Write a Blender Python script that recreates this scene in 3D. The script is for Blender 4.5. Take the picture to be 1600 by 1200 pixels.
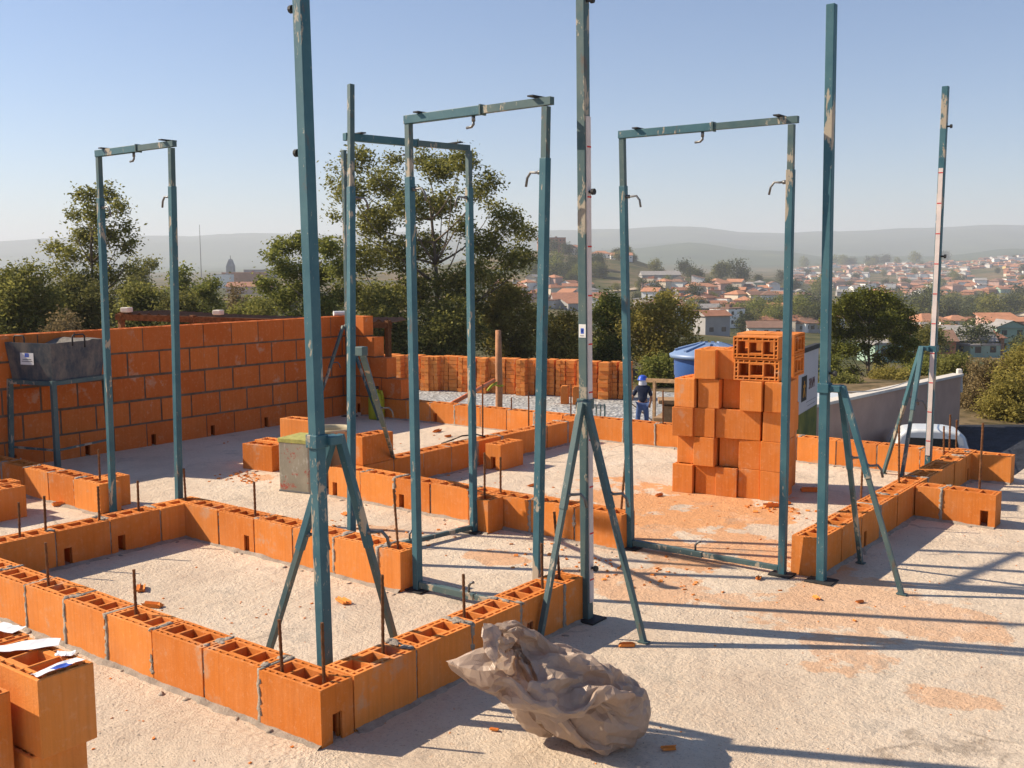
import bpy, bmesh, math, random
import numpy as np
from mathutils import Vector, Matrix, noise
R = math.radians
sc = bpy.context.scene
for o in list(bpy.data.objects): bpy.data.objects.remove(o)
col = sc.collection
random.seed(7); rng = np.random.default_rng(7)

# ------------------------------------------------------------------ camera
CX, CY, CZ = 2.3624, -2.104, 1.5095
YAW, PITCH, ROLL, FPX = -0.6515, -0.1149, -0.0041, 1621.8
Ffw = Vector((math.sin(YAW)*math.cos(PITCH), math.cos(YAW)*math.cos(PITCH), math.sin(PITCH)))
Rr = Vector((math.cos(YAW), -math.sin(YAW), 0)); Uu = Rr.cross(Ffw)
Rc = Rr*math.cos(ROLL)+Uu*math.sin(ROLL); Uc = -Rr*math.sin(ROLL)+Uu*math.cos(ROLL)
cam_d = bpy.data.cameras.new('camera'); cam = bpy.data.objects.new('camera', cam_d); col.objects.link(cam)
M = Matrix((Rc, Uc, -Ffw)).transposed().to_4x4(); M.translation = (CX, CY, CZ); cam.matrix_world = M
cam_d.sensor_width = 36; cam_d.lens = 36*FPX/1600; cam_d.clip_start = .05; cam_d.clip_end = 30000
sc.camera = cam
sc.render.resolution_x = 1024; sc.render.resolution_y = 768
sc.view_settings.view_transform = 'Standard'; sc.view_settings.look = 'None'
sc.view_settings.gamma = 1; sc.view_settings.use_curve_mapping = False
sc.view_settings.exposure = 0.70
# ------------------------------------------------------------------ light
SUN = Vector((-1.25, -.58, 1.0)).normalized()
EL = math.asin(SUN.z); AZ = math.atan2(SUN.x, SUN.y)
w = bpy.data.worlds.new("World"); sc.world = w; w.use_nodes = True
nt = w.node_tree; bg = nt.nodes['Background']
sky = nt.nodes.new('ShaderNodeTexSky'); sky.sky_type = 'NISHITA'; sky.sun_disc = False
sky.sun_elevation = EL; sky.sun_rotation = AZ % (2*math.pi)
sky.altitude = 100; sky.air_density = 1.0; sky.dust_density = .35; sky.ozone_density = 5.0
tint = nt.nodes.new('ShaderNodeMix'); tint.data_type = 'RGBA'; tint.blend_type = 'MULTIPLY'; tint.inputs[0].default_value = 1; tint.inputs[7].default_value = (1.04, .985, .995, 1)   # dry smoky air: less green
nt.links.new(sky.outputs[0], tint.inputs[6]); nt.links.new(tint.outputs[2], bg.inputs[0]); bg.inputs[1].default_value = .082
sd = bpy.data.lights.new('sun', 'SUN'); sd.energy = 5.0; sd.angle = R(.55); sd.color = (1, .86, .67)
so = bpy.data.objects.new('sun', sd); col.objects.link(so); so.rotation_euler = SUN.to_track_quat('Z', 'Y').to_euler()
try:
    sc.cycles.volume_bounces = 1; sc.cycles.max_bounces = 7; sc.cycles.transparent_max_bounces = 8
except Exception: pass

# ------------------------------------------------------------------ helpers
F2 = Vector((math.sin(YAW), math.cos(YAW), 0))
def ray(u, v): return Ffw + Rc*((u-800)/FPX) - Uc*((v-600)/FPX)
def gz(u, v, z=0.0):
    d = ray(u, v); return Vector((CX, CY, CZ)) + d*((z-CZ)/d.z)
def at(u, v, d):
    r = ray(u, v); h = r.x*F2.x+r.y*F2.y
    return Vector((CX, CY, CZ)) + r*(d/h)
def atz(u, d, z):
    p = at(u, 413, d); p.z = z; return p
def tag(o, label=None, cat=None, group=None, kind=None):
    if label: o['label'] = label
    if cat: o['category'] = cat
    if group: o['group'] = group
    if kind: o['kind'] = kind
    return o
def empty(name, loc, label, cat, group=None, rz=0):
    o = bpy.data.objects.new(name, None); col.objects.link(o); o.location = loc; o.rotation_euler = (0, 0, rz)
    o.empty_display_size = .1
    return tag(o, label, cat, group)
def setparent(o, parent):
    if parent is not None:
        o.parent = parent
        def wm(q): return q.matrix_basis.copy() if q.parent is None else wm(q.parent) @ q.matrix_parent_inverse @ q.matrix_basis
        o.matrix_parent_inverse = wm(parent).inverted()
class MB:
    def __init__(s): s.v = []; s.f = []; s.m = []
    def add(s, vs, fs, mi=0):
        n = len(s.v); s.v += [tuple(a) for a in vs]; s.f += [tuple(i+n for i in f) for f in fs]; s.m += [mi]*len(fs)
    def box(s, c, size, rz=0, mat=None, mi=0, taper=1.0):
        hx, hy, hz = [a/2 for a in size]; pts = []
        for z, t in ((-hz, 1), (hz, taper)):
            for x, y in ((-hx, -hy), (hx, -hy), (hx, hy), (-hx, hy)): pts.append(Vector((x*t, y*t, z)))
        T = Matrix.Translation(c) @ (mat if mat else Matrix.Rotation(rz, 4, 'Z'))
        s.add([T @ p for p in pts], [(3,2,1,0),(4,5,6,7),(0,1,5,4),(1,2,6,5),(2,3,7,6),(3,0,4,7)], mi)
    def bar(s, p, q, w, h=None, up=Vector((0,0,1)), mi=0):
        h = h or w; p = Vector(p); q = Vector(q); d = (q-p).normalized()
        if abs(d.dot(up)) > .98: up = Vector((0,1,0))
        x = d.cross(up).normalized(); y = x.cross(d)
        pts = []
        for b in (p, q):
            for i, j in ((-1,-1),(1,-1),(1,1),(-1,1)): pts.append(b + x*(i*w/2) + y*(j*h/2))
        s.add(pts, [(0,1,2,3),(7,6,5,4),(0,4,5,1),(1,5,6,2),(2,6,7,3),(3,7,4,0)], mi)
    def tube(s, p, q, r0, r1=None, n=8, cap=True, mi=0):
        s.path([p, q], [r0, r0 if r1 is None else r1], n, cap, mi)
    def path(s, pts, rs, n=8, cap=True, mi=0):
        pts = [Vector(a) for a in pts]; vs = []; fs = []
        if not hasattr(rs, '__len__'): rs = [rs]*len(pts)
        ref = None
        for i, p in enumerate(pts):
            d = (pts[min(i+1, len(pts)-1)]-pts[max(i-1, 0)]).normalized()
            if ref is None: ref = d.orthogonal().normalized()
            x = (ref - d*ref.dot(d)).normalized(); y = d.cross(x); ref = x
            for k in range(n):
                a = 2*math.pi*k/n; vs.append(p + (x*math.cos(a)+y*math.sin(a))*rs[i])
        for i in range(len(pts)-1):
            for k in range(n):
                a = i*n+k; b = i*n+(k+1) % n; fs.append((a, b, b+n, a+n))
        if cap:
            fs.append(tuple(range(n))[::-1]); fs.append(tuple((len(pts)-1)*n+k for k in range(n)))
        s.add(vs, fs, mi)
    def lathe(s, c, prof, n=24, mi=0):
        vs = []; fs = []
        for r, z in prof:
            for k in range(n): a = 2*math.pi*k/n; vs.append((c[0]+r*math.cos(a), c[1]+r*math.sin(a), c[2]+z))
        for i in range(len(prof)-1):
            for k in range(n): a = i*n+k; b = i*n+(k+1) % n; fs.append((a, b, b+n, a+n))
        s.add(vs, fs, mi)
    def build(s, name, mats, parent=None, smooth=False, bevel=0):
        me = bpy.data.meshes.new(name); me.from_pydata(s.v, [], s.f)
        if not isinstance(mats, (list, tuple)): mats = [mats]
        for m in mats: me.materials.append(m)
        if len(mats) > 1: me.polygons.foreach_set('material_index', s.m)
        if smooth: me.polygons.foreach_set('use_smooth', [True]*len(me.polygons))
        me.update()
        o = bpy.data.objects.new(name, me); col.objects.link(o)
        if bevel:
            b = o.modifiers.new('bevel', 'BEVEL'); b.width = bevel; b.segments = 2; b.limit_method = 'ANGLE'
        setparent(o, parent); return o
def np_mesh(name, V, nq, mat, parent=None):
    """V: (nq*4,3) quads"""
    me = bpy.data.meshes.new(name); me.vertices.add(nq*4); me.vertices.foreach_set('co', V.astype(np.float32).ravel())
    me.loops.add(nq*4); me.loops.foreach_set('vertex_index', np.arange(nq*4, dtype=np.int32))
    me.polygons.add(nq); me.polygons.foreach_set('loop_start', np.arange(0, nq*4, 4, dtype=np.int32))
    me.materials.append(mat); me.update(calc_edges=True); me.validate()
    o = bpy.data.objects.new(name, me); col.objects.link(o); setparent(o, parent); return o

# ------------------------------------------------------------------ materials
def newmat(name, base=(.5,.5,.5), rough=.85, metal=0, spec=.3):
    m = bpy.data.materials.new(name); m.use_nodes = True; b = m.node_tree.nodes['Principled BSDF']
    b.inputs['Base Color'].default_value = (*base, 1); b.inputs['Roughness'].default_value = rough
    b.inputs['Metallic'].default_value = metal; b.inputs['Specular IOR Level'].default_value = spec
    return m, m.node_tree, b
def N(t, typ, **k):
    n = t.nodes.new(typ)
    for a, v in k.items():
        if a in n.inputs.keys() if hasattr(n.inputs, 'keys') else False: n.inputs[a].default_value = v
        else: setattr(n, a, v)
    return n
def noi(t, scale, detail=4, rough=.6, vec=None, dist=0):
    n = t.nodes.new('ShaderNodeTexNoise'); n.inputs['Scale'].default_value = scale; n.inputs['Detail'].default_value = detail
    n.inputs['Roughness'].default_value = rough; n.inputs['Distortion'].default_value = dist
    if vec is not None: t.links.new(vec, n.inputs['Vector'])
    return n.outputs['Fac']
def ramp(t, fac, *stops):
    n = t.nodes.new('ShaderNodeValToRGB'); cr = n.color_ramp
    while len(cr.elements) < len(stops): cr.elements.new(.5)
    for e, (p, c) in zip(cr.elements, stops):
        e.position = p; e.color = (*c, 1) if hasattr(c, '__len__') else (c, c, c, 1)
    t.links.new(fac, n.inputs['Fac']); return n.outputs['Color']
def mix(t, fac, a, b, mode='MIX'):
    n = t.nodes.new('ShaderNodeMix'); n.data_type = 'RGBA'; n.blend_type = mode
    for k, val in ((0, fac), (6, a), (7, b)):
        s = n.inputs[k]
        if hasattr(val, 'links') or hasattr(val, 'is_linked'): t.links.new(val, s)
        elif k == 0: s.default_value = val
        else: s.default_value = (*val, 1)
    return n.outputs[2]
def math_(t, op, a, b=None):
    n = t.nodes.new('ShaderNodeMath'); n.operation = op
    for k, val in ((0, a), (1, b)):
        if val is None: continue
        if hasattr(val, 'is_linked'): t.links.new(val, n.inputs[k])
        else: n.inputs[k].default_value = val
    return n.outputs[0]
def bump(t, b, h, strength=.4, dist=.01):
    n = t.nodes.new('ShaderNodeBump'); n.inputs['Strength'].default_value = strength; n.inputs['Distance'].default_value = dist
    t.links.new(h, n.inputs['Height']); t.links.new(n.outputs[0], b.inputs['Normal'])
def coords(t, kind='Object'):
    n = t.nodes.new('ShaderNodeTexCoord'); return n.outputs[kind]
def mapping(t, vec, scale=(1,1,1)):
    n = t.nodes.new('ShaderNodeMapping'); n.inputs['Scale'].default_value = scale; t.links.new(vec, n.inputs['Vector']); return n.outputs[0]
def position(t):
    return t.nodes.new('ShaderNodeNewGeometry').outputs['Position']
def simple(name, base, rough=.8, var=.25, scale=6, metal=0, bmp=0, spec=.3):
    m, t, b = newmat(name, base, rough, metal, spec)
    p = coords(t); f = noi(t, scale, 5, .65, p)
    lo = tuple(c*(1-var) for c in base); hi = tuple(min(1, c*(1+var)) for c in base)
    t.links.new(ramp(t, f, (.3, lo), (.7, hi)), b.inputs['Base Color'])
    if bmp: bump(t, b, noi(t, scale*8, 4, .7, p), bmp, .01)
    return m
MAT = {}
def ceramic(name, c1, c2, dusty=.35):
    m, t, b = newmat(name, c1, .88, spec=.15)
    p = position(t)
    geo = t.nodes.new('ShaderNodeNewGeometry'); oi = t.nodes.new('ShaderNodeObjectInfo')
    isl = math_(t, 'FRACT', math_(t, 'ADD', geo.outputs['Random Per Island'], oi.outputs['Random']))
    base = ramp(t, isl, (0, c1), (1, c2))
    f = noi(t, 9, 6, .65, p)
    base = mix(t, ramp(t, f, (.42, 0.), (.75, dusty)), base, (.72, .36, .17))
    st = noi(t, 1, 4, .6, mapping(t, p, (75, 75, 2)))     # extrusion streaks
    base = mix(t, math_(t, 'MULTIPLY', ramp(t, st, (.42, 0.), (.68, 1.)), .19), base, (.30, .085, .025))
    f2 = noi(t, 45, 4, .7, p)
    base = mix(t, math_(t, 'MULTIPLY', ramp(t, f2, (.55, 0.), (.72, 1.)), .22), base, (.82, .50, .28))
    f4 = noi(t, 4.5, 5, .7, p)
    base = mix(t, math_(t, 'MULTIPLY', ramp(t, f4, (.60, 0.), (.68, 1.)), .45), base, (.50, .38, .27))
    f3 = noi(t, 2.1, 3, .6, p)
    base = mix(t, ramp(t, f3, (.5, 0.), (.75, .35)), base, (.42, .12, .035))
    t.links.new(base, b.inputs['Base Color'])
    h = math_(t, 'ADD', noi(t, 160, 4, .7, p), math_(t, 'MULTIPLY', st, .7))
    bump(t, b, h, .35, .0035)
    return m
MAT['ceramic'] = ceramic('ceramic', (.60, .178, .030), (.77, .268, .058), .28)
MAT['ceramic_shaded'] = ceramic('ceramic_shaded', (.52, .125, .026), (.62, .17, .038), .12)  # same clay darkened: the rear wall's shade is put into the colour
def mortar():
    m, t, b = newmat('mortar', rough=.95, spec=.1); p = position(t)
    c = ramp(t, noi(t, 14, 6, .7, p), (.3, (.24, .20, .165)), (.7, (.48, .41, .335)))
    t.links.new(c, b.inputs['Base Color']); bump(t, b, noi(t, 120, 5, .7, p), .8, .01); return m
MAT['mortar'] = mortar()
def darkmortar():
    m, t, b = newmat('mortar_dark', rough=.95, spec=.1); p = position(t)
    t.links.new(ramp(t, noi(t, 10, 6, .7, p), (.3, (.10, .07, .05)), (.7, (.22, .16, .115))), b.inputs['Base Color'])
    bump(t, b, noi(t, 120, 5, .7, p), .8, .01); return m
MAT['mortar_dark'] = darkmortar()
def slabmat():
    m, t, b = newmat('slab', rough=.93, spec=.15); p = position(t)
    c = ramp(t, noi(t, 1.3, 8, .68, p), (.3, (.58, .455, .345)), (.5, (.71, .58, .445)), (.7, (.79, .665, .53)))
    # red ceramic dust trodden round the pile of blocks
    sx = t.nodes.new('ShaderNodeSeparateXYZ'); t.links.new(p, sx.inputs[0])
    def dust(cx, cy, rx, ry):
        dx = math_(t, 'DIVIDE', math_(t, 'SUBTRACT', sx.outputs[0], cx), rx); dy = math_(t, 'DIVIDE', math_(t, 'SUBTRACT', sx.outputs[1], cy), ry)
        return math_(t, 'ADD', math_(t, 'MULTIPLY', dx, dx), math_(t, 'MULTIPLY', dy, dy))
    nn = math_(t, 'MULTIPLY', noi(t, 2.3, 6, .65, p), 1.6)
    tot = None
    for a, k in (((-.7, 3.65, 1.6, 1.25), .85), ((-.1, 2.9, 1.3, .9), .7), ((.9, 2.3, 1.2, 1.2), .45), ((-.05, 2.05, .9, .5), .5), ((-.9, 2.0, .35, .3), .6), ((1.5,1.6,.35,.3), .45), ((-1.75, 2.05, .5, .3), .5), ((-3.6, 2.6, .45, .3), .6), ((-3.1, 1.75, .4, .15), .6)):
        e = math_(t, 'ADD', dust(*a), nn)
        r_ = math_(t, 'MULTIPLY', ramp(t, e, (.95, 1.), (1.9, 0.)), k)
        e2 = r_
        tot = e2 if tot is None else math_(t, 'MAXIMUM', tot, e2)
    c = mix(t, tot, c, (.72, .33, .125))
    fl = ramp(t, noi(t, 38, 5, .75, p), (.57, 0.), (.66, 1.))
    c = mix(t, math_(t, 'MULTIPLY', fl, .35), c, (.56, .30, .15))
    gr = ramp(t, noi(t, 2.7, 7, .75, p), (.56, 0.), (.66, 1.))
    c = mix(t, math_(t, 'MULTIPLY', gr, .45), c, (.35, .315, .265))
    pit = ramp(t, noi(t, 85, 5, .75, p), (.36, 1.), (.44, 0.))
    c = mix(t, math_(t, 'MULTIPLY', pit, .55), c, (.24, .17, .13))
    pit2 = ramp(t, noi(t, 48, 6, .8, p), (.34, 1.), (.41, 0.))
    c = mix(t, math_(t, 'MULTIPLY', pit2, .42), c, (.27, .20, .155))
    vc = t.nodes.new('ShaderNodeTexVoronoi'); vc.feature = 'DISTANCE_TO_EDGE'; vc.inputs['Scale'].default_value = .42
    wj = t.nodes.new('ShaderNodeVectorMath'); wj.operation = 'ADD'; nj = t.nodes.new('ShaderNodeTexNoise'); nj.inputs['Scale'].default_value = 2.5; nj.inputs['Detail'].default_value = 6; t.links.new(p, nj.inputs['Vector']); sj = t.nodes.new('ShaderNodeVectorMath'); sj.operation = 'SCALE'; sj.inputs['Scale'].default_value = .5; t.links.new(nj.outputs['Color'], sj.inputs[0]); t.links.new(p, wj.inputs[0]); t.links.new(sj.outputs[0], wj.inputs[1]); t.links.new(wj.outputs[0], vc.inputs['Vector'])
    crk = math_(t, 'MULTIPLY', ramp(t, vc.outputs['Distance'], (0., 1.), (.006, 0.)), ramp(t, noi(t, 1.4, 3, .6, p), (.50, 0.), (.60, .6)))
    c = mix(t, crk, c, (.22, .17, .13))
    sp = ramp(t, noi(t, 17, 6, .8, p), (.60, 0.), (.67, 1.))
    c = mix(t, math_(t, 'MULTIPLY', math_(t, 'MULTIPLY', sp, .7), ramp(t, noi(t, 1.1, 3, .6, p), (.45, 0.), (.6, 1.))), c, (.30, .25, .20))
    wh = ramp(t, noi(t, 1.9, 5, .7, mapping(t, p, (1.3, 1, 1))), (.6, 0.), (.7, 1.))
    c = mix(t, math_(t, 'MULTIPLY', wh, .30), c, (.74, .66, .57))
    t.links.new(c, b.inputs['Base Color'])
    h = math_(t, 'ADD', noi(t, 70, 6, .75, p), math_(t, 'MULTIPLY', noi(t, 9, 5, .7, p), 2.2))
    bump(t, b, h, .95, .013); return m
MAT['slab'] = slabmat()
def gravelmat():
    m, t, b = newmat('gravel', rough=.95, spec=.1); p = position(t)
    v = t.nodes.new('ShaderNodeTexVoronoi'); v.inputs['Scale'].default_value = 9; t.links.new(p, v.inputs['Vector'])
    g = t.nodes.new('ShaderNodeRGBToBW'); t.links.new(v.outputs['Color'], g.inputs[0])
    c = ramp(t, g.outputs[0], (.2, (.20, .20, .20)), (.8, (.50, .50, .49)))
    c = mix(t, math_(t, 'MULTIPLY', ramp(t, noi(t, .35, 4, .6, p), (.45, 0.), (.7, 1.)), .35), c, (.36, .33, .27))
    t.links.new(c, b.inputs['Base Color']); bump(t, b, v.outputs['Distance'], 1, .05); return m
MAT['gravel'] = gravelmat()
def paint(name, c1, c2, chip=.62):
    m, t, b = newmat(name, rough=.5, spec=.4); p = position(t); oi = t.nodes.new('ShaderNodeObjectInfo')
    off = t.nodes.new('ShaderNodeVectorMath'); off.operation = 'ADD'; t.links.new(p, off.inputs[0])
    cmb = t.nodes.new('ShaderNodeCombineXYZ'); t.links.new(math_(t, 'MULTIPLY', oi.outputs['Random'], 20), cmb.inputs[2]); t.links.new(cmb.outputs[0], off.inputs[1])
    q = off.outputs[0]
    c = ramp(t, noi(t, 5, 5, .7, q), (.3, c1), (.7, c2))
    f = noi(t, 1, 5, .72, mapping(t, q, (9, 9, 3.2)), .3)
    c = mix(t, ramp(t, f, (chip, 0.), (chip+.03, 1.)), c, (.36, .31, .235))
    f2 = noi(t, 1, 4, .8, mapping(t, q, (60, 60, 26)))
    c = mix(t, math_(t, 'MULTIPLY', ramp(t, f2, (.64, 0.), (.69, 1.)), .7), c, (.42, .38, .31))
    f3 = noi(t, 1, 5, .7, mapping(t, q, (14, 14, 5)))
    c = mix(t, math_(t, 'MULTIPLY', ramp(t, f3, (.62, 0.), (.7, 1.)), .6), c, (.13, .07, .04))
    t.links.new(c, b.inputs['Base Color']); b.inputs['Roughness'].default_value = .55
    bump(t, b, f2, .3, .002); return m
MAT['blue'] = paint('blue_paint', (.018, .088, .122), (.055, .145, .172), .59)
MAT['blue_worn'] = paint('blue_paint_worn', (.035, .09, .105), (.10, .14, .13), .56)
MAT['rust'] = simple('rusty_steel', (.17, .075, .032), .9, .45, 40, .2, .4)
MAT['steel'] = simple('grey_steel', (.16, .16, .16), .45, .3, 30, .6)
MAT['dark'] = simple('dark_steel', (.035, .035, .035), .7, .4, 20)
MAT['white_strip'] = simple('white_strip', (.62, .55, .52), .6, .12, 9)
MAT['red'] = simple('red_mark', (.55, .02, .02), .6, .1, 9)
MAT['wood'] = simple('wood', (.34, .21, .11), .85, .35, 12, 0, .4)
MAT['wood_red'] = simple('wood_red', (.42, .20, .10), .85, .25, 12, 0, .3)
MAT['plastic_blue'] = simple('blue_plastic', (.035, .10, .30), .4, .12, 3, 0, 0, .5)
MAT['tank_lid'] = simple('tank_lid', (.16, .24, .40), .45, .15, 3, 0, 0, .5)
MAT['white'] = simple('white', (.72, .72, .70), .6, .06, 4)
MAT['paper'] = simple('paper', (.80, .79, .80), .8, .05, 12)
MAT['paper_blue'] = simple('paper_blue', (.04, .10, .48), .7, .1, 12)
MAT['white_paint'] = simple('car_paint', (.62, .64, .64), .25, .04, 4, 0, 0, .6)
MAT['glass'] = simple('glass', (.02, .025, .03), .08, .1, 4, 0, 0, .8)
MAT['black'] = simple('black', (.012, .012, .013), .6, .2, 8)
MAT['orange_pipe'] = simple('orange_pipe', (.62, .14, .03), .5, .15, 8)
MAT['yellow'] = simple('yellow', (.36, .38, .03), .5, .15, 8)
MAT['concrete_wall'] = simple('concrete_wall', (.50, .32, .235), .9, .12, 1.2, 0, .2)
MAT['cap'] = simple('cap', (.62, .57, .50), .85, .12, 3)
MAT['mortar_wet'] = simple('mortar_wet', (.20, .18, .155), .8, .3, 30, 0, .8)

# ------------------------------------------------------------------ terrain
UC = [-700, 0, 300, 600, 850, 950, 1080, 1200, 1300, 1450, 1600, 2300]
TB = {
 50:  [572]*6+[590,590,590,590,590,590],
 62:  [570]*6+[618,622,622,622,622,622],
 100: [560,560,560,555,555,558,580,588,590,592,592,592],
 200: [520,520,520,518,518,522,540,548,552,556,560,560],
 300: [500,500,498,493,500,505,515,522,528,532,538,538],
 400: [485,485,480,478,485,490,492,498,510,518,520,515],
 500: [472,472,468,465,470,475,472,476,496,503,503,498],
 650: [460,460,455,450,440,442,450,457,482,488,488,480],
 800: [450,450,445,430,404,408,434,447,470,476,474,465],
 950: [446,446,440,425,390,401,429,439,460,466,462,448],
 1200:[440,440,436,430,412,416,432,438,447,450,443,426],
 1500:[434,434,432,430,420,421,430,433,436,434,426,408],
 1900:[430,430,428,428,424,424,428,428,424,421,411,394],
 2300:[427,427,425,425,424,424,426,425,417,414,404,390],
 3000:[424,424,422,420,420,418,412,416,413,413,406,400],
 3700:[420,420,418,414,402,390,379,389,402,406,394,385],
 4400:[416,416,414,410,405,400,396,402,406,404,400,395],
 6300:[388,374,366,364,362,360,356,366,363,358,357,362],
 8200:[392,380,372,370,368,366,362,372,369,364,363,368]}
DD = sorted(TB)
def terr_z(u, d):
    if d <= 42: return -3.45
    if d < 50: k = (d-42)/8; return -3.45*(1-k) + k*terr_z(u, 50)
    d = min(d, 8199); u = max(-700, min(2299, u))
    i = max(k for k in range(len(DD)-1) if DD[k] <= d); j = max(k for k in range(len(UC)-1) if UC[k] <= u)
    a = (d-DD[i])/(DD[i+1]-DD[i]); b = (u-UC[j])/(UC[j+1]-UC[j]); b = b*b*(3-2*b)
    def zz(ii): 
        vv = TB[DD[ii]]; v = vv[j]*(1-b)+vv[j+1]*b; return CZ-(v-413)/FPX*DD[ii]
    return zz(i)*(1-a)+zz(i+1)*a
def terrain():
    m, t, b = newmat('terrain', rough=1, spec=.05); p = position(t)
    c = ramp(t, noi(t, .02, 8, .7, p), (.36, (.03, .045, .018)), (.48, (.085, .085, .035)), (.58, (.17, .13, .075)), (.70, (.25, .14, .085)))
    ln = t.nodes.new('ShaderNodeVectorMath'); ln.operation = 'LENGTH'; t.links.new(p, ln.inputs[0])
    far = math_(t, 'MULTIPLY', ramp(t, math_(t, 'DIVIDE', ln.outputs['Value'], 10000), (.24, 0.), (.30, 1.)), 1)
    fc = ramp(t, noi(t, .004, 9, .7, p), (.35, (.02, .045, .018)), (.6, (.055, .085, .03)), (.72, (.13, .15, .06)))
    nearf = ramp(t, math_(t, 'DIVIDE', ln.outputs['Value'], 1000), (.06, 1.), (.13, 0.))
    c = mix(t, nearf, c, ramp(t, noi(t, .6, 6, .7, p), (.38, (.07, .06, .03)), (.6, (.20, .145, .085))))
    c = mix(t, far, c, fc)
    t.links.new(c, b.inputs['Base Color']); bump(t, b, noi(t, .05, 6, .7, p), .6, 3)
    us = list(range(-2200, -700, 300))+list(range(-700, 2301, 25))+list(range(2600, 4000, 300))
    ds = [-30, 5, 12, 20, 30, 38, 42, 46, 50, 56, 62, 80]
    x = 100
    while x < 8200: ds.append(x); x *= 1.045
    vs = []; fs = []
    for d in ds:
        for u in us:
            dd = max(d, 42)
            # lateral position uses true perspective beyond 42 m and a fixed width before it
            q = Vector((CX, CY, 0)) + F2*d + Vector((Rr.x, Rr.y, 0))*((u-800)/FPX*dd)
            z = terr_z(u, d)
            if d > 60: z += noise.noise(q*.02)*min(2.2, d*.004)+ (noise.noise(q*.0016)*22+noise.noise(q*.006)*9 if d > 2800 else 0)*min(1, max(0, (d-2800)/1500))
            vs.append((q.x, q.y, z))
    n = len(us)
    for i in range(len(ds)-1):
        for j in range(n-1): a = i*n+j; fs.append((a, a+1, a+n+1, a+n))
    mb = MB(); mb.add(vs, fs); o = mb.build('terrain', m, None, True); o['kind'] = 'structure'
terrain()
def hz(u, d):
    """a point standing on the terrain"""
    z = terr_z(u, d); q = Vector((CX, CY, 0)) + F2*d + Vector((Rr.x, Rr.y, 0))*((u-800)/FPX*d)
    if d > 60: z += noise.noise(Vector((q.x, q.y, 0))*.02)*min(2.2, d*.004)
    q.z = z; return q

# yard, road, slab
def sheet(name, pts, z, mat, thick=0, sub=1, kind='structure'):
    mb = MB(); n = len(pts)
    if thick:
        mb.add([(p[0], p[1], z) for p in pts]+[(p[0], p[1], z-thick) for p in pts],
               [tuple(range(n)), tuple(range(2*n-1, n-1, -1))]+[(i, i+n, (i+1) % n+n, (i+1) % n) for i in range(n)])
    else: mb.add([(p[0], p[1], z) for p in pts], [tuple(range(n))])
    o = mb.build(name, mat); o['kind'] = kind; return o
def rd(u, d, z): p = atz(u, d, z); return (p.x, p.y)
slab_pts = [(-5.6, -6), (9, -6), (9, 9.5), (.80, 9.5), (.80, 5.85), (-5.6, 5.55)]
sheet('slab_floor', slab_pts, 0, MAT['slab'], 3.4)
yard = [rd(250, 16, 0), rd(1130, 16, 0), rd(1180, 38, 0), rd(1000, 40.5, 0), rd(420, 45.5, 0), rd(150, 30, 0)]
sheet('gravel_yard', yard, -3.43, MAT['gravel'])
asph, t_, b_ = newmat('asphalt', rough=.8, spec=.3); p_ = position(t_)
t_.links.new(ramp(t_, noi(t_, 3.5, 7, .75, mapping(t_, p_, (1, .35, 1))), (.35, (.012, .014, .02)), (.62, (.035, .04, .055)), (.72, (.10, .105, .12))), b_.inputs['Base Color'])
bump(t_, b_, noi(t_, 6, 6, .7, p_), 1, .06)
sheet('road', [rd(1240, 14, 0), rd(2300, 14, 0), rd(2300, 31.3, 0), rd(1400, 31.3, 0), rd(1200, 30, 0)], -3.41, asph)

# ------------------------------------------------------------------ hollow blocks
XS = [0, .010, .022, .032, .059, .067, .096, .106, .141, .149, .184, .194, .223, .231, .258, .268, .280, .29]
YS = [0, .010, .020, .030, .038, .054, .062, .078, .086, .102, .110, .120, .130, .14]
def solid_full(x, y):
    def inb(a, lo, hi): return lo < a < hi
    if inb(y, .010, .020) or inb(y, .120, .130):
        for lo, hi in ((.010, .022), (.032, .059), (.067, .096), (.106, .141), (.149, .184), (.194, .223), (.231, .258), (.268, .280)):
            if inb(x, lo, hi): return False
        return True
    if inb(x, .010, .022) or inb(x, .268, .280):
        for lo, hi in ((.030, .054), (.062, .078), (.086, .110)):
            if inb(y, lo, hi): return False
        return True
    if (inb(x, .032, .096) or inb(x, .194, .258)) and inb(y, .030, .110): return False
    if inb(x, .106, .184) and inb(y, .038, .102): return False
    return True
XH = [0, .010, .022, .032, .066, .074, .108, .118, .130, .14]
def solid_half(x, y):
    def inb(a, lo, hi): return lo < a < hi
    if inb(y, .010, .020) or inb(y, .120, .130):
        return not (inb(x, .010, .022) or inb(x, .032, .066) or inb(x, .074, .108) or inb(x, .118, .130))
    if inb(x, .010, .022) or inb(x, .118, .130):
        return not (inb(y, .030, .054) or inb(y, .062, .078) or inb(y, .086, .110))
    if inb(x, .032, .108) and inb(y, .030, .110): return False
    return True
_cache = {}
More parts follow.
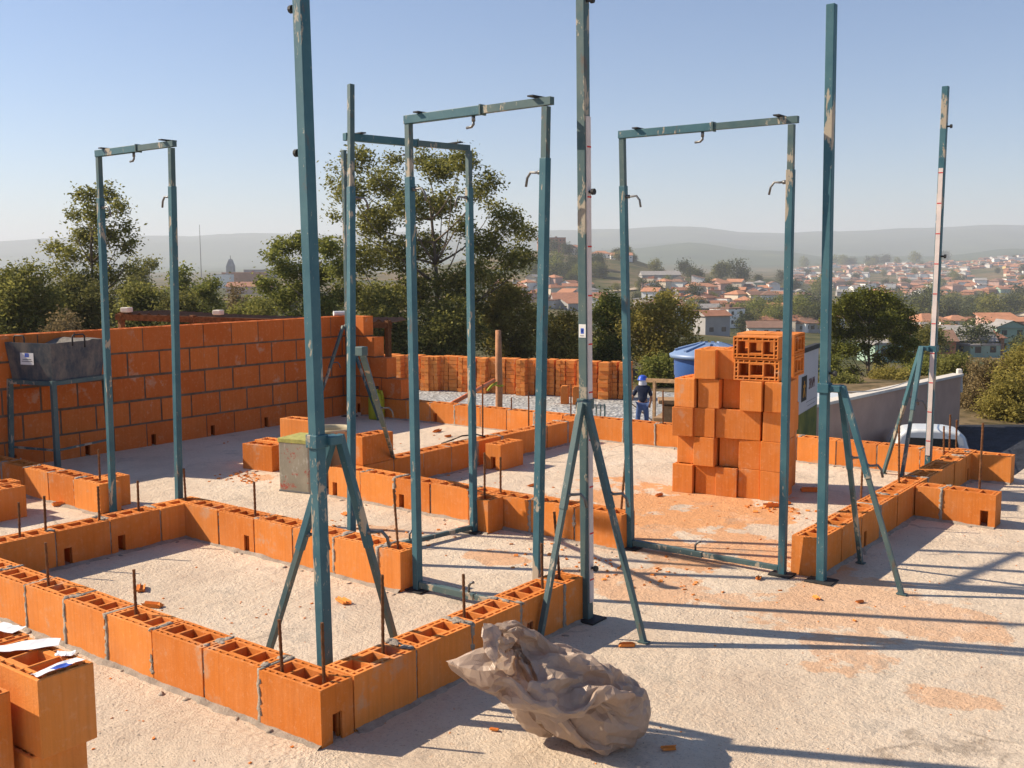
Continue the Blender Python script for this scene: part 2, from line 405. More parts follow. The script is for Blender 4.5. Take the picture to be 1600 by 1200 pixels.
def block_mesh(kind='full', hole=None, H=.19):
    """hole: None or tuples (face, lo): face 'f' (y=0), 'b' (y=.14), 'e' (x=L end)"""
    key = (kind, hole, H)
    if key in _cache: return _cache[key]
    xs = list(XS if kind == 'full' else XH); ys = list(YS); L = .29 if kind == 'full' else .14
    fn = solid_full if kind == 'full' else solid_half
    cut = None
    if hole:
        face, lo = hole; wd = .042
        if face in 'fb': xs = sorted(set(xs+[lo, lo+wd]))
        else: ys = sorted(set(ys+[lo, lo+wd]))
        def cut(x, y, z):
            if z > .095: return False
            if face == 'f': return lo < x < lo+wd and y < .04
            if face == 'b': return lo < x < lo+wd and y > .10
            return lo < y < lo+wd and x > L-.04
    zs = [0, .095, H] if hole else [0, H]
    nx, ny, nz = len(xs)-1, len(ys)-1, len(zs)-1
    S = {}
    for i in range(nx):
        for j in range(ny):
            cx = (xs[i]+xs[i+1])/2; cy = (ys[j]+ys[j+1])/2; s0 = fn(cx, cy)
            for k in range(nz):
                cz = (zs[k]+zs[k+1])/2; S[i, j, k] = s0 and not (cut and cut(cx, cy, cz))
    vi = {}; vs = []; fs = []
    def V(i, j, k):
        if (i, j, k) not in vi: vi[i, j, k] = len(vs); vs.append((xs[i], ys[j], zs[k]))
        return vi[i, j, k]
    g = lambda i, j, k: S.get((i, j, k), False)
    for (i, j, k), s in S.items():
        if not s: continue
        if not g(i-1, j, k): fs.append((V(i,j,k), V(i,j,k+1), V(i,j+1,k+1), V(i,j+1,k)))
        if not g(i+1, j, k): fs.append((V(i+1,j,k), V(i+1,j+1,k), V(i+1,j+1,k+1), V(i+1,j,k+1)))
        if not g(i, j-1, k): fs.append((V(i,j,k), V(i+1,j,k), V(i+1,j,k+1), V(i,j,k+1)))
        if not g(i, j+1, k): fs.append((V(i,j+1,k), V(i,j+1,k+1), V(i+1,j+1,k+1), V(i+1,j+1,k)))
        if not g(i, j, k-1): fs.append((V(i,j,k), V(i,j+1,k), V(i+1,j+1,k), V(i+1,j,k)))
        if not g(i, j, k+1): fs.append((V(i,j,k+1), V(i+1,j,k+1), V(i+1,j+1,k+1), V(i,j+1,k+1)))
    _cache[key] = (vs, fs); return vs, fs
def wob(v, amp=.0012):
    n = noise.noise_vector(Vector(v)*11); return Vector(v)+n*amp
def lump(mb, c, rx, ry, rz_, rot=0, n=9, m=5, seed=0, amp=.45):
    """irregular flattened lump"""
    vs = []; fs = []; ca, sa = math.cos(rot), math.sin(rot)
    for i in range(m+1):
        ph = math.pi*i/m
        for k in range(n):
            a = 2*math.pi*k/n; d = Vector((math.sin(ph)*math.cos(a), math.sin(ph)*math.sin(a), math.cos(ph)))
            f = 1+amp*noise.noise(d*1.7+Vector((seed*3.1, seed*1.7, 0)))*1.6
            x, y, z = d.x*rx*f, d.y*ry*f, d.z*rz_*f
            vs.append((c[0]+x*ca-y*sa, c[1]+x*sa+y*ca, c[2]+z))
    for i in range(m):
        for k in range(n): fs.append((i*n+k, i*n+n+k, i*n+n+(k+1) % n, i*n+(k+1) % n))
    mb.add(vs, fs)
def block_wall(name, label, start, ang, pieces, face_side='f', course=1, mort='mortar', group=None, topz=None, z0=0.0, cat='block wall'):
    """pieces: list of ('full'|'half', hole|None) laid from start along ang; y of block to the left of travel"""
    sx, sy = start; root = empty(name, (sx, sy, 0), label, cat, group)
    T = Matrix.Translation((sx, sy, z0)) @ Matrix.Rotation(ang, 4, 'Z')
    B = MB(); Mo = MB(); x = 0
    rnd = random.Random(hash(label) % 9999 if False else sum(map(ord, label)))
    for i, (kind, hole) in enumerate(pieces):
        vs, fs = block_mesh(kind, hole); L = .29 if kind == 'full' else .14
        J = Matrix.Translation((x+L/2, .07, 0)) @ Matrix.Rotation(R(rnd.uniform(-.7, .7)), 4, 'Z') @ Matrix.Rotation(R(rnd.uniform(-.35, .35)), 4, 'X') @ Matrix.Translation((-L/2+rnd.uniform(-.0015, .0015), -.07+rnd.uniform(-.002, .002), rnd.uniform(-.001, .003)))
        B.add([T @ (J @ wob(v)) for v in vs], fs)
        if i < len(pieces)-1:
            xc = x+L+.005; wide = rnd.random() < .38; jl, jr = ((rnd.uniform(.008, .016), rnd.uniform(.007, .014)) if wide else (.0046, .0046)); pr = .0065 if wide else 0
            # joint filling, a rough column of mortar
            nseg = 14; vs2 = []
            for k in range(nseg+1):
                z = -.002+(.1935 if wide else .185)*k/nseg
                for dx, y in ((-jl*(rnd.uniform(.6, 1.2) if wide else 1), .004-pr+rnd.uniform(-.003, .003)), (jr*(rnd.uniform(.6, 1.2) if wide else 1), .004-pr+rnd.uniform(-.003, .003)), (jr*(rnd.uniform(.6, 1.2) if wide else 1), .136+pr+rnd.uniform(-.003, .003)), (-jl*(rnd.uniform(.6, 1.2) if wide else 1), .136+pr+rnd.uniform(-.003, .003))):
                    vs2.append(T @ Vector((xc+dx, y, z)))
            fs2 = []
            for k in range(nseg):
                for q in range(4): a = k*4+q; b2 = k*4+(q+1) % 4; fs2.append((a, b2, b2+4, a+4))
            fs2.append((nseg*4, nseg*4+1, nseg*4+2, nseg*4+3))
            Mo.add(vs2, fs2)
            if rnd.random() < .75:
                for q in range(rnd.randint(3, 7)):
                    c = T @ Vector((xc+rnd.uniform(-.016, .016), rnd.uniform(.01, .13), .19))
                    lump(Mo, c, rnd.uniform(.008, .02), rnd.uniform(.012, .03), rnd.uniform(.003, .007), ang, seed=rnd.random()*50)
            if rnd.random() < .12:      # smear over the joint
                c = T @ Vector((xc+rnd.uniform(-.02, .02), -.001 if rnd.random() < .7 else .141, rnd.uniform(.05, .17)))
                for q in range(5): lump(Mo, c+Vector((0, 0, rnd.uniform(-.03, .03))), rnd.uniform(.005, .016), .0026, rnd.uniform(.008, .02), ang, seed=rnd.random()*50)
        x += L+.01
    tot = x-.01
    # squeezed mortar bed along both feet
    for side in (0, 1):
        nn = int(tot/.02); vs2 = []
        for k in range(nn+1):
            xx = tot*k/nn; q = T @ Vector((xx, 0, 0))
            wv = .014+.024*max(0, noise.noise(q*7+Vector((side*9, 0, 0)))+.25)+.010*noise.noise(q*31)
            hv = .008+.009*max(0, noise.noise(q*9+Vector((0, side*9, 3)))+.3)+.004*noise.noise(q*40)
            ys_ = (.003, -wv*.45, -wv*1.25) if side == 0 else (.137, .14+wv*.45, .14+wv*1.25)
            for yy, z in zip(ys_, (hv, hv*.8, -.003)): vs2.append(T @ Vector((xx, yy, z)))
        fs2 = []
        for k in range(nn):
            for q in range(2):
                a = k*3+q; f = (a, a+3, a+4, a+1); fs2.append(f if side == 1 else f[::-1])
        Mo.add(vs2, fs2)
    if z0 == 0: 
        for q in range(int(tot*9)):
            xx = rnd.uniform(0, tot); yy = rnd.choice((-1, 1))*rnd.uniform(.08, .125)+.07
            lump(Mo, T @ Vector((xx, yy, 0)), rnd.uniform(.006, .022), rnd.uniform(.005, .016), rnd.uniform(.003, .01), rnd.uniform(0, 3), 7, 4, rnd.random()*50)
    B.build('block_course', MAT['ceramic'], root); Mo.build('mortar', MAT[mort], root, True)
    return root
F_, H_ = 'full', 'half'
def P(s):
    """f/h; F = inspection hole in the near face, B = in the far face, digits keep it short"""
    out = []
    for c in s:
        out.append({'f': (F_, None), 'h': (H_, None), 'F': (F_, ('f', .21)), 'L': (F_, ('f', .036)), 'B': (F_, ('b', .21)), 'C': (F_, ('b', .036)), 'E': (F_, ('e', .049)), 'H': (H_, ('f', .05))}[c])
    return out
pi = math.pi
# A: runs in -X; travelling -X puts the block's y toward -Y, so start on the inner line
def runA():
    pcs = P('ffffffff')
    # last block reaches x=0 and carries the small opening in its end
    n = 9; start = -(n*.3-.01)
    return block_wall('block_wall', 'nearest low hollow block wall, running left from the corner beside the brown sack', (start, 0), 0, P('ffffffff')+P('E'))
runA()
block_wall('block_wall', 'low hollow block wall behind the brown sack, ending at the white ruler post', (0, .15), pi/2, P('ffffh')[:3]+[(F_, ('b', .2))][:0]+P('L')+P('h'))
def side_wall(label, x1, y0, pcs):   # wall running +Y whose right (+X) face is at x1; block y=0 side is the right face
    return block_wall('block_wall', label, (x1, y0), pi/2, pcs)
side_wall('low block wall at the left of the near room, with small square openings', -2.525, 1.434-5*.3+.01, P('fLLLf'))
block_wall('block_wall', 'low block wall at the back of the near left room, ending at a door post', (-2.523, 1.294), 0, P('fFfffh'))
block_wall('block_wall', 'low block wall through the middle of the floor, behind the two crossed door frames', (-2.67, 2.5), 0, P('LfLf')+P('h')+P('fff'))
block_wall('block_wall', 'one-block wall stub at the foot of the far doorway post', (-1.35, 2.352), 0, P('h'))
side_wall('low block wall running back from the middle wall towards the gravel yard', -2.5, 2.65, P('ffffffff')+P('h')[:1])
a3 = R(2.6)
block_wall('block_wall', 'long low block wall along the back of the floor before the gravel yard', (-5.14, 5.22), a3, P('fffLfffffff')+P('ffLffffLf'))
side_wall('low block wall on the right with small openings, running back behind the white vehicle', .59, 2.65, P('LfLfff')+P('fLfL'))
block_wall('block_wall', 'short low block wall on the far right with a small square opening near its end', (.60, 4.16), 0, P('hF'))
block_wall('block_wall', 'low block wall at the far left, ending at the left door frame', (-3.39-1.49, 1.30), 0, P('fffff'))

# second-course block standing on the end of the wall
def loose_block(label, loc, rz=0, tilt=None, kind='full', hole=None, group='loose hollow clay blocks', mat='ceramic', rx=0, ry=0):
    vs, fs = block_mesh(kind, hole); L = .29 if kind == 'full' else .14
    mb = MB(); mb.add([wob((a-L/2, b-.07, c)) for a, b, c in vs], fs)
    o = mb.build('hollow_block', MAT[mat]); o.location = loc; o.rotation_euler = (rx, ry, rz)
    bv = o.modifiers.new('edge', 'BEVEL'); bv.width = .0022; bv.segments = 1; bv.limit_method = 'ANGLE'; bv.angle_limit = R(60)
    return tag(o, label, 'hollow block', group)
loose_block('upright hollow block alone as a second course on the back left low wall end', (-2.575, 2.80, .194), pi/2, group=None)

# ------------------------------------------------------------------ pile of blocks
PA = R(9); px0, py0 = -.905, 3.955
def pl(x, y): return (px0+x*math.cos(PA)-y*math.sin(PA), py0+x*math.sin(PA)+y*math.cos(PA))
rr = random.Random(3)
def pile_block(label, x, y, z, rz=0, lying=False):
    if lying:   # on its long side, hollow end facing the camera
        X, Y = pl(x, y)
        o = loose_block(label, (X, Y, z), PA+rz, group='blocks of the tall pile')
        o.rotation_euler = (R(90), 0, PA+rz)
    else:
        X, Y = pl(x, y); o = loose_block(label, (X, Y, z), PA+pi/2+rz, group='blocks of the tall pile')
    return o
names = ['leftmost', 'second from the left', 'middle', 'second from the right', 'rightmost']
rows = ['bottom', 'second', 'third', 'fourth', 'fifth']
lay = [[.066, .214, .357, .500, .645], [.082, .212, .360, .503, .648], [.056, .203, None, None, .650], [.083, .228, .372, .516, .662]]
dep = [[.135, .158, .145, .162, .148], [.185, .130, .19, .165, .148], [.115, .14, 0, 0, .155], [.125, .145, .215, .125, .142]]
for r in range(4):
    for k, x in enumerate(lay[r]):
        if x is None: continue
        pile_block('hollow block %s in the %s row up of the orange pile' % (names[k], rows[r]) if r else 'hollow block %s in the bottom row of the orange pile' % names[k],
                   x, dep[r][k], r*.191, R(rr.uniform(-3, 3)) if not (r == 3 and k == 0) else R(-5))
X_, Y_ = pl(.42, .085); o = loose_block('block laid sideways in the middle of the third row of the pile, long face showing', (X_, Y_, 2*.191), PA+R(1), group='blocks of the tall pile')
pile_block('hollow block top left of the pile, standing forward of its neighbour', .20, .135, 4*.191, R(1))
pile_block('recessed hollow block in the top row of the pile, half in shade', .335, .19, 4*.191, R(-1))
X_, Y_ = pl(.527, .165); o = loose_block('lower of the two blocks lying on top of the pile with open ends showing', (X_, Y_, 4*.191), PA, group='blocks of the tall pile')
def lie(o, z, x, y):
    # long side down, hollow ends towards the viewer: local z becomes -y of the pile frame
    X, Y = pl(x, y); o.location = (X, Y, z+.07); o.rotation_mode = 'XYZ'
    o.matrix_basis = Matrix.Translation((X, Y, z+.07)) @ Matrix.Rotation(PA+R(1.5), 4, 'Z') @ Matrix.Rotation(R(90), 4, 'X')
lie(o, 4*.191, .527, .21)
o = loose_block('topmost block of the pile, lying with its open end towards the viewer', (X_, Y_, 5*.191), PA, group='blocks of the tall pile')
lie(o, 4*.191+.142, .520, .205)
# one block deep behind the right column
pile_block('block peeping out behind the right side of the pile at the bottom', .60, .46, 0, R(3))
pile_block('block peeping out behind the right side of the pile in the third row', .60, .45, 2*.191, R(-2))
pile_block('block peeping out behind the right side of the pile in the second row', .60, .45, .191, R(2))
pile_block('block peeping out behind the right side of the pile in the fourth row', .60, .45, 3*.191, R(1))
for zz, lv in ((4*.191, 'lower'), (4*.191+.142, 'upper')):
    for xx, sd in ((.41, 'left'), (.605, 'right')):
        o = loose_block('rear block of the pile top, %s level, seen through the %s open cells' % (lv, sd), (0, 0, 0), 0, group='blocks of the tall pile')
        X, Y = pl(xx, .465); o.matrix_basis = Matrix.Translation((X, Y, zz+.07)) @ Matrix.Rotation(PA, 4, 'Z') @ Matrix(((0, 0, 1, -.095), (1, 0, 0, 0), (0, 1, 0, 0), (0, 0, 0, 1)))
# ---- heap by the bucket
def gxy(u, v, z=0): p = gz(u, v, z); return p.x, p.y
lb = loose_block
lb('hollow block on the floor left of the paint tin, open cells up', (-3.74, 2.84, 0), R(8), group='blocks heaped by the paint tin')
lb('hollow block behind the one left of the paint tin', (-3.80, 3.0, 0), R(5), group='blocks heaped by the paint tin')
lb('hollow block on the floor hidden behind the paint tin', (-3.42, 3.02, 0), R(10), group='blocks heaped by the paint tin')
lb('hollow block on the floor just right of the paint tin, beside the tall post', (-3.15, 3.05, 0), R(-4), group='blocks heaped by the paint tin')
lb('hollow block on top of the heap behind the paint tin', (-3.50, 3.0, .19), R(6), group='blocks heaped by the paint tin')
lb('lone hollow block on the dusty floor with an arched opening in its end', (-2.335, 3.96, 0), pi/2+R(2), hole=('e', .049), group=None).rotation_euler = (0, 0, -pi/2+R(2))
lb('hollow block at the far left edge of the floor, in shade', (-3.79, .87, 0), pi/2, group=None)
lb('second hollow block at the far left edge, behind the shaded one', (-3.96, .93, 0), pi/2, group=None)
q = gxy(178, 795); lb('half block behind the foot of the left door frame', (q[0]-.10, q[1]+.07, 0), pi/2, kind='half', group=None)
# ---- near stack at the bottom left corner
for lab, x0, y0, z in (('near block topped with torn white and blue paper at the bottom left', -.17, -.955, .38),
                       ('block under the paper-topped one in the bottom left stack', -.20, -.965, .19),
                       ('lowest block of the bottom left stack under the paper', -.17, -.95, 0),
                       ('near block at the very left edge of the photo, half out of frame', -.235, -1.125, .35),
                       ('block under the one at the very left edge', -.235, -1.13, .16),
                       ('second paper-strewn block behind the nearest one', -.475, -.95, .38),
                       ('block below the second paper-strewn block', -.475, -.95, .19),
                       ('lowest block below the second paper-strewn block', -.475, -.95, 0)):
    lb(lab, (x0+.145, y0+.07, z), R(rr.uniform(-1, 1)), group='blocks of the near left stack')
def paper(label, x0, y0, x1, y1, wid, z, blue=None):
    root = empty('torn_paper', (x0, y0, z), label, 'paper'); mb = MB(); n = 14
    d = Vector((x1-x0, y1-y0, 0)); L = d.length; d.normalize(); s = Vector((-d.y, d.x, 0)); rq = random.Random(int(x0*1000))
    vs = []
    for i in range(n+1):
        for k in range(4):
            t = i/n; e = (k-1.5)/1.5*wid/2*(1+.35*noise.noise(Vector((t*6, k*3, x0*9))))
            pz = z+.003+.007*abs(noise.noise(Vector((t*2.5, k*.5, y0*9))))
            vs.append(Vector((x0, y0, 0))+d*(L*t+.002*rq.uniform(-1, 1))+s*e+Vector((0, 0, pz)))
    fs = [(i*4+k, i*4+4+k, i*4+5+k, i*4+1+k) for i in range(n) for k in range(3)]
    mb.add(vs, fs, 0); o = mb.build('sheet', [MAT['paper'], MAT['paper_blue']], root)
    if blue:
        for i in range(n):
            if blue[0] <= i/n <= blue[1]:
                for k in (0, 1): o.data.polygons[i*3+k].material_index = 1
    md = o.modifiers.new('s', 'SOLIDIFY'); md.thickness = .0008
    return root
zt = .573
paper('torn white paper strip with a blue patch on the nearest block edge', .10, -.95, .09, -.83, .03, zt, (.3, .7))
paper('wide torn white paper strip across the middle of the near blocks', -.16, -.965, -.055, -.80, .055, zt)
paper('small crumpled white paper scrap near the back of the paper-topped block', .015, -.85, .045, -.82, .03, zt)
paper('torn paper with a dark blue print on the farther near block', -.36, -.93, -.33, -.83, .05, zt, (.2, .8))
paper('white paper strip on the farthest block of the near stack', -.30, -.84, -.22, -.82, .05, zt)

# ------------------------------------------------------------------ rear left wall
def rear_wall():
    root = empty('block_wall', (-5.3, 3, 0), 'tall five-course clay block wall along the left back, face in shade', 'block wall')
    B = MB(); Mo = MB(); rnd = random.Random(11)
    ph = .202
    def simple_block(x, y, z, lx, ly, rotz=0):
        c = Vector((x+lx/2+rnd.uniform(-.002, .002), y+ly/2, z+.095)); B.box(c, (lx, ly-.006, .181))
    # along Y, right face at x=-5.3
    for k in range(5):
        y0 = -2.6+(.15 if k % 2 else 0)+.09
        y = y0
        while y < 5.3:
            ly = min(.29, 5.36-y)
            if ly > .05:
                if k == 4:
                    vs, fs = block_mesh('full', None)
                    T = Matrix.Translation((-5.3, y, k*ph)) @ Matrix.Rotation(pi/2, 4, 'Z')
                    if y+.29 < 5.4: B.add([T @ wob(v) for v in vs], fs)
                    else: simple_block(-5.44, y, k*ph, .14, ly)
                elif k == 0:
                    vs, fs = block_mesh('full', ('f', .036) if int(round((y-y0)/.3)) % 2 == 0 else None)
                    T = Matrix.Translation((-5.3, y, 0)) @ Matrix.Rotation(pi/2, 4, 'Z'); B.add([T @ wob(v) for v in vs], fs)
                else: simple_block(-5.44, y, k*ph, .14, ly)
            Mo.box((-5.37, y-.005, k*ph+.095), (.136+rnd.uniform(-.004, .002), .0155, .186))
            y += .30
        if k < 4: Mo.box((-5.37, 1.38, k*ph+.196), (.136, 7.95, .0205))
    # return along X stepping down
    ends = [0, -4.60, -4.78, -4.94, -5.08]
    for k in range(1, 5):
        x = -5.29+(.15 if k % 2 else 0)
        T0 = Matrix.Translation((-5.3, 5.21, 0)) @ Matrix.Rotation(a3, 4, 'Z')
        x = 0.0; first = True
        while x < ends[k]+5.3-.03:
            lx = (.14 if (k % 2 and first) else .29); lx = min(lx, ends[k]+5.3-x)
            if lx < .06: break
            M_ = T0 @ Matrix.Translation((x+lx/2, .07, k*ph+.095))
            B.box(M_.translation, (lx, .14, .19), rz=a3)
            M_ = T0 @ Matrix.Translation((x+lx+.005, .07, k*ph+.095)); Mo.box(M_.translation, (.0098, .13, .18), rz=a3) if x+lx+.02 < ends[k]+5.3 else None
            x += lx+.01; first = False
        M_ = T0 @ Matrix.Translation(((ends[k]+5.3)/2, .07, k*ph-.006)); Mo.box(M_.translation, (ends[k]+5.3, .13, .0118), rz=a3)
    B.build('block_courses', MAT['ceramic_shaded'], root); Mo.build('mortar', MAT['mortar_dark'], root)
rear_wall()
mb = MB(); mb.tube((-5.40, 5.12, 1.025), (-5.34, 5.24, 1.025), .025, n=10); tag(mb.build('pipe_offcut', MAT['white'], smooth=False), 'short white pipe offcut lying on the corner of the tall block wall', 'pipe')

# ------------------------------------------------------------------ rebars
def rebar(label, x, y, h, tx=0, ty=0, r=.0052, z0=.02):
    mb = MB(); n = int((h-z0)/.011); pts = []; rs = []
    for i in range(n+1):
        t = i/n; pts.append((x+tx*t, y+ty*t, z0+(h-z0)*t)); rs.append(r*(1.12 if i % 2 else .9))
    mb.path(pts, rs, 7); o = mb.build('rebar', MAT['rust'])
    return tag(o, label, 'steel bar', 'starter bars standing in the low walls')
def vz(u, v, x, y):
    """height of a vertical through (x,y) seen at row v"""
    d = (x-CX)*F2.x+(y-CY)*F2.y; return at(u, v, d).z
RB = [(77,916,71,848,'standing in the nearest wall, second from the left edge'),(213,962,209,890,'standing in the nearest wall in front of the broken clay shards'),
 (443,1050,436,968,'standing in the nearest wall just left of the big blue post'),(507,1066,503,973,'standing in the near corner block right of the big blue post'),
 (598,1022,597,898,'long, in the wall behind the sack, beside the post leg'),(726,967,724,897,'in the wall behind the sack, midway along'),
 (849,922,846,849,'in the wall behind the sack, near its far end'),(879,903,866,800,'leaning, in the last block of the wall behind the sack'),
 (30,840,29,785,'leftmost in the left side wall'),(71,831,69,775,'second from the left in the left side wall'),(155,814,153,760,'in the left side wall in front of the left wall end'),
 (216,799,215,751,'in the left side wall between the left door posts'),(291,782,287,732,'at the back corner of the near left room'),
 (399,807,397,753,'in the back wall of the near left room'),(625,857,615,764,'leaning, at the door end of the near room back wall'),
 (156,751,154,702,'in the far left wall beside the left door frame'),(782,770,782,714,'pale, in the middle wall right of the stub'),(757,775,757,707,'at the stub by the far doorway post'),
 (967,797,984,640,'very tall and leaning, at the right end of the middle wall'),(754,681,754,600,'tall, in the wall running back to the gravel'),
 (826,664,826,612,'in the wall running back, near the centre door post'),(799,641,799,621,'short, in the rear wall right of the wooden post'),
 (892,651,892,600,'in the rear wall behind the centre tripod'),(1036,663,1036,610,'in the rear wall left of the block pile'),
 (1406,754,1405,664,'at the junction of the two right walls'),(1476,706,1475,666,'first of three at the far right corner'),
 (1484,703,1485,648,'second and tallest of three at the far right corner'),(1495,697,1495,656,'third of three at the far right corner'),
 (1530,766,1536,661,'tall, at the end of the far right short wall'),(1345,775,1349,700,'thin, behind the right tripod leg')]
for u, v, u2, v2, lab in RB:
    p = gz(u, v, .185); h = vz(u2, v2, p.x, p.y); d = (p.x-CX)*F2.x+(p.y-CY)*F2.y; tp = at(u2, v2, d)
    rebar('rusty starter bar '+lab, p.x, p.y, tp.z, tp.x-p.x, tp.y-p.y, .0058 if d < 5 else .0065)

# ------------------------------------------------------------------ story poles with tripods
def crank(mb, p, out, r=.006, s=1):
    """bent handle: out then down"""
    p = Vector(p); out = Vector(out).normalized()
    mb.tube(p, p+out*.02*s, r*1.7, n=8)
    mb.path([p, p+out*.035*s, p+out*.06*s+Vector((0,0,.002)), p+out*.078*s+Vector((0,0,-.02*s)), p+out*.085*s+Vector((0,0,-.055*s))], r, 7)
def story_pole(label, x, y, h, legs, brk, s=.04, ruler=None, mat='blue', tilt=(0, 0), zb=.93, knobs=()):
    root = empty('story_pole', (x, y, 0), label, 'story pole', 'tall blue story poles with tripod legs')
    top = Vector((x+tilt[0], y+tilt[1], h)); b = Vector((x, y, .006))
    def ax(z): t = z/h; return Vector((x+tilt[0]*t, y+tilt[1]*t, z))
    mb = MB(); mb.bar(b, top, s, s, up=Vector((0, 1, 0))); mb.build('post', MAT[mat], root, bevel=.003)
    mb = MB(); mb.box((x, y, .004), (.13, .11, .007)); mb.build('base_plate', MAT['dark'], root)
    bx, by = brk; bd = Vector((bx, by, 0)).normalized(); c = ax(zb)
    mb = MB(); mb.box(c, (s+.014, s+.014, .045)); mb.box(c+bd*(s/2+.03), (.055 if abs(bx) > abs(by) else .05, .05 if abs(bx) > abs(by) else .055, .03)); 
    mb.build('bracket', MAT[mat], root, bevel=.003)
    for lx, ly in legs:
        s0 = c+bd*(s/2+.045); e = Vector((lx, ly, .004)); d = e-s0; side = Vector((lx-x, ly-y, 0)).normalized()*.015
        s0 = s0+side; mid = s0+(e-s0)*.44
        mb = MB(); mb.bar(s0+Vector((0,0,.012)), mid, .027, .027); leg = mb.build('leg', MAT[mat], root, bevel=.002)
        mb = MB(); mb.bar(mid-d*.01, e, .021, .021); mb.box(e+Vector((0,0,.001)), (.045, .03, .005)); mb.build('inner_tube', MAT['blue_worn'], leg)
        mb = MB(); o_ = Vector((.8, .6, 0)) if True else None
        crank(mb, s0+(mid-s0)*.86, o_); mb.build('crank_handle', MAT['steel'], leg, True)
    if ruler:
        fx, z0, z1 = ruler    # face: '+x' or '-y'
        mb = MB(); mk = MB()
        def off(z, e):
            a = ax(z); return a+(Vector((s/2+e, 0, 0)) if fx == '+x' else Vector((0, -s/2-e, 0)))
        wv = .028
        mb.bar(off(z0, .0035), off(z1, .0035), .006 if fx == '+x' else wv, wv if fx == '+x' else .006, up=Vector((0, 1, 0)))
        z = z0+.1
        while z < z1:
            q = off(z, .0071); mb.box(q, ((.0012, wv, .006) if fx == '+x' else (wv, .0012, .006)), mi=1); z += .2
        mb.build('ruler', [MAT['white_strip'], MAT['red']], root)
    for z, dx, dy in knobs:
        c = ax(z); o_ = Vector((dx, dy, 0)); mb = MB(); mb.tube(c+o_*(s/2), c+o_*(s/2+.022), .006, n=8); mb.tube(c+o_*(s/2+.02), c+o_*(s/2+.032), .013, n=10)
        mb.build('knob', MAT['dark'], root)
    return root
story_pole('blue post in the nearest corner', -.205, .211, 2.9, [(-.60, .25), (-.235, .62)], (.5, 1), mat='blue', tilt=(-.024, -.018), knobs=((1.87, -1, -.0), (2.32, -1, 0)))
bpy.data.objects['story_pole']['label'] = 'tallest blue post with tripod legs, inside the nearest block corner'
story_pole('grey-green post with white ruler and tripod legs at the wall end by the sack', .010, 1.503, 2.9, [(.025, 1.13), (.345, 1.405)], (.5, -1), tilt=(-.026, -.020), ruler=('+x', .08, 2.1), mat='blue_worn', knobs=((1.80, 1, 0), (2.55, 1, 0), (.23, 1, 0)))
story_pole('patchy blue post without ruler beside the end block of the right wall', .615, 2.615, 2.66, [(.665, 3.02), (.985, 2.635)], (1, .2), tilt=(-.026, -.02), knobs=((1.0, 1, 0),))
story_pole('distant blue post with red-marked ruler in the far right wall corner', .38, 5.2, 2.66, [(.03, 5.36), (.30, 4.85)], (-1, -.3), ruler=('-y', .2, 2.13), tilt=(.01, 0), knobs=((1.55, 1, 0), (2.4, 1, 0)))
story_pole('distant thin post with ruler in the shaded back left corner of the tall wall', -5.18, 5.10, 2.62, [(-5.2, 4.62), (-4.75, 5.08)], (.3, -1), ruler=('+x', .1, 1.9), mat='blue_worn', zb=.9)
pb = [o for o in bpy.data.objects if o.name.startswith('story_pole')]
# sticker on the ruler pole
def sticker(parent, name, c, nrm, wd, ht, rows_=()):
    """flat label: nrm is horizontal; rows_ = list of (mat, dx, dz, w, h)"""
    nrm = Vector(nrm).normalized(); xx = Vector((-nrm.y, nrm.x, 0)); zz = Vector((0, 0, 1)); c = Vector(c)
    def q(mb, dx, dz, w_, h_, e):
        mb.add([c+xx*(dx+a*w_/2)+zz*(dz+b*h_/2)+nrm*e for a, b in ((-1,-1),(1,-1),(1,1),(-1,1))], [(0,1,2,3)])
    mb = MB(); q(mb, 0, 0, wd, ht, 0); s = mb.build(name, MAT['white'], parent)
    by = {}
    for m_, dx, dz, w_, h_ in rows_: by.setdefault(m_, MB()); q(by[m_], dx, dz, w_, h_, .0008)
    for m_, b in by.items(): b.build('emblem', MAT[m_], s)
    return s
sticker(pb[1], 'sticker', (.0, 1.473, 1.235), (0, -1, 0), .034, .055, (('paper_blue', 0, .0, .015, .022), ('white', 0, .0, .005, .012), ('dark', 0, -.02, .02, .002)))

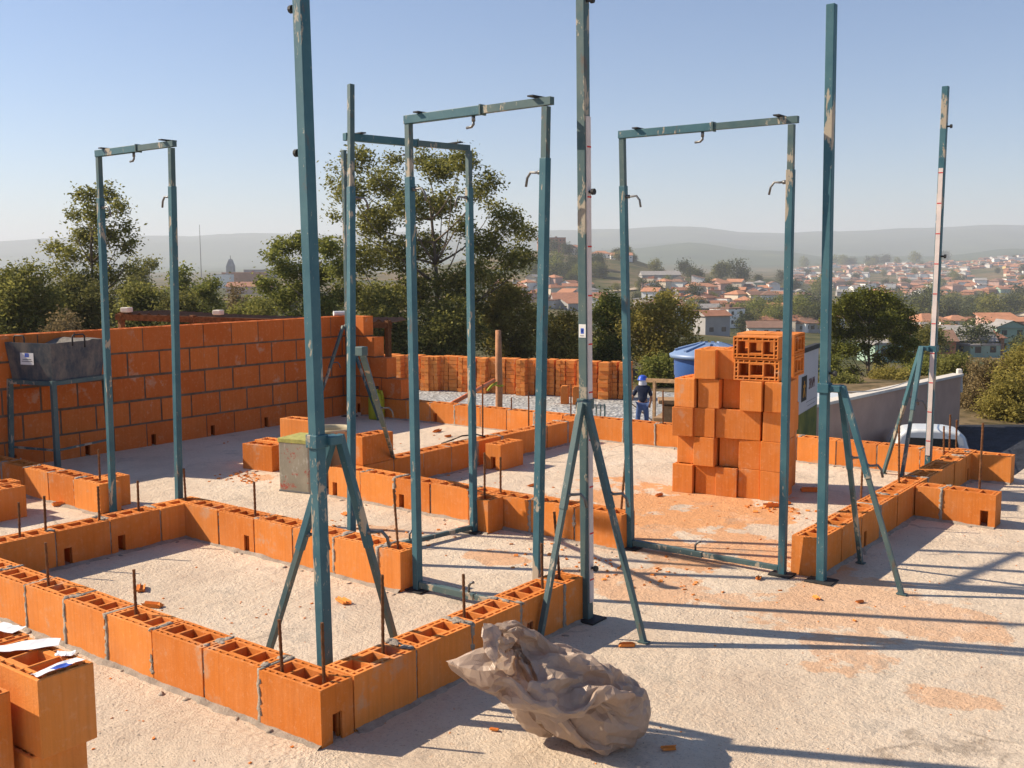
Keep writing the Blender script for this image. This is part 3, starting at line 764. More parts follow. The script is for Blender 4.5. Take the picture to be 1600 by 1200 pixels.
# ------------------------------------------------------------------ door frames
def door_frame(label, b1, t1, b2, t2, ext1=0.0, sill=True, mat='blue', brace=None, hooks=(1, 1), kside=1):
    root = empty('door_frame', (b1[0], b1[1], 0), label, 'door frame', 'adjustable blue steel door frames')
    B1 = Vector((*b1, .005)); B2 = Vector((*b2, .005)); T1 = Vector((*t1, 2.15)); T2 = Vector((*t2, 2.15))
    ax = (T2-T1).normalized(); s = .034; nrm = Vector((ax.y, -ax.x, 0))
    for B_, T_, sg in ((B1, T1, 1), (B2, T2, -1)):
        spl = B_+(T_-B_)*(.885 if sg == 1 else .90)
        mb = MB(); mb.bar(B_, spl, s, s, up=ax); post = mb.build('post', MAT[mat], root, bevel=.002)
        T2_ = T_+(T_-B_).normalized()*(ext1 if sg == 1 else -.012)
        mb = MB(); mb.bar(spl-Vector((0,0,.01)), T2_, s-.007, s-.007, up=ax); mb.build('inner_tube', MAT['blue_worn'], post)
        mb = MB(); mb.box(B_, (.11, .09, .008)); mb.build('foot_plate', MAT['dark'], post)
        mb = MB(); crank(mb, spl-Vector((0,0,.055))+ax*sg*s/2, ax*sg, .0055); mb.build('crank_handle', MAT['steel'], post, True)
    up = Vector((0, 0, 1))
    o_ = nrm*(.0 if not ext1 else -.034)
    mid = T1+(T2-T1)*.56
    mb = MB(); mb.bar(T1-ax*.017+o_+up*.008, mid+o_+up*.008, .034, .038); lin = mb.build('lintel', MAT[mat], root, bevel=.002)
    mb = MB(); mb.bar(mid-ax*.01+o_+up*.008, T2+ax*.03+o_+up*.008, .027, .031); mb.bar(mid+o_+up*.008, mid+ax*.008+o_+up*.008, .04, .044); mb.build('inner_tube', MAT['blue_worn'], lin)
    mb = MB(); mb.tube(T1+(T2-T1)*.5+o_-up*.01, T1+(T2-T1)*.5+o_-up*.035, .008)
    h0 = T1+(T2-T1)*.5+o_-up*.035; mb.path([h0, h0-up*.012, h0-up*.022-ax*.012, h0-up*.024-ax*.04], .006, 7); mb.build('crank_handle', MAT['steel'], lin, True)
    for t_ in (.10, .93):
        c = T1+(T2-T1)*t_+o_+up*.032; mb = MB(); mb.bar(c-nrm*.06-ax*.0, c+nrm*.035+up*.0, .03, .006); mb.build('lug', MAT['dark'], lin)
    if sill:
        mb = MB(); z = up*.028; m2 = B1+(B2-B1)*.5
        mb.bar(B1+ax*.02+z, m2+z, .03, .03); mb.bar(m2+z-ax*.01, B2-ax*.02+z, .024, .024); sl = mb.build('sill_bar', MAT['blue_worn'], root, bevel=.002)
        mb = MB(); c = B1+(B2-B1)*.45+z*1.5; mb.path([c, c+up*.03, c+up*.045+ax*.012, c+up*.052+ax*.03], .006, 7); mb.build('crank_handle', MAT['steel'], sl, True)
    return root
fr1 = door_frame('right blue door frame, between the middle wall end and the right wall', (-.418, 2.58), (-.44, 2.50), (.425, 2.60), (.447, 2.52))
fr2 = door_frame('nearest blue door frame, at the centre, behind the sack', (-.84, 1.365), (-.905, 1.42), (-.165, 1.38), (-.112, 1.375))
fr3 = door_frame('blue door frame behind the centre one, left post rising above the lintel', (-1.42, 1.50), (-1.545, 1.68), (-1.30, 2.335), (-1.40, 2.44), ext1=.27, sill=True)
fr4 = door_frame('small looking blue door frame at the far left beyond the near left room', (-3.35, 1.36), (-3.27, 1.33), (-2.69, 1.37), (-2.535, 1.31), sill=False)
# diagonal brace of the far frame
mb = MB(); c0 = at(566, 552, 5.9); e0 = gz(622, 740, 0); q0 = at(566, 552, 5.05)
root = empty('diagonal_prop', (e0.x, e0.y, 0), 'single slanting blue prop leaning down to the right behind the second post', 'prop')
mb.bar(q0, q0+(e0-q0)*.5, .027, .027); pr = mb.build('outer_tube', MAT['blue'], root, bevel=.002)
mb = MB(); mb.bar(q0+(e0-q0)*.48, e0, .021, .021); mb.build('inner_tube', MAT['blue_worn'], pr)
mb = MB(); mb.box(q0+Vector((-.005, 0, .01)), (.05, .04, .045)); mb.build('bracket', MAT['blue_worn'], root, bevel=.003)
mb = MB(); crank(mb, q0+(e0-q0)*.36, (.8, .6, 0), .005); mb.build('crank_handle', MAT['steel'], pr, True)

# ------------------------------------------------------------------ mortar trough on stand
def trough():
    # top corners on z=1.03 from the photograph's corner positions: near-left, near-right, far-right
    TA = R(15); ca, sa = math.cos(TA), math.sin(TA); O_ = Vector((-5.02-.125*1.0, 1.81+.235, 0)); cx = cy = 0
    def tw(x, y, z): return Vector((O_.x+x*ca-y*sa, O_.y+x*sa+y*ca, z))
    root = empty('mortar_trough', (O_.x, O_.y, 0), 'dark blue steel mortar trough on a tall leg stand in front of the tall wall', 'mortar trough')
    zt, zb = .95, .67; hx, hy = .225, .27; bx, by = .20, .24
    def ring(ax_, ay_, z): return [tw(-ax_, -ay_, z), tw(ax_, -ay_, z), tw(ax_, ay_, z), tw(-ax_, ay_, z)]
    o_ = ring(hx, hy, zt)+ring(bx, by, zb); i_ = ring(hx-.008, hy-.008, zt)+ring(bx-.008, by-.008, zb+.01)
    mb = MB(); mb.add(o_+i_, [(4,5,1,0),(5,6,2,1),(6,7,3,2),(7,4,0,3),(7,6,5,4),(8,9,13,12),(9,10,14,13),(10,11,15,14),(11,8,12,15),(12,13,14,15),(0,1,9,8),(1,2,10,9),(2,3,11,10),(3,0,8,11)])
    tm, t, b = newmat('trough_paint', rough=.6, spec=.3); p = position(t)
    c = ramp(t, noi(t, 3, 5, .7, p), (.35, (.012, .03, .055)), (.65, (.03, .06, .085)))
    c = mix(t, ramp(t, noi(t, 7, 6, .75, mapping(t, p, (1, 1, .6))), (.40, .15), (.62, .85)), c, (.20, .175, .145))
    t.links.new(c, b.inputs['Base Color'])
    tr = mb.build('tray', tm, root)
    for x0, y0 in ((-hx*.2, -1), (hx, 0)):
        mb = MB()
        if y0 < 0: ps = [(-.20, hy*.9), (-.10, hy*.9)]; P0 = [tw(-.10-.05, -hy+.02, 0), tw(-.10+.05, -hy+.02, 0)]
        else: P0 = [tw(hx-.002, -.06, 0), tw(hx-.002, .06, 0)]
        a_, b_ = P0; up = Vector((0, 0, 1)); m_ = (b_-a_)*.12
        mb.path([a_+up*(zt-.03), a_+up*(zt+.035), a_+m_+up*(zt+.05), b_-m_+up*(zt+.05), b_+up*(zt+.035), b_+up*(zt-.05)], .006, 8); mb.build('handle', MAT['dark'], tr, True)
    mb = MB(); n = 14; vs = []
    for i in range(n+1):
        for j in range(n+1):
            x = (-1+2*i/n)*(hx-.012); y = (-1+2*j/n)*(hy-.012)
            q = tw(x, y, 0); k = max(0, y/hy+.5); q.z = zt-.08+.085*min(1, k)+.015*noise.noise(q*9); vs.append(q)
    mb.add(vs, [(i*(n+1)+j, (i+1)*(n+1)+j, (i+1)*(n+1)+j+1, i*(n+1)+j+1) for i in range(n) for j in range(n)]); mb.build('mortar', MAT['mortar_wet'], tr, True)
    sticker(tr, 'sticker', tw(-.02, -hy+.008, .835), (sa, -ca, 0), .13, .095, (('paper_blue', 0, .024, .040, .028), ('dark', 0, -.008, .085, .004), ('dark', 0, -.022, .105, .004), ('white', .006, .024, .012, .010)))
    mb = MB(); fr = [tw(sx*(bx+.012), sy*(by+.012), .655) for sx, sy in ((-1,-1),(1,-1),(1,1),(-1,1))]
    for i in range(4): mb.bar(fr[i], fr[(i+1) % 4], .03, .03)
    mb.build('stand_frame', MAT['blue_worn'], root)
    for i, q in enumerate(fr):
        mb = MB(); e = Vector((q.x+(q.x-O_.x)*.10, q.y+(q.y-O_.y)*.08, 0)); mb.bar(q+Vector((0,0,.02)), e, .035, .035, up=Vector((0,1,0))); mb.build('leg', MAT['blue_worn'], root)
    mb = MB(); a, b2 = fr[1].copy(), fr[2].copy(); a.z = b2.z = .16; mb.bar(a, b2, .015, .015); a, b2 = fr[0].copy(), fr[1].copy(); a.z = b2.z = .16; mb.bar(a, b2, .015, .015); mb.build('stretcher', MAT['blue_worn'], root)
trough()

# ------------------------------------------------------------------ paint tin, bucket, jug
def tin():
    p = gz(438, 764); q = gz(500, 771)
    c = Vector((-2.945, 2.545, 0)); w_ = .25; h = .36
    tm, t, b = newmat('tin_metal', rough=.5, metal=.35, spec=.4); p = coords(t)
    cc = ramp(t, noi(t, 5, 5, .7, p), (.3, (.24, .23, .18)), (.7, (.40, .36, .28)))
    cc = mix(t, ramp(t, noi(t, 9, 5, .8, p), (.56, 0.), (.62, .8)), cc, (.42, .05, .03))
    cc = mix(t, ramp(t, noi(t, 6, 5, .8, mapping(t, p, (3, 3, 1))), (.55, 0.), (.62, .7)), cc, (.55, .52, .45))
    t.links.new(cc, b.inputs['Base Color'])
    root = empty('paint_tin', c, 'square dented metal paint tin with red stains, behind the big blue post', 'paint tin')
    mb = MB(); mb.box(c+Vector((0, 0, h/2)), (w_, w_, h-.004), rz=R(12)); body = mb.build('body', tm, root, bevel=.012)
    mb = MB(); mb.box(c+Vector((0, 0, h-.012)), (w_+.006, w_+.006, .03), rz=R(12)); mb.build('rim', simple('tin_rim', (.38, .36, .10), .6, .3, 25), root, bevel=.004)
    mb = MB(); mb.box(c+Vector((0, 0, .006)), (w_+.006, w_+.006, .012), rz=R(12)); mb.build('bottom_seam', MAT['steel'], root, bevel=.004)
    c2 = c+Vector((-.02, .28, 0))
    root = empty('bucket', c2, 'round cream plastic bucket standing behind the square paint tin', 'bucket')
    mb = MB(); prof = [(.115, 0), (.14, .36), (.146, .362), (.146, .385), (.136, .385), (.13, .36), (.108, .01)]; mb.lathe(c2, prof, 28)
    mb.lathe(c2, [(.0005, .012), (.11, .012)], 28); m = simple('cream_plastic', (.50, .42, .27), .6, .2, 7); mb.build('shell', m, root, True)
    mb = MB(); pts = [c2+Vector((.148*math.cos(a), .148*math.sin(a)*.5-.0, .37+.0*math.sin(a))) for a in np.linspace(pi, 2*pi, 14)]; pts = [Vector((q.x, q.y-.07, q.z-.05)) if 2 < i < 11 else q for i, q in enumerate(pts)]
    mb.path(pts, .003, 6); mb.build('handle', MAT['steel'], root, True)
tin()
def jug():
    c = gz(583, 657) + Vector((-.05, .10, 0)); root = empty('plastic_jug', c, 'yellow-green plastic jug standing in the shade near the back left corner', 'jug')
    mb = MB(); mb.lathe(c, [(.0005, 0), (.075, .002), (.08, .02), (.08, .2), (.07, .24), (.035, .27), (.022, .285), (.022, .30)], 20); mb.build('body', MAT['yellow'], root, True)
    mb = MB(); mb.lathe(c, [(.027, .298), (.027, .322), (.0005, .323)], 16); mb.build('lid', MAT['dark'], root)
    mb = MB(); mb.path([c+Vector((.03, 0, .275)), c+Vector((.075, 0, .28)), c+Vector((.088, 0, .24)), c+Vector((.078, 0, .19))], .009, 8); mb.build('handle', MAT['yellow'], root, True)
jug()

# ------------------------------------------------------------------ sack
# corners of the slumped sack, row by row, as steps in units of 1/1500 m (x, then depth, then height)
SACK = [
95,6,-10,-7,-7,-8,-9,-8,-8,-9,-9,-9,-10,-9,-9,-9,-10,-10,-10,-8,-11,-8,-14,-4,-8,-3,-10,-5,-17,-10,-13,11,1,3,-4,-5,-4,37,18,5,4,7,6,-10,5,-10,3,-15,-6,-1,2,4,12,14,11,8,8,7,9,8,8,8,9,9,8,8,8,8,5,6,4,9,-1,2,1,6,7,7,7,4,
128,-11,5,-12,-9,-8,-10,-12,-11,-13,-10,-10,-10,-11,-12,-13,-14,-12,-14,-15,-14,-20,-1,-16,-9,-8,-13,-4,-25,-6,-6,-17,9,19,11,-9,13,9,47,5,-21,9,5,1,9,9,-4,-14,-15,-19,2,8,9,18,11,13,10,11,11,12,12,14,14,14,13,13,12,11,6,4,7,1,4,5,7,12,8,19,12,-5,
201,-17,-30,-10,-10,-10,-12,-14,-14,-11,-14,-16,-17,-15,-13,-9,-16,-19,-19,-20,-21,-18,-16,-14,-17,-5,-11,-7,-18,-5,-18,-12,18,9,9,-10,-1,18,43,2,24,-8,15,12,11,4,11,-12,-11,5,-16,9,11,8,5,16,14,14,14,13,14,14,14,15,14,13,14,13,13,7,8,8,4,4,7,3,-7,11,33,19,
240,-23,-36,-10,-9,-12,-14,-13,-10,-16,-19,-17,-12,-17,-20,-20,-19,-13,-21,-21,-30,-22,-17,-19,-16,-11,-6,-10,-13,2,-11,-12,-8,23,13,1,1,36,47,7,-15,11,4,20,9,13,-6,-16,4,-2,-4,-16,10,12,15,16,18,18,18,18,17,17,17,15,16,15,11,15,13,14,10,8,3,5,6,4,-6,-7,15,43,
192,8,3,-14,-4,-9,-11,-14,-14,-18,-13,-20,-24,-22,-20,-11,-21,-20,-21,-26,-26,-26,-16,-18,-22,-7,-14,-4,-10,-6,1,-5,-4,6,2,8,-14,29,52,11,5,-24,0,23,37,11,-3,-36,12,2,-8,11,8,7,15,17,20,17,13,12,16,18,18,17,25,23,19,17,15,12,14,10,8,5,6,0,-6,-5,-5,-16,
226,-3,15,-16,-6,-11,-16,-13,-18,-17,-24,-20,-23,-22,-10,-19,-25,-25,-20,-28,-15,-26,-30,-23,-19,-2,-19,13,-12,-3,2,-7,-9,-6,-7,-9,-13,23,36,18,19,-12,0,14,29,19,3,-4,-8,22,-2,14,2,7,17,-11,15,19,19,19,19,20,19,20,18,21,22,25,21,12,15,14,11,10,5,-10,6,2,-24,-3,
249,-2,0,-9,-8,-7,-14,-15,-20,-24,-15,-26,-25,-15,-13,-25,-26,-20,-28,-16,-25,-30,-16,-23,-26,8,-20,2,-15,5,4,-8,-9,-4,5,-18,-30,17,25,20,2,18,-2,-7,28,21,9,2,15,-12,2,8,-7,25,17,25,8,19,19,20,19,20,20,19,17,19,19,20,18,20,14,17,17,11,-2,-4,8,-7,-8,-5,
264,0,-3,-10,-12,-12,-17,-13,-15,-23,-22,-19,-23,-12,-21,-26,-20,-28,-17,-27,-25,-24,-24,-25,-7,-21,1,-17,6,4,-4,3,-6,-6,-5,-9,-25,7,23,20,-3,-8,1,17,26,6,9,-1,18,-1,9,-25,10,13,39,29,17,13,21,20,20,20,20,21,20,18,17,20,21,16,17,13,15,13,0,-2,8,-11,-1,-19,
280,-3,-11,-4,-11,-13,-19,-10,-22,-20,-17,-23,-24,-12,-25,-22,-26,-24,-18,-25,-28,-26,-25,-26,-18,-6,-5,2,1,0,-11,14,-14,3,-7,-19,-4,-11,10,33,4,5,-6,10,24,9,17,-23,25,12,-22,-20,11,20,35,21,21,21,19,19,18,19,18,18,22,22,28,22,16,14,23,18,11,10,10,2,-6,6,-14,-12,
293,-8,-5,-5,-12,-16,-13,-16,-21,-18,-20,-24,-24,-15,-25,-22,-26,-17,-28,-25,-24,-26,-28,-24,-25,8,5,-23,18,-5,-12,10,-15,11,-26,-1,-3,-5,0,26,21,10,-7,10,6,19,14,-17,15,-3,-20,-8,12,13,20,37,8,21,20,19,20,20,20,24,28,24,18,27,25,15,6,19,19,17,10,-4,3,-3,-3,-14,
303,-6,-3,-12,-8,-17,-11,-18,-20,-20,-23,-23,-17,-26,-20,-27,-18,-25,-26,-26,-24,-27,-27,-25,-25,-9,8,2,4,-8,6,-13,4,-13,2,2,-8,-5,-8,6,22,24,-14,4,15,22,11,-2,-10,-4,-11,7,19,10,16,24,22,20,20,20,18,20,18,21,23,25,25,17,26,26,9,19,16,12,10,5,-6,8,-9,-10,
317,-12,-8,-3,-11,-17,-11,-19,-18,-23,-22,-22,-20,-23,-27,-19,-23,-26,-26,-26,-25,-27,-26,-25,-25,-20,10,-7,1,20,2,-6,-9,-8,8,-23,9,-4,4,7,-12,23,16,5,3,16,12,12,-23,-19,19,9,20,18,9,19,21,19,16,18,18,18,19,18,26,26,26,19,19,21,26,11,14,22,13,1,-1,-3,-8,-5,
317,1,-8,-5,-18,-8,-15,-18,-22,-21,-23,-20,-24,-25,-21,-21,-28,-23,-28,-24,-27,-27,-27,-24,-24,-25,-1,-1,14,23,-21,-8,-7,16,-21,1,20,-2,3,-2,-10,15,-4,0,24,1,26,-8,-25,-1,11,20,26,31,8,12,24,20,17,16,16,19,18,18,19,22,23,23,21,21,20,22,15,8,9,8,6,1,-3,-3,
331,-7,0,-18,-5,-17,-13,-18,-22,-23,-21,-22,-24,-22,-21,-27,-23,-28,-25,-27,-27,-27,-27,-25,-22,-24,-19,5,14,19,-4,3,-11,-3,-15,28,-18,8,10,-15,0,8,3,9,-1,25,-9,-8,-5,17,4,22,29,17,4,23,26,25,18,16,15,15,18,19,19,21,23,23,23,19,21,21,13,17,9,9,1,0,-2,-5,
338,0,-16,-2,-13,-19,-10,-22,-21,-22,-20,-22,-23,-21,-27,-22,-28,-25,-27,-27,-28,-27,-26,-27,-21,-22,-23,-10,18,18,-4,6,6,-7,-6,0,-7,23,-16,18,-2,2,-7,7,21,-4,-14,3,2,27,6,20,26,-8,23,24,26,25,22,18,15,15,14,17,21,18,22,24,24,22,21,19,17,16,10,7,7,-2,-4,-1,
352,-14,-3,-7,-18,-18,-10,-22,-18,-20,-24,-23,-21,-25,-23,-27,-25,-26,-28,-28,-27,-27,-27,-26,-24,-21,-21,-19,15,22,7,15,-13,5,-22,9,5,14,2,1,-16,10,9,6,4,21,-18,-3,-6,23,29,-4,24,3,23,24,25,24,23,22,17,14,15,15,17,19,21,22,23,25,21,21,11,19,3,5,7,8,4,-7,
357,-12,2,-14,-19,-9,-20,-18,-20,-22,-23,-22,-24,-24,-24,-25,-26,-28,-28,-28,-27,-27,-27,-26,-22,-23,-21,-1,-7,21,26,-11,8,-15,-19,22,9,17,3,-11,-7,14,-1,17,5,8,-7,-2,-10,4,33,15,1,22,20,24,23,24,22,21,22,16,14,15,16,19,19,21,23,22,21,19,21,9,9,11,3,2,4,5,
359,3,-9,-17,-8,-16,-20,-22,-23,-19,-22,-23,-25,-22,-25,-26,-28,-28,-27,-28,-27,-27,-27,-26,-26,-16,-20,2,-8,10,27,-9,1,6,-15,12,20,5,-6,-10,12,4,9,-17,15,21,-18,24,-15,-19,27,19,13,26,16,25,24,25,22,21,21,19,16,15,15,19,19,19,23,22,21,20,20,14,10,8,5,4,4,-2,
373,-4,-13,-8,-16,-21,-18,-23,-16,-24,-22,-24,-21,-25,-26,-28,-28,-29,-25,-27,-28,-27,-27,-26,-23,-15,-22,-15,17,-1,13,21,-12,5,-2,14,-7,7,-10,13,17,-1,13,-23,5,24,-2,12,-1,-18,17,19,-1,25,25,16,28,27,25,22,20,20,19,16,16,17,20,16,23,22,20,21,13,14,13,14,4,8,1,-11,
381,-9,-7,-14,-19,-16,-23,-17,-20,-23,-24,-21,-24,-26,-27,-29,-29,-25,-28,-29,-27,-27,-27,-19,-26,-13,-18,-14,15,-13,14,17,2,7,-6,2,13,-2,-4,-8,21,12,15,-10,-16,18,11,-8,15,-15,20,3,16,23,11,27,21,27,27,27,22,19,20,19,18,17,19,10,23,24,22,19,17,13,13,12,6,7,-4,-1,
388,-9,-11,-15,-16,-19,-21,-23,-23,-18,-24,-24,-25,-25,-27,-28,-28,-27,-27,-28,-27,-28,-28,-26,-6,-16,-18,-17,10,3,-12,14,7,12,8,-7,14,4,0,-22,9,16,15,15,-16,9,-11,-1,17,-6,9,17,0,27,12,30,28,17,27,28,22,25,20,22,19,19,2,23,22,15,23,27,20,15,10,9,10,8,1,-2,
391,-9,-11,-16,-19,-21,-22,-23,-15,-23,-24,-24,-24,-27,-27,-28,-28,-28,-26,-28,-28,-27,-28,-22,-4,-22,-6,-23,-11,15,18,-2,-16,23,-4,10,7,15,-8,-6,-10,12,10,13,-1,0,-16,24,-7,14,16,-5,0,25,20,29,26,22,25,22,26,25,25,16,21,9,14,26,10,25,25,13,23,20,21,10,8,6,2,0,
392,-11,-10,-18,-19,-22,-22,-17,-20,-24,-21,-25,-26,-26,-27,-27,-28,-28,-28,-29,-27,-27,-26,-20,-9,-12,-18,-27,-8,8,23,-10,20,11,-1,-16,23,9,12,-6,-11,-17,17,13,-9,7,11,-9,9,17,-1,22,-11,13,29,28,26,28,14,27,25,19,23,19,22,8,25,13,23,23,24,16,21,19,14,17,6,10,4,-1,
389,-11,-8,-19,-20,-20,-20,-21,-22,-22,-21,-25,-26,-24,-27,-28,-28,-28,-28,-28,-28,-27,-25,-19,-10,-6,-19,-22,-19,20,4,11,6,-1,9,-18,21,8,11,2,-20,-3,-4,20,-8,6,9,-7,21,0,20,10,7,13,14,25,28,27,23,20,18,19,23,17,22,16,30,16,25,22,23,16,13,17,22,11,13,7,2,1,
388,-11,-13,-22,-17,-21,-20,-21,-22,-20,-18,-24,-25,-26,-28,-28,-28,-28,-28,-28,-26,-26,-18,-21,-14,-22,-9,-29,10,-4,-1,13,13,7,-5,-2,2,22,-9,6,6,-24,-6,13,21,-9,16,-16,19,12,16,-3,12,12,25,20,26,26,22,17,18,20,20,21,21,25,25,22,16,22,22,27,16,17,16,12,12,1,9,-1,
386,-10,-19,-23,-16,-20,-20,-22,-21,-22,-17,-22,-23,-25,-27,-28,-29,-28,-28,-27,-26,-18,-25,-22,-23,-22,-6,-14,-16,5,18,-15,28,21,3,-4,-3,-3,15,-24,19,-5,-9,11,1,9,-5,-3,12,23,2,9,26,10,1,23,24,25,21,16,18,29,12,26,21,29,18,26,26,20,19,22,19,18,13,13,5,17,2,-3,
382,-10,-22,-23,-21,-20,-18,-20,-22,-20,-21,-22,-21,-22,-24,-27,-28,-28,-28,-28,-21,-26,-20,-23,-28,-26,-13,-17,-11,20,13,-1,25,6,19,-19,7,-16,14,-2,-8,-6,22,-15,19,18,-3,-11,11,1,10,15,22,7,4,19,22,25,27,12,20,21,18,26,26,24,27,26,25,23,16,9,19,22,13,8,22,3,-2,2,
375,-11,-16,-22,-24,-23,-21,-18,-22,-21,-20,-24,-23,-22,-19,-22,-27,-29,-28,-26,-23,-27,-28,-19,-27,-21,-28,-17,17,-1,9,22,-2,8,20,-23,7,4,6,2,-18,11,0,10,1,20,10,-15,-5,1,22,19,3,9,7,22,21,25,25,16,26,21,22,24,24,24,28,23,24,27,19,15,13,6,16,22,4,7,14,1,
366,-12,-15,-16,-24,-23,-22,-23,-21,-22,-21,-23,-21,-21,-22,-18,-23,-29,-27,-25,-27,-27,-26,-24,-27,-28,-25,-14,12,8,21,-5,16,21,-8,-23,15,-6,7,14,3,-20,10,22,-15,15,4,1,12,-12,10,15,19,0,4,25,24,26,21,21,18,19,29,27,28,25,17,23,27,26,26,7,9,13,22,10,19,11,2,-1,
352,-13,-15,-9,-22,-24,-23,-22,-22,-23,-18,-21,-21,-20,-22,-22,-18,-28,-26,-27,-28,-26,-27,-27,-27,-23,-28,-14,16,3,17,5,20,-4,7,-21,7,10,20,-16,17,-14,1,17,-10,13,-1,19,-9,4,13,3,24,10,-4,9,24,27,27,27,25,18,17,29,27,28,24,22,18,27,26,12,5,15,19,20,15,0,-1,-6,
337,-12,-4,-14,-23,-23,-22,-22,-23,-17,-17,-19,-22,-21,-21,-21,-20,-28,-27,-29,-28,-27,-25,-28,-24,-28,-27,-13,9,8,23,19,-8,20,-6,-21,23,9,-4,5,-3,10,4,3,-15,21,-6,18,-1,15,8,4,3,23,1,-5,20,24,26,27,29,18,23,25,28,27,30,21,15,26,26,15,5,20,20,13,-1,-1,1,-6,
322,-12,3,-19,-18,-20,-23,-22,-23,-20,-6,-22,-20,-20,-20,-21,-26,-27,-30,-29,-28,-27,-29,-25,-28,-23,-27,5,-7,21,20,1,16,11,-11,-16,14,-5,9,4,-4,11,5,-8,5,13,-16,17,17,9,9,12,-3,21,15,-13,10,25,27,27,24,28,22,24,26,28,29,22,16,25,23,18,9,21,12,1,0,-2,2,-5,
306,-10,6,-8,-23,-23,-23,-23,-22,-19,0,-19,-20,-19,-21,-25,-26,-30,-30,-29,-29,-29,-27,-26,-24,-26,-19,-11,7,23,20,1,26,-8,8,-15,-5,9,-2,-7,8,8,-3,12,-20,24,4,-11,14,14,16,19,5,2,27,2,-14,26,26,24,27,28,28,24,23,28,26,20,25,21,18,22,15,7,7,0,1,-2,4,-6,
290,-7,4,-2,-22,-23,-21,-23,-23,-21,-6,-3,-19,-21,-24,-26,-28,-30,-29,-30,-29,-26,-28,-26,-26,-24,-7,-23,14,28,-2,22,18,-8,3,-23,1,4,0,20,-16,7,0,16,-21,16,18,-16,11,16,15,10,14,12,13,-2,12,-1,28,24,29,28,28,28,26,26,25,23,24,18,20,16,7,7,7,1,0,0,3,-5,
274,-5,3,4,-20,-22,-22,-23,-23,-22,-10,3,-16,-22,-26,-26,-28,-29,-29,-30,-28,-27,-27,-24,-26,-27,1,-29,23,23,0,17,20,1,-13,-6,-13,18,-11,17,-10,-8,-2,19,-13,15,18,-11,16,-9,20,7,15,16,7,18,20,2,4,27,28,29,28,26,25,25,26,25,20,16,23,11,13,6,2,1,0,2,4,-6,
257,0,7,0,-20,-20,-19,-22,-24,-23,-14,6,-13,-27,-26,-25,-23,-29,-30,-29,-27,-28,-28,-27,-24,-19,-15,2,11,19,4,23,15,2,-10,-19,-15,19,-2,13,5,-3,-18,17,-2,-12,20,12,-10,18,-8,9,20,10,14,27,18,6,2,18,28,28,29,21,25,28,28,25,11,21,19,16,6,8,2,3,15,0,-11,-5,
245,1,6,-1,-19,-20,-18,-19,-20,-22,-22,7,-14,-27,-27,-23,-25,-25,-27,-29,-30,-23,-26,-27,-28,-7,-30,23,3,8,17,17,9,12,-14,-8,-10,2,-2,9,9,-1,-19,20,-9,-3,2,7,10,17,-12,-1,18,19,11,22,25,15,2,9,25,29,29,28,19,24,26,25,9,20,18,17,9,21,-10,20,1,-2,-7,-4,
233,2,5,-1,-19,-19,-20,-19,-6,-23,-23,-10,-6,-27,-28,-26,-21,-28,-22,-28,-29,-27,-27,-20,-14,-24,-27,11,24,17,15,3,19,0,-10,-16,-12,-2,3,5,12,9,-14,13,-20,-3,-2,13,14,4,18,-25,12,23,19,24,25,19,8,4,18,29,29,29,27,20,27,21,1,17,17,18,23,5,12,6,-4,1,-10,9,
240,-18,3,1,-18,-19,-20,-16,-6,-19,-26,-18,1,-25,-28,-29,-22,-29,-26,-17,-28,-27,-29,-23,-23,-19,-7,5,28,25,4,8,6,3,-18,-1,-16,-7,11,17,-18,4,13,-1,-18,-9,-5,19,4,21,16,-18,0,13,22,24,24,23,21,5,9,28,29,28,28,26,22,16,19,-7,16,25,20,6,15,-1,3,-4,-3,6,
241,-16,7,-18,-18,-8,-22,-21,-12,-8,-23,-25,-7,-18,-28,-28,-22,-29,-20,-23,-26,-29,-28,-29,-5,-15,-7,5,26,16,-5,6,9,6,-3,-8,-17,-6,17,5,-20,1,4,12,-20,-12,-8,19,3,22,11,16,-16,4,21,18,25,25,24,18,5,19,29,29,29,22,24,24,9,-8,15,22,18,7,18,4,-1,-5,11,-9,
241,-6,-18,-15,-18,-1,-17,-17,-22,-18,-16,-24,-15,-16,-26,-28,-22,-15,-25,-27,-24,-29,-25,-15,-8,-12,-2,1,22,-1,5,-2,8,-2,3,-1,-21,5,19,-2,-20,-10,3,15,-7,-20,-9,15,14,5,15,21,2,1,0,23,16,25,25,25,15,10,27,28,29,28,24,20,5,4,0,23,19,14,6,8,6,-12,19,10,
228,-6,-17,-16,-13,-8,-9,-20,-22,-25,-6,-17,-26,-20,-26,-25,-26,-7,-29,-19,-26,-27,-27,-8,-6,-28,5,26,6,-13,20,-12,2,-1,4,-8,7,-9,3,20,-13,-21,8,-8,3,-17,-9,1,15,5,16,20,15,1,-2,22,9,24,25,25,25,12,21,28,28,28,18,24,2,3,19,7,14,14,8,8,5,5,3,16,
211,-1,-11,-17,-7,-13,-14,-19,-22,-27,-10,-12,-27,-22,-24,-27,-18,-10,-30,-16,-25,-29,-25,3,-23,-22,24,25,-18,4,3,-8,-1,-1,0,18,-13,4,4,13,-12,-20,-8,7,-11,-6,-17,4,6,6,18,17,19,10,-3,20,5,19,26,25,25,24,14,29,28,27,15,23,0,19,4,4,15,14,9,7,6,10,9,9,
193,0,-5,-12,-13,-14,-15,-17,-20,-25,-14,-16,-20,-19,-31,-21,-12,-26,-13,-21,-28,-30,-23,-5,-22,4,30,-9,-16,8,1,-12,1,-2,13,23,2,-21,15,-2,-9,-11,-16,1,-9,-9,-10,-5,5,6,17,17,19,19,2,15,3,15,24,25,25,25,20,28,26,27,27,9,7,8,11,3,9,15,9,9,5,11,8,10,
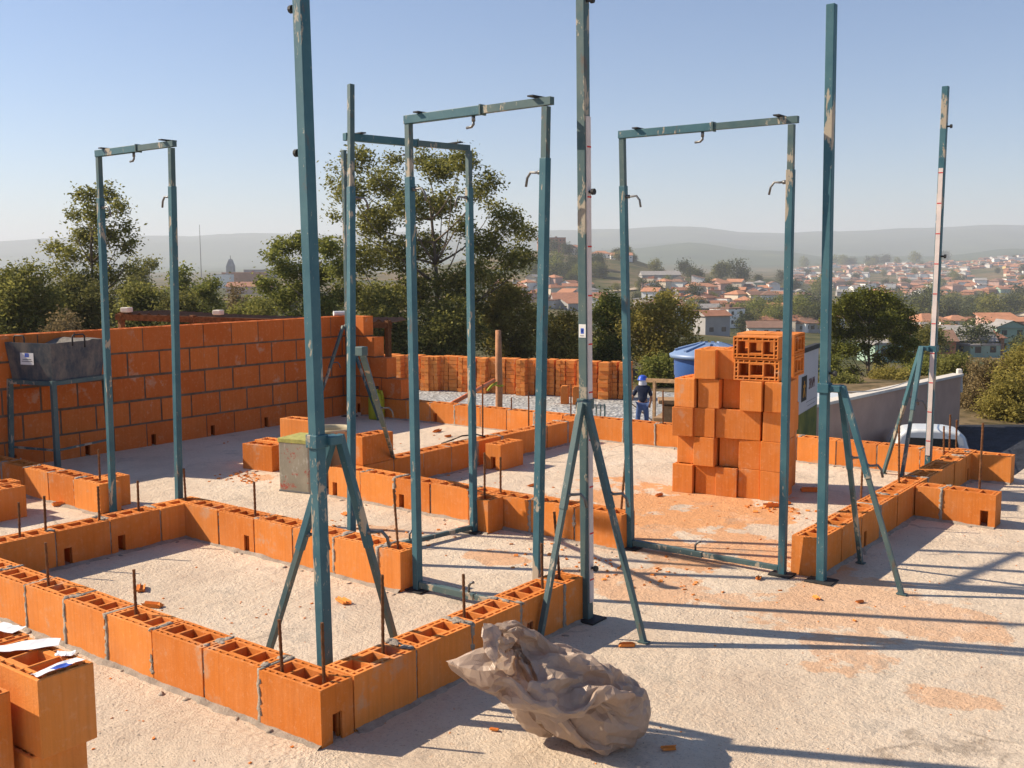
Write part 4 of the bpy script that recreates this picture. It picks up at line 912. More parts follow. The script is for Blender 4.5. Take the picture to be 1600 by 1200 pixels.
175,1,-4,-12,-11,-14,-16,-16,-16,-21,-15,-18,-21,-20,-20,-23,-26,-24,-8,-19,-30,-25,-21,-16,-26,30,17,-24,-2,-4,3,-11,8,9,13,-1,21,-10,-14,8,-9,-12,-15,-3,-7,-8,-11,2,-6,4,15,17,19,20,18,9,3,9,21,27,23,25,24,29,28,24,26,4,9,7,10,8,11,8,11,9,6,13,4,10,
158,1,-4,-11,-12,-13,-14,-14,-9,-13,-25,-21,-25,-9,-27,-16,-25,-24,-20,-16,-27,-11,-23,-31,-12,22,16,-13,6,-21,-11,1,14,18,-11,22,7,-15,-12,4,-6,-13,-15,1,-9,-7,-13,-2,-7,1,15,16,18,21,19,17,7,7,12,27,23,26,27,29,26,27,25,2,6,7,10,9,9,9,10,9,8,14,2,9,
143,-1,-3,-11,-8,-10,-14,-21,-14,-6,-23,-23,-23,-8,-19,-22,-27,-12,-27,-18,-29,-18,-13,-32,11,4,15,6,-21,2,-17,-11,20,21,-8,19,-6,-12,-17,1,6,-18,-5,-14,-5,-7,0,-15,-13,3,10,16,17,21,20,18,16,7,6,25,24,27,28,29,27,26,24,0,5,7,9,9,9,9,12,8,12,9,3,8,
126,-2,-1,-6,-11,-7,-17,-22,-8,-9,-18,-22,-25,-18,-9,-25,-20,-20,-13,-33,-14,-15,-25,-29,8,11,22,-13,0,0,-19,0,-3,14,0,15,-13,-13,13,6,-19,-13,-13,-3,-17,13,-17,-16,-14,1,7,13,17,20,20,26,13,6,6,27,25,24,29,29,27,26,23,-1,6,5,8,10,10,7,13,8,13,8,7,3,
109,-3,-1,-2,-5,-12,-19,-8,-20,-11,-16,-14,-20,-19,-23,-13,-25,-9,-27,-15,-21,-19,-26,-32,11,20,10,1,-19,1,8,0,-24,4,5,18,1,-21,15,-3,-20,-15,5,-9,-19,6,-17,-16,-15,-2,5,11,16,19,26,25,10,14,0,24,25,29,27,29,26,25,24,5,0,5,7,8,10,10,10,9,13,22,5,-6,
91,1,-4,-2,-4,-13,-10,-14,-20,-7,-2,-20,-19,-27,-17,-24,-13,-18,-32,-15,-18,-17,-29,0,-9,20,5,13,-18,-11,-1,8,1,-15,13,-5,11,-18,7,-5,-16,-11,-6,8,-7,-17,-16,-15,-14,-6,3,8,15,20,26,25,13,12,10,14,24,28,28,28,27,25,23,10,0,4,6,7,8,9,9,16,21,14,1,-6,
74,1,-4,-3,-4,-10,-9,-15,-17,0,-13,-15,-20,-19,-23,-28,-11,-23,-18,-25,-16,-18,-26,16,-15,16,23,-10,-9,-23,0,1,11,-8,-9,24,-6,10,6,-9,-14,-17,-19,-4,8,-20,-19,-15,-14,-10,5,2,14,20,25,27,29,16,12,7,12,26,27,27,27,25,23,14,0,4,5,6,7,10,16,18,20,10,-5,-7,
57,-1,-2,-4,-4,-9,-11,-10,-10,-12,-11,-11,-16,-20,-25,-17,-28,-17,-15,-31,-16,-19,-14,17,-3,24,5,-26,-12,13,-20,13,-14,-6,12,21,8,-4,3,-19,-17,-15,-13,8,-6,-14,-19,-16,-17,-13,-1,2,13,19,26,28,28,30,15,10,10,10,25,26,27,24,23,18,3,3,9,4,3,15,20,18,14,4,-5,-7,
40,-2,-2,-5,-3,-10,-10,-11,-8,-11,-13,-10,-16,-12,-25,-21,-30,-10,-23,-30,-21,-19,22,5,1,21,-17,-23,-4,3,4,-13,-11,9,8,17,9,14,-19,-16,-13,-14,-7,2,-12,-13,-12,-14,-17,-16,-12,2,11,19,28,29,29,27,27,12,6,12,16,28,20,23,23,22,4,8,6,0,6,18,20,17,10,2,-6,-7,
23,-3,-4,-3,-4,-10,-10,-10,-8,-11,-10,-11,-6,-13,-26,-27,-18,-25,-23,-28,-26,1,9,5,16,13,-13,-22,-13,2,8,-24,-4,8,12,15,11,15,-3,-18,-18,-17,-2,-13,-13,-12,-12,-11,-11,-15,-16,-6,9,22,27,29,29,29,21,27,7,16,16,13,14,23,24,24,12,7,2,0,8,21,18,15,7,1,-4,-9,
7,-2,1,-5,-11,-10,-10,-10,-4,-8,-12,-12,-6,-12,-24,-26,-21,-20,-30,-21,-24,2,9,10,21,0,1,-22,-30,6,10,-19,-14,11,14,14,13,12,-4,2,-18,-18,-21,-14,-13,-12,-12,-11,-11,-10,-15,-10,4,22,28,26,30,30,20,23,24,12,6,9,17,23,25,24,11,11,3,0,9,21,18,14,3,0,-2,-7,
-9,-2,0,-7,-11,-9,-10,-11,-4,-8,10,-9,-13,-25,-26,-11,-26,-27,-18,-23,-25,3,9,20,15,-8,6,-25,-14,-17,11,-2,-17,1,14,12,12,12,11,0,-9,-19,-21,-21,-19,-15,-14,-13,-11,-10,-9,-14,-2,23,28,25,29,29,31,23,10,22,11,11,5,24,21,25,17,5,7,0,9,21,18,9,2,2,-3,-7,
-24,1,-6,-9,-11,-9,-10,-9,-6,3,3,5,-25,-18,-16,-25,-20,-20,-19,-27,-14,7,10,19,-15,5,-7,0,-15,-11,17,-21,-14,-9,15,11,13,7,13,10,-3,-13,-21,-22,-21,-21,-17,-15,-14,-12,-11,-9,-11,23,25,28,28,30,30,24,9,18,14,11,9,22,26,17,21,3,9,3,8,20,12,9,10,-3,-5,-6,
-34,-6,-8,-10,-10,-10,-10,-7,-3,6,7,2,-14,-27,-29,-5,-16,-25,-25,-26,10,-4,15,12,-12,-21,-1,13,-15,8,1,-19,-10,-21,13,9,13,9,10,13,2,-7,-15,-21,-22,-22,-21,-19,-16,-15,-13,-10,-12,12,25,28,29,31,31,25,11,14,15,11,13,20,27,13,24,9,0,10,12,10,10,10,10,0,-8,-6,
-51,-8,-8,-10,-11,-9,-11,-5,0,9,7,-3,-16,-24,-26,-16,-8,-25,-30,-8,1,2,14,19,-29,-15,3,12,-6,-6,17,-22,-18,-13,10,16,-3,7,10,13,13,-2,-11,-17,-21,-21,-22,-21,-20,-18,-16,-15,-13,5,27,26,27,30,32,27,11,13,14,12,19,16,28,11,23,14,-2,7,10,10,12,11,7,0,-3,-6,
-69,-8,-9,-9,-10,-11,-7,-6,4,9,6,-5,-19,-21,-19,-13,-22,-28,-26,-4,5,11,25,-16,-2,-14,12,-20,-10,31,0,-17,-16,-16,7,17,-15,16,7,7,15,10,-6,-15,-19,-19,-21,-21,-22,-21,-20,-13,-19,5,19,26,26,26,30,28,14,9,14,13,18,19,28,15,15,20,-2,3,9,11,12,10,7,0,-4,-5,
-87,-7,-9,-11,-10,-8,-7,-5,6,9,8,-10,-19,-4,-20,-31,-20,-22,-8,-6,14,8,3,-17,5,11,-28,-16,16,-1,26,-17,-16,-18,0,17,-14,12,-1,9,13,18,3,-11,-17,-19,-19,-20,-21,-21,-23,-22,-17,-14,27,25,26,20,31,25,23,7,16,17,16,16,24,16,13,24,-2,1,5,12,12,10,6,0,-4,-5,
-41,-1,-1,3,5,4,1,1,1,0,-2,-3,-3,-2,-2,-2,0,0,1,0,1,-2,-4,1,-2,-5,-1,0,5,-5,-5,3,8,2,7,-9,-20,-6,1,13,4,-1,-2,-10,7,0,4,6,-2,-4,1,2,1,-1,-3,2,3,1,2,1,1,0,2,1,3,3,4,3,4,4,10,-2,-13,-7,-10,-10,12,13,-4,-1,
15,1,-17,3,7,7,4,0,0,0,-3,-4,-4,-3,-2,-3,-3,-5,-5,-7,-1,-11,5,-4,-5,-4,-6,6,10,7,-11,-7,15,-3,-3,10,-35,-14,-23,12,15,-4,-4,-8,-6,-3,7,1,-7,1,-8,-4,8,7,-1,-3,3,2,1,0,-1,0,0,2,3,3,6,2,2,4,2,2,-2,8,4,-1,7,8,26,17,
40,4,-4,2,5,5,5,3,4,-4,-3,-2,-2,-5,-9,-13,-6,-4,0,-2,-6,-6,-10,0,9,-8,-9,3,28,6,2,13,-25,-6,-4,-8,-12,-13,-24,-30,-14,-17,8,0,10,12,18,11,-7,-13,-15,-8,8,-5,21,-2,-3,-2,-4,-6,-7,-6,-3,-3,0,3,6,8,6,7,6,10,13,10,20,11,12,1,0,25,
61,11,-1,4,8,7,5,3,-3,2,0,-8,-15,-8,-1,-2,-3,-5,2,-1,1,-9,-2,-10,-10,8,-3,8,16,24,0,12,-5,-35,-25,-17,-16,-33,-23,-15,-4,-10,-18,-4,15,21,23,13,-15,-13,-11,-15,-11,16,-12,-1,0,4,-1,-3,-4,-5,-5,-4,-1,-2,-4,10,12,12,13,15,13,15,17,18,14,21,-6,21,
70,18,13,9,5,4,-2,8,0,-1,-16,-1,-4,-2,-7,-17,-3,11,1,3,0,-4,-5,-2,-5,-1,3,0,13,14,16,16,7,-38,-31,-25,-22,-13,-40,-18,-15,-10,-18,-4,-10,16,37,15,-9,-23,-3,-20,-22,-8,23,-13,-7,-7,-6,-5,-5,-5,-4,-2,-1,2,14,11,9,2,17,19,19,17,11,21,24,21,21,-8,
76,16,11,6,9,7,13,0,5,-7,1,-12,2,-7,-21,-9,7,9,3,6,-15,5,0,0,-1,-7,2,-3,18,2,20,5,2,-26,-19,-27,-25,-15,-34,-21,-11,-12,-15,5,-17,0,26,32,-12,-23,-32,-12,-22,-2,2,-16,-9,-7,-7,-5,-5,-4,-3,-1,2,8,12,6,11,18,18,18,19,14,18,20,29,12,0,25,
74,15,11,18,3,20,-12,16,10,2,-15,3,-2,-19,-20,3,11,4,4,-21,16,5,-16,3,8,-10,6,-7,19,-3,18,-3,-21,-9,-23,-5,-22,-23,-20,-27,-11,-14,-20,11,0,2,-6,25,-14,-15,-27,-17,-14,8,-14,-12,3,-18,-8,-8,-7,-6,-6,-4,-2,5,9,14,16,15,17,18,18,15,19,15,29,23,13,21,
73,16,14,13,17,4,5,13,12,-2,-10,-19,11,-23,-10,9,7,8,-21,-2,16,-11,1,12,-6,-3,-6,-8,27,-18,18,-12,-15,-6,-15,-21,3,-18,-13,-55,-14,1,-16,16,1,-17,19,-2,-15,-22,-22,3,-3,-10,-4,-8,-5,-10,-9,-8,-9,-7,-8,-8,-6,-5,4,13,15,18,19,18,19,21,12,21,23,14,29,9,
71,13,16,19,10,20,5,8,12,-10,-18,-10,15,-22,-2,10,10,-11,-22,17,5,-9,12,8,-9,-4,1,-22,12,-5,3,8,-19,-11,-31,14,-20,-16,-16,-14,-32,-4,-20,-6,5,-7,11,-11,-8,-13,-11,9,2,-9,-14,-11,1,-6,-10,-9,-10,-9,-10,-11,-2,-2,-5,6,21,20,7,15,20,22,19,20,12,23,27,15,
66,16,20,20,13,6,20,14,-4,-18,-13,2,11,-19,10,9,-4,-24,1,16,-11,12,9,2,-2,-8,-13,-1,-6,1,-13,4,-14,-10,-8,-10,-21,-19,-27,12,-9,-18,-14,-15,-17,-9,13,-7,16,-15,-9,5,0,2,-27,0,-10,-5,-8,-9,-8,-9,-9,-7,-5,-6,2,3,1,18,25,14,16,11,22,19,21,20,17,21,
67,19,17,14,17,13,19,7,-12,-17,-2,15,-12,4,11,2,-24,-9,14,-12,17,10,0,2,0,-16,0,-18,20,-21,-6,-16,-19,5,-27,5,-18,-11,-11,-24,4,-7,-16,-23,-24,1,-1,-8,26,-5,0,-18,14,-3,-13,0,-14,-1,-9,-9,-8,-8,-9,-7,-6,-6,-7,14,0,-4,20,14,18,20,22,15,17,24,20,21,
65,16,16,20,19,12,21,-5,-15,-4,13,1,-8,13,8,-20,-17,11,-14,13,15,4,2,-2,1,-12,1,-20,10,-8,-23,-16,-3,-15,-22,1,-21,-17,8,-22,-5,-15,-13,-6,-20,-23,-2,1,13,19,-12,-15,17,-9,-12,13,-6,-21,-13,-10,-9,-8,-9,-9,2,-1,-2,0,19,3,-2,17,19,11,21,25,22,14,23,21,
61,23,16,21,10,22,13,-13,-5,12,5,-10,13,12,-18,-20,9,-16,10,15,8,2,1,-6,3,-5,-16,-22,3,4,-19,-16,-18,-18,-4,-13,-7,-21,4,-19,-15,-10,-14,-14,-8,-22,-11,19,5,29,-22,5,-5,-9,-4,-5,16,-12,-20,-17,-11,-7,-7,-9,-12,-4,-2,16,2,15,14,-3,15,22,23,22,23,18,23,16,
63,18,23,10,21,13,15,-11,11,3,-8,14,12,-16,-19,9,-18,6,15,10,3,1,2,-4,-7,-4,-12,-23,6,2,-22,-22,-28,4,-12,-13,-20,-6,-17,14,-19,-20,-19,-13,-20,1,-11,14,21,12,-8,-9,-5,-24,-1,3,8,4,-11,-19,-19,-13,-8,-4,-8,-1,-2,-6,14,4,14,14,17,11,22,22,22,23,22,18,
60,22,13,22,16,9,19,1,-10,7,15,10,-11,-18,8,-17,1,15,12,2,1,2,2,-2,-9,-7,-8,-22,2,-15,-4,-13,-20,-31,18,-21,-21,-1,-20,4,-23,-26,-19,-13,-4,-19,13,23,19,7,-19,-12,-10,-23,-3,8,1,5,1,-10,-18,-20,-14,-10,-1,-9,-4,0,4,10,11,13,18,18,23,22,23,23,23,22,
61,13,22,20,12,10,19,-9,15,11,7,-4,-17,8,-16,-4,15,13,2,0,0,3,3,0,-6,-10,-9,-17,-14,-2,-12,-21,-11,-19,7,-22,-23,-7,-6,-9,-13,-23,-15,-20,-21,-7,4,25,19,9,-11,-26,-17,-1,-14,17,-2,-3,1,3,-10,-17,-20,-16,-10,-6,6,5,6,-2,11,11,22,15,25,23,22,22,22,21,
57,17,23,15,10,22,-2,17,12,4,2,-14,8,-10,-12,14,14,0,3,-1,1,2,1,-9,5,-7,-8,-25,-12,-1,-7,-14,-25,-21,-9,4,-12,-16,-8,-18,-20,-13,-20,-8,-24,5,-22,24,25,0,-8,-19,0,-19,-6,6,8,-5,-3,-2,0,-11,-15,-20,-16,-6,-5,0,8,15,11,12,8,24,22,19,24,24,23,22,
51,24,19,11,22,16,11,7,0,13,-11,9,-4,-15,12,12,-5,6,3,0,0,0,-3,-8,-5,7,-11,-31,-24,1,0,-18,-8,-22,-21,17,-15,-18,-19,-9,-20,-23,-9,-5,-14,-11,-3,2,23,-3,-7,1,-22,2,-14,5,1,6,-4,-3,-3,-3,-13,-12,-15,-18,-7,-5,7,9,11,13,17,19,22,23,23,24,23,23,
51,21,16,21,15,11,15,1,16,-5,10,0,-15,11,8,-6,1,-3,8,1,0,-1,-3,-4,-15,8,-4,-24,-29,-25,23,-14,-24,-19,-11,11,-17,-19,-16,-2,-14,-24,-14,-6,-21,7,0,-11,12,-4,17,-19,-23,0,-8,-2,9,0,2,-3,-3,-3,-4,-13,-13,-7,-17,-14,7,10,12,12,21,20,20,19,24,23,23,22,
48,20,20,18,13,16,5,16,10,5,1,-13,11,2,-6,-2,-6,9,-2,-2,0,0,-6,0,8,-16,3,-18,-29,-26,4,-11,-12,-27,-12,19,-18,-19,-23,-6,12,-13,-16,-21,-8,-5,-21,2,2,-6,14,-7,-23,8,-22,10,0,8,-9,4,0,-4,-4,-5,-8,-11,-6,-26,8,4,7,15,18,20,20,22,23,24,23,24,
45,21,19,16,16,14,11,7,5,13,0,-5,-6,5,-5,-5,1,6,6,-9,-4,-3,-1,-3,18,-8,-17,-4,-30,-9,-24,-18,-13,-17,-4,8,3,-19,-16,-4,-17,-10,-14,-14,1,-20,-19,16,-16,-8,23,-14,-11,4,-27,3,5,11,-10,-4,0,0,-4,-3,-6,-8,-11,-15,11,9,5,6,14,18,23,23,22,22,24,25,
41,21,18,17,14,12,8,6,18,-3,-2,-3,4,-3,-4,2,1,4,7,-7,0,2,-2,-16,17,-16,-9,5,-13,-31,-17,-22,-19,8,-12,-17,0,-8,-12,-9,-18,-12,-11,-15,22,-28,-11,-3,-10,-7,21,-22,12,-8,-23,5,-12,10,14,-18,-11,0,-2,-4,-6,-4,-15,11,12,4,1,11,11,16,12,23,23,24,23,24,
36,20,19,15,13,10,9,16,11,1,-9,-2,0,0,4,2,4,-2,2,2,8,-3,-9,-18,16,-27,-6,-1,-12,-25,3,-25,-10,-19,-6,2,-18,-13,-12,-4,-15,-8,-12,-17,22,-15,-23,-2,-20,14,2,-8,-10,-3,-2,-5,-7,-6,17,4,-12,-18,4,-16,-7,-3,-9,26,5,8,6,-7,14,15,21,17,23,23,23,24,
30,20,19,14,13,12,12,11,9,6,7,0,-1,-7,0,1,2,1,2,7,3,-7,-12,-22,18,-28,5,-16,-17,-21,-4,-19,2,-21,-22,4,-15,-2,-19,-12,19,-26,-15,-20,19,-10,-20,-5,-9,5,0,-6,-3,-2,-20,-2,-2,-9,16,15,-20,-8,0,-19,0,-19,-2,15,12,10,8,-7,22,17,12,22,20,23,24,22,
26,19,17,9,14,12,11,11,6,5,13,8,5,2,1,0,0,1,-1,5,-7,-10,-19,-10,13,-7,-26,-6,-20,-27,-3,-19,0,-11,5,-20,-21,-6,-8,-21,17,-10,-24,-19,17,-18,-3,-16,14,-14,-9,12,-17,-1,-11,-7,-6,-9,15,22,-20,6,-13,-12,-17,-14,13,-3,12,10,8,-5,19,19,18,21,21,23,22,23,
21,19,13,7,14,12,12,4,6,9,12,11,11,8,5,2,1,-1,0,-7,-8,-19,3,-3,13,-17,-24,-24,-11,-31,-12,-17,1,-13,22,-20,-10,-18,-6,-4,-10,-18,6,-22,12,-8,-13,-25,0,-6,-11,7,2,1,-25,-10,-3,-4,22,19,-19,-7,-12,-9,-17,4,11,4,-10,3,5,10,18,17,21,21,23,16,23,23,
15,18,8,9,11,12,12,11,7,0,12,12,9,10,11,7,2,-2,-4,-6,-18,-13,13,8,-4,-10,-28,-20,-17,-9,-16,-29,10,-21,0,-3,-12,-13,-9,-12,-2,-16,-4,2,13,-12,-25,-12,-12,-20,-7,3,1,0,2,-20,-6,-1,10,23,-12,-13,-16,-8,-9,16,3,3,1,-4,-9,25,17,12,21,22,11,23,24,21,
8,18,16,10,4,7,9,13,5,1,14,8,10,10,10,11,6,-1,-6,-13,-18,-8,8,11,-1,-18,-2,-25,-21,-25,-11,-6,-11,-24,3,2,-5,-19,-15,-21,13,-17,-1,-15,15,10,-12,-23,-21,-21,-6,-15,18,7,-15,-3,-5,-3,1,16,-7,-11,-14,9,-13,-11,8,0,0,0,-7,21,22,24,19,8,23,21,18,20,
0,18,17,15,5,6,6,5,5,2,13,6,11,10,10,13,11,-2,-11,-16,-10,6,8,-6,-6,0,-13,-24,-27,-24,-4,-3,-14,-8,-17,3,-15,-9,-18,8,-14,-6,-16,0,3,1,6,-24,-16,-19,-18,-17,11,10,12,0,-8,-1,-4,11,-22,-9,2,3,0,-11,-21,0,-1,-1,0,25,24,22,9,22,14,20,21,21,
-5,19,16,7,6,5,4,4,5,7,8,9,12,10,11,11,16,-6,-15,-11,4,10,-10,-9,3,-14,-8,-23,-22,-25,3,-18,-12,9,-26,5,-21,-16,4,-11,-12,-10,9,6,-16,-13,5,2,-21,-20,-14,-23,-5,13,10,9,4,2,4,0,-12,-17,-20,4,3,3,-10,-11,-16,6,0,23,25,20,15,12,18,22,22,22,
-11,19,9,8,5,5,2,4,4,8,14,12,8,11,12,12,14,-12,-12,5,7,-11,-2,-1,-15,-7,-10,-24,-14,-22,-9,-3,-23,6,-19,2,-8,-20,-11,-8,-20,-8,22,1,0,-11,-21,0,2,-12,-20,-23,-24,8,12,8,6,5,3,2,-6,-18,-12,-11,4,-1,2,-12,-18,-1,8,21,25,14,14,20,22,24,18,22,
-18,20,2,12,8,-4,3,3,5,13,17,9,11,12,12,13,6,-12,4,3,-7,-12,-3,1,-7,-18,-7,-22,-21,-18,-8,-2,-18,-4,-12,-7,-3,-7,-20,-19,14,-17,2,16,4,-18,-11,-13,-1,-4,-19,-20,-24,-12,15,4,9,5,2,2,-2,1,-16,-12,-10,2,1,-8,-17,-6,13,19,23,12,21,21,23,23,15,22,
-24,19,-1,16,-2,-1,3,5,7,14,16,12,12,12,11,8,5,0,-3,-4,-5,-6,-11,1,-9,-3,-21,-15,-25,-20,-10,-7,16,-21,-24,-7,-1,-7,-1,-20,1,-17,20,3,5,-4,-21,-15,-6,-10,-10,-14,-23,-23,4,16,-2,5,4,8,-8,0,2,-11,-15,0,-6,-11,-6,-11,19,14,20,23,15,24,20,23,15,22,
-31,18,1,13,6,-2,9,-3,5,12,18,13,11,10,8,6,2,-3,-3,-3,-5,-5,-6,2,-14,0,-21,-16,-21,4,-26,-10,2,-15,-21,-7,-6,-3,-9,-11,1,-16,16,-3,8,2,-13,-15,-16,-8,-11,-4,-20,-18,-20,20,-1,11,-1,7,-4,2,-7,-1,-9,-9,-8,-7,-7,-13,19,20,22,19,15,23,22,21,15,22,
-37,16,5,7,12,5,7,2,-6,10,19,8,13,9,4,5,-1,-2,-4,-4,-4,-5,3,-2,-13,-4,-21,-17,11,-14,-26,-17,-1,-18,-19,-7,-10,0,-8,-4,-9,-7,13,2,-3,3,0,-16,-8,-21,-10,1,-20,-19,-17,6,18,-2,-2,3,3,1,0,-12,-11,-9,-7,-7,-5,3,14,15,16,19,20,23,24,20,15,21,
-42,12,1,10,11,8,11,8,1,-5,20,3,12,4,4,3,-2,-2,-4,-4,-4,1,-1,0,5,-23,2,-31,-1,-13,-7,-16,-15,-19,-14,-11,-9,-7,-9,2,-5,-3,0,3,5,1,5,-17,-1,-19,-20,2,-9,-23,-21,-6,20,-1,-3,2,3,1,1,-4,-3,-1,-3,-7,-16,13,6,19,6,11,24,24,17,20,19,22,
-52,11,3,11,13,4,10,11,14,-11,13,1,13,-1,3,2,13,-14,-9,-6,-2,10,9,-10,-1,-14,-9,-21,-7,-15,-8,-10,-21,-16,-14,-12,16,-20,-18,9,-17,-1,-2,4,5,0,9,-10,-16,12,-20,-24,5,-16,-24,-15,11,1,-3,0,3,1,2,0,-6,0,1,11,-19,1,17,19,11,3,19,11,23,20,21,14,
-63,11,6,11,13,1,12,12,13,10,-13,15,0,-2,3,5,13,-2,-19,-11,1,7,8,13,-24,-14,-14,-11,-10,-9,-13,-14,-14,-21,-16,9,-4,-9,-19,11,-14,-19,0,12,13,6,0,-18,-12,18,-20,-9,-15,-15,-14,-12,-11,1,-1,-2,2,2,1,1,-1,-4,7,2,6,-8,19,12,-2,15,19,21,17,22,13,20,
-65,4,10,9,12,0,11,13,15,12,-9,17,-16,12,-2,2,11,-1,3,-22,-6,9,2,13,-15,-20,-25,-9,-3,-14,-17,-11,-15,-19,-7,-2,-6,-8,-10,13,-10,-19,-12,13,9,15,6,-13,-20,9,6,-19,-19,-19,-14,-13,-11,-4,-2,-2,0,3,1,0,0,-1,2,6,3,9,21,-6,9,23,9,23,23,17,21,4,
-81,7,10,11,12,20,-2,9,19,0,13,-4,-7,13,1,2,2,-5,15,-17,-12,4,6,7,-21,-19,4,-31,-4,-20,-7,-16,-16,-19,-7,-5,-7,-10,1,2,0,-4,-19,-2,8,16,15,-10,-18,0,21,-20,-20,-22,-16,-18,-9,-10,-4,-1,-2,3,2,-1,0,1,1,4,5,21,23,-11,17,18,15,13,16,20,16,16,
-96,12,12,14,15,12,13,15,-6,15,-2,-7,19,-8,1,0,3,13,3,-7,-16,5,14,-13,-30,16,-19,-30,-8,-25,-6,-11,-18,-12,-14,-8,-2,-12,0,-1,0,3,-11,-13,17,8,19,-13,9,-24,13,6,-25,-23,-24,-12,-20,-7,-7,-6,0,0,3,0,0,-1,2,3,6,26,25,3,14,14,13,18,19,10,5,19,
-108,13,12,15,15,17,16,11,4,6,-11,13,0,12,-2,-14,9,8,0,2,-14,10,-8,-18,-16,8,-24,-3,-27,-18,-15,-12,-16,-11,-15,13,-18,-15,7,-5,-2,4,-12,4,2,4,16,10,9,-26,6,10,-23,-24,-23,-14,-22,-15,-7,-6,-5,1,2,0,0,-1,9,-3,12,25,18,25,6,12,18,17,18,23,-2,1,
-113,5,19,14,17,15,15,8,3,6,2,12,-5,17,-13,-2,-1,7,-3,2,-2,-6,-7,-21,12,-16,-8,-18,-17,-17,-25,-13,-12,-15,7,-9,-17,9,-16,-10,-2,3,8,-15,11,22,4,22,0,-24,13,-2,-17,-25,-23,-18,-21,-20,-10,-4,-1,-11,3,-1,0,-1,14,-6,25,16,25,21,9,13,18,15,19,19,20,-2,
-114,-1,16,17,16,15,16,13,8,-5,4,20,-3,1,-6,-10,1,14,-4,-4,-7,-5,-10,-12,15,-24,3,-22,-20,-21,-25,2,-22,-4,-13,1,-17,5,-13,-10,-6,0,13,-12,17,13,20,16,2,-21,13,-8,-16,-19,-25,-20,-22,-21,-15,3,1,-9,-15,2,9,-1,-3,14,20,23,9,22,19,13,15,20,17,18,21,0,
-113,-5,14,19,19,17,7,10,15,-10,21,-2,-3,12,-19,-7,5,14,-10,-4,-6,-9,-15,22,-6,-10,-21,-10,-28,-16,-26,-2,-20,-6,-5,-1,-7,-12,-2,-18,-6,0,14,-7,10,20,13,13,17,-13,6,-11,-14,-17,-22,-23,-21,-23,-19,-2,8,-10,-18,0,3,4,-5,21,19,23,10,16,17,21,19,20,19,13,22,5,
-109,-13,13,19,19,17,16,14,-7,21,0,-13,16,-2,-7,-4,12,-10,3,-19,-7,-5,8,-7,-7,7,-16,-28,-21,-13,-15,-21,-17,-13,14,-5,-21,-2,-4,-19,-12,5,8,20,8,-7,17,17,16,5,-8,-10,-12,-15,-20,-23,-22,-22,-22,-7,10,-13,-9,6,-12,-2,-3,24,21,24,16,16,15,20,21,19,21,11,21,10,
-104,-18,9,18,19,18,16,9,2,22,-14,11,-9,1,17,-1,1,-17,-11,-18,-7,6,3,-12,9,-8,-11,-26,-20,-22,-16,-20,-21,-3,21,-13,-23,-7,3,-16,11,-8,15,12,-7,-6,22,10,20,2,-3,-9,-9,-13,-19,-22,-23,-22,-20,-15,7,-11,5,-8,-8,-10,-3,26,23,24,19,15,19,18,19,18,16,20,20,12,
-101,-20,3,19,19,18,13,8,21,-5,17,-16,-6,7,25,4,-7,-19,-22,3,-19,11,-15,5,6,-22,-12,-15,-26,-28,-17,-15,-5,11,-17,8,-16,-10,-13,-11,-1,18,2,-1,1,-3,14,12,19,3,0,-5,-7,-9,-20,-8,-24,-29,-21,-12,-13,1,-5,-7,-8,-10,0,25,24,24,22,20,18,17,19,18,13,21,17,18,
-101,-18,0,16,17,17,12,22,4,0,21,-21,3,8,8,8,-6,-28,-4,-8,-9,5,-11,8,0,-11,-31,-15,-18,-29,-21,-20,2,23,-18,-10,-18,-7,-13,-11,5,14,-3,-1,2,-2,13,15,17,6,1,-2,-7,-8,0,-10,-28,-24,-29,-18,-17,-3,-6,-7,-4,-11,0,25,25,24,23,22,21,19,17,21,15,4,18,19,
-103,-5,-9,12,17,17,17,16,-2,20,-11,14,9,5,-18,7,-15,-22,-7,-7,-4,5,-1,8,-11,-17,-27,-18,-21,-15,-25,-24,17,4,7,-19,-18,-16,-15,12,-13,4,4,-10,7,-3,15,17,12,8,2,2,-6,-9,-2,11,-26,-27,-27,-27,-18,-13,-8,-3,-4,-11,0,23,24,25,23,23,22,21,19,13,6,14,19,16,
-108,4,-7,6,18,13,17,17,12,-9,-2,12,11,10,-18,-1,-15,-10,-22,-4,14,-12,9,-3,-18,-17,-14,-25,-29,-12,-23,-2,17,-19,19,-13,-24,-7,-13,-10,-9,-2,7,-3,-3,8,10,11,12,11,2,6,-5,-8,4,3,1,-26,-27,-29,-28,-16,-13,-7,-4,-12,0,20,25,24,24,22,23,20,14,11,8,16,20,19,
-115,10,3,-1,17,17,10,17,-1,0,1,9,10,12,-8,-22,6,-22,-26,17,-2,-11,11,-8,-25,-15,-18,-14,-23,-22,-16,-4,14,-13,6,-5,-18,-22,-13,-2,-4,-5,-5,-2,-3,8,9,11,12,15,7,6,-4,-9,3,1,2,2,-27,-28,-29,-27,-17,-14,-3,-12,-1,15,25,24,22,24,23,16,11,11,14,18,20,19,
-123,13,8,2,14,17,9,18,-2,8,0,1,18,-5,-12,-14,8,-31,-15,15,1,-8,10,-25,-24,-16,-13,-15,-17,-26,-22,14,19,-6,-8,-21,-18,-16,-6,-9,-8,-5,-7,-2,1,6,7,11,13,14,15,6,-4,-8,-1,2,3,1,0,-28,-29,-27,-25,-8,-18,-15,1,7,24,24,23,24,23,13,10,13,16,20,19,19,
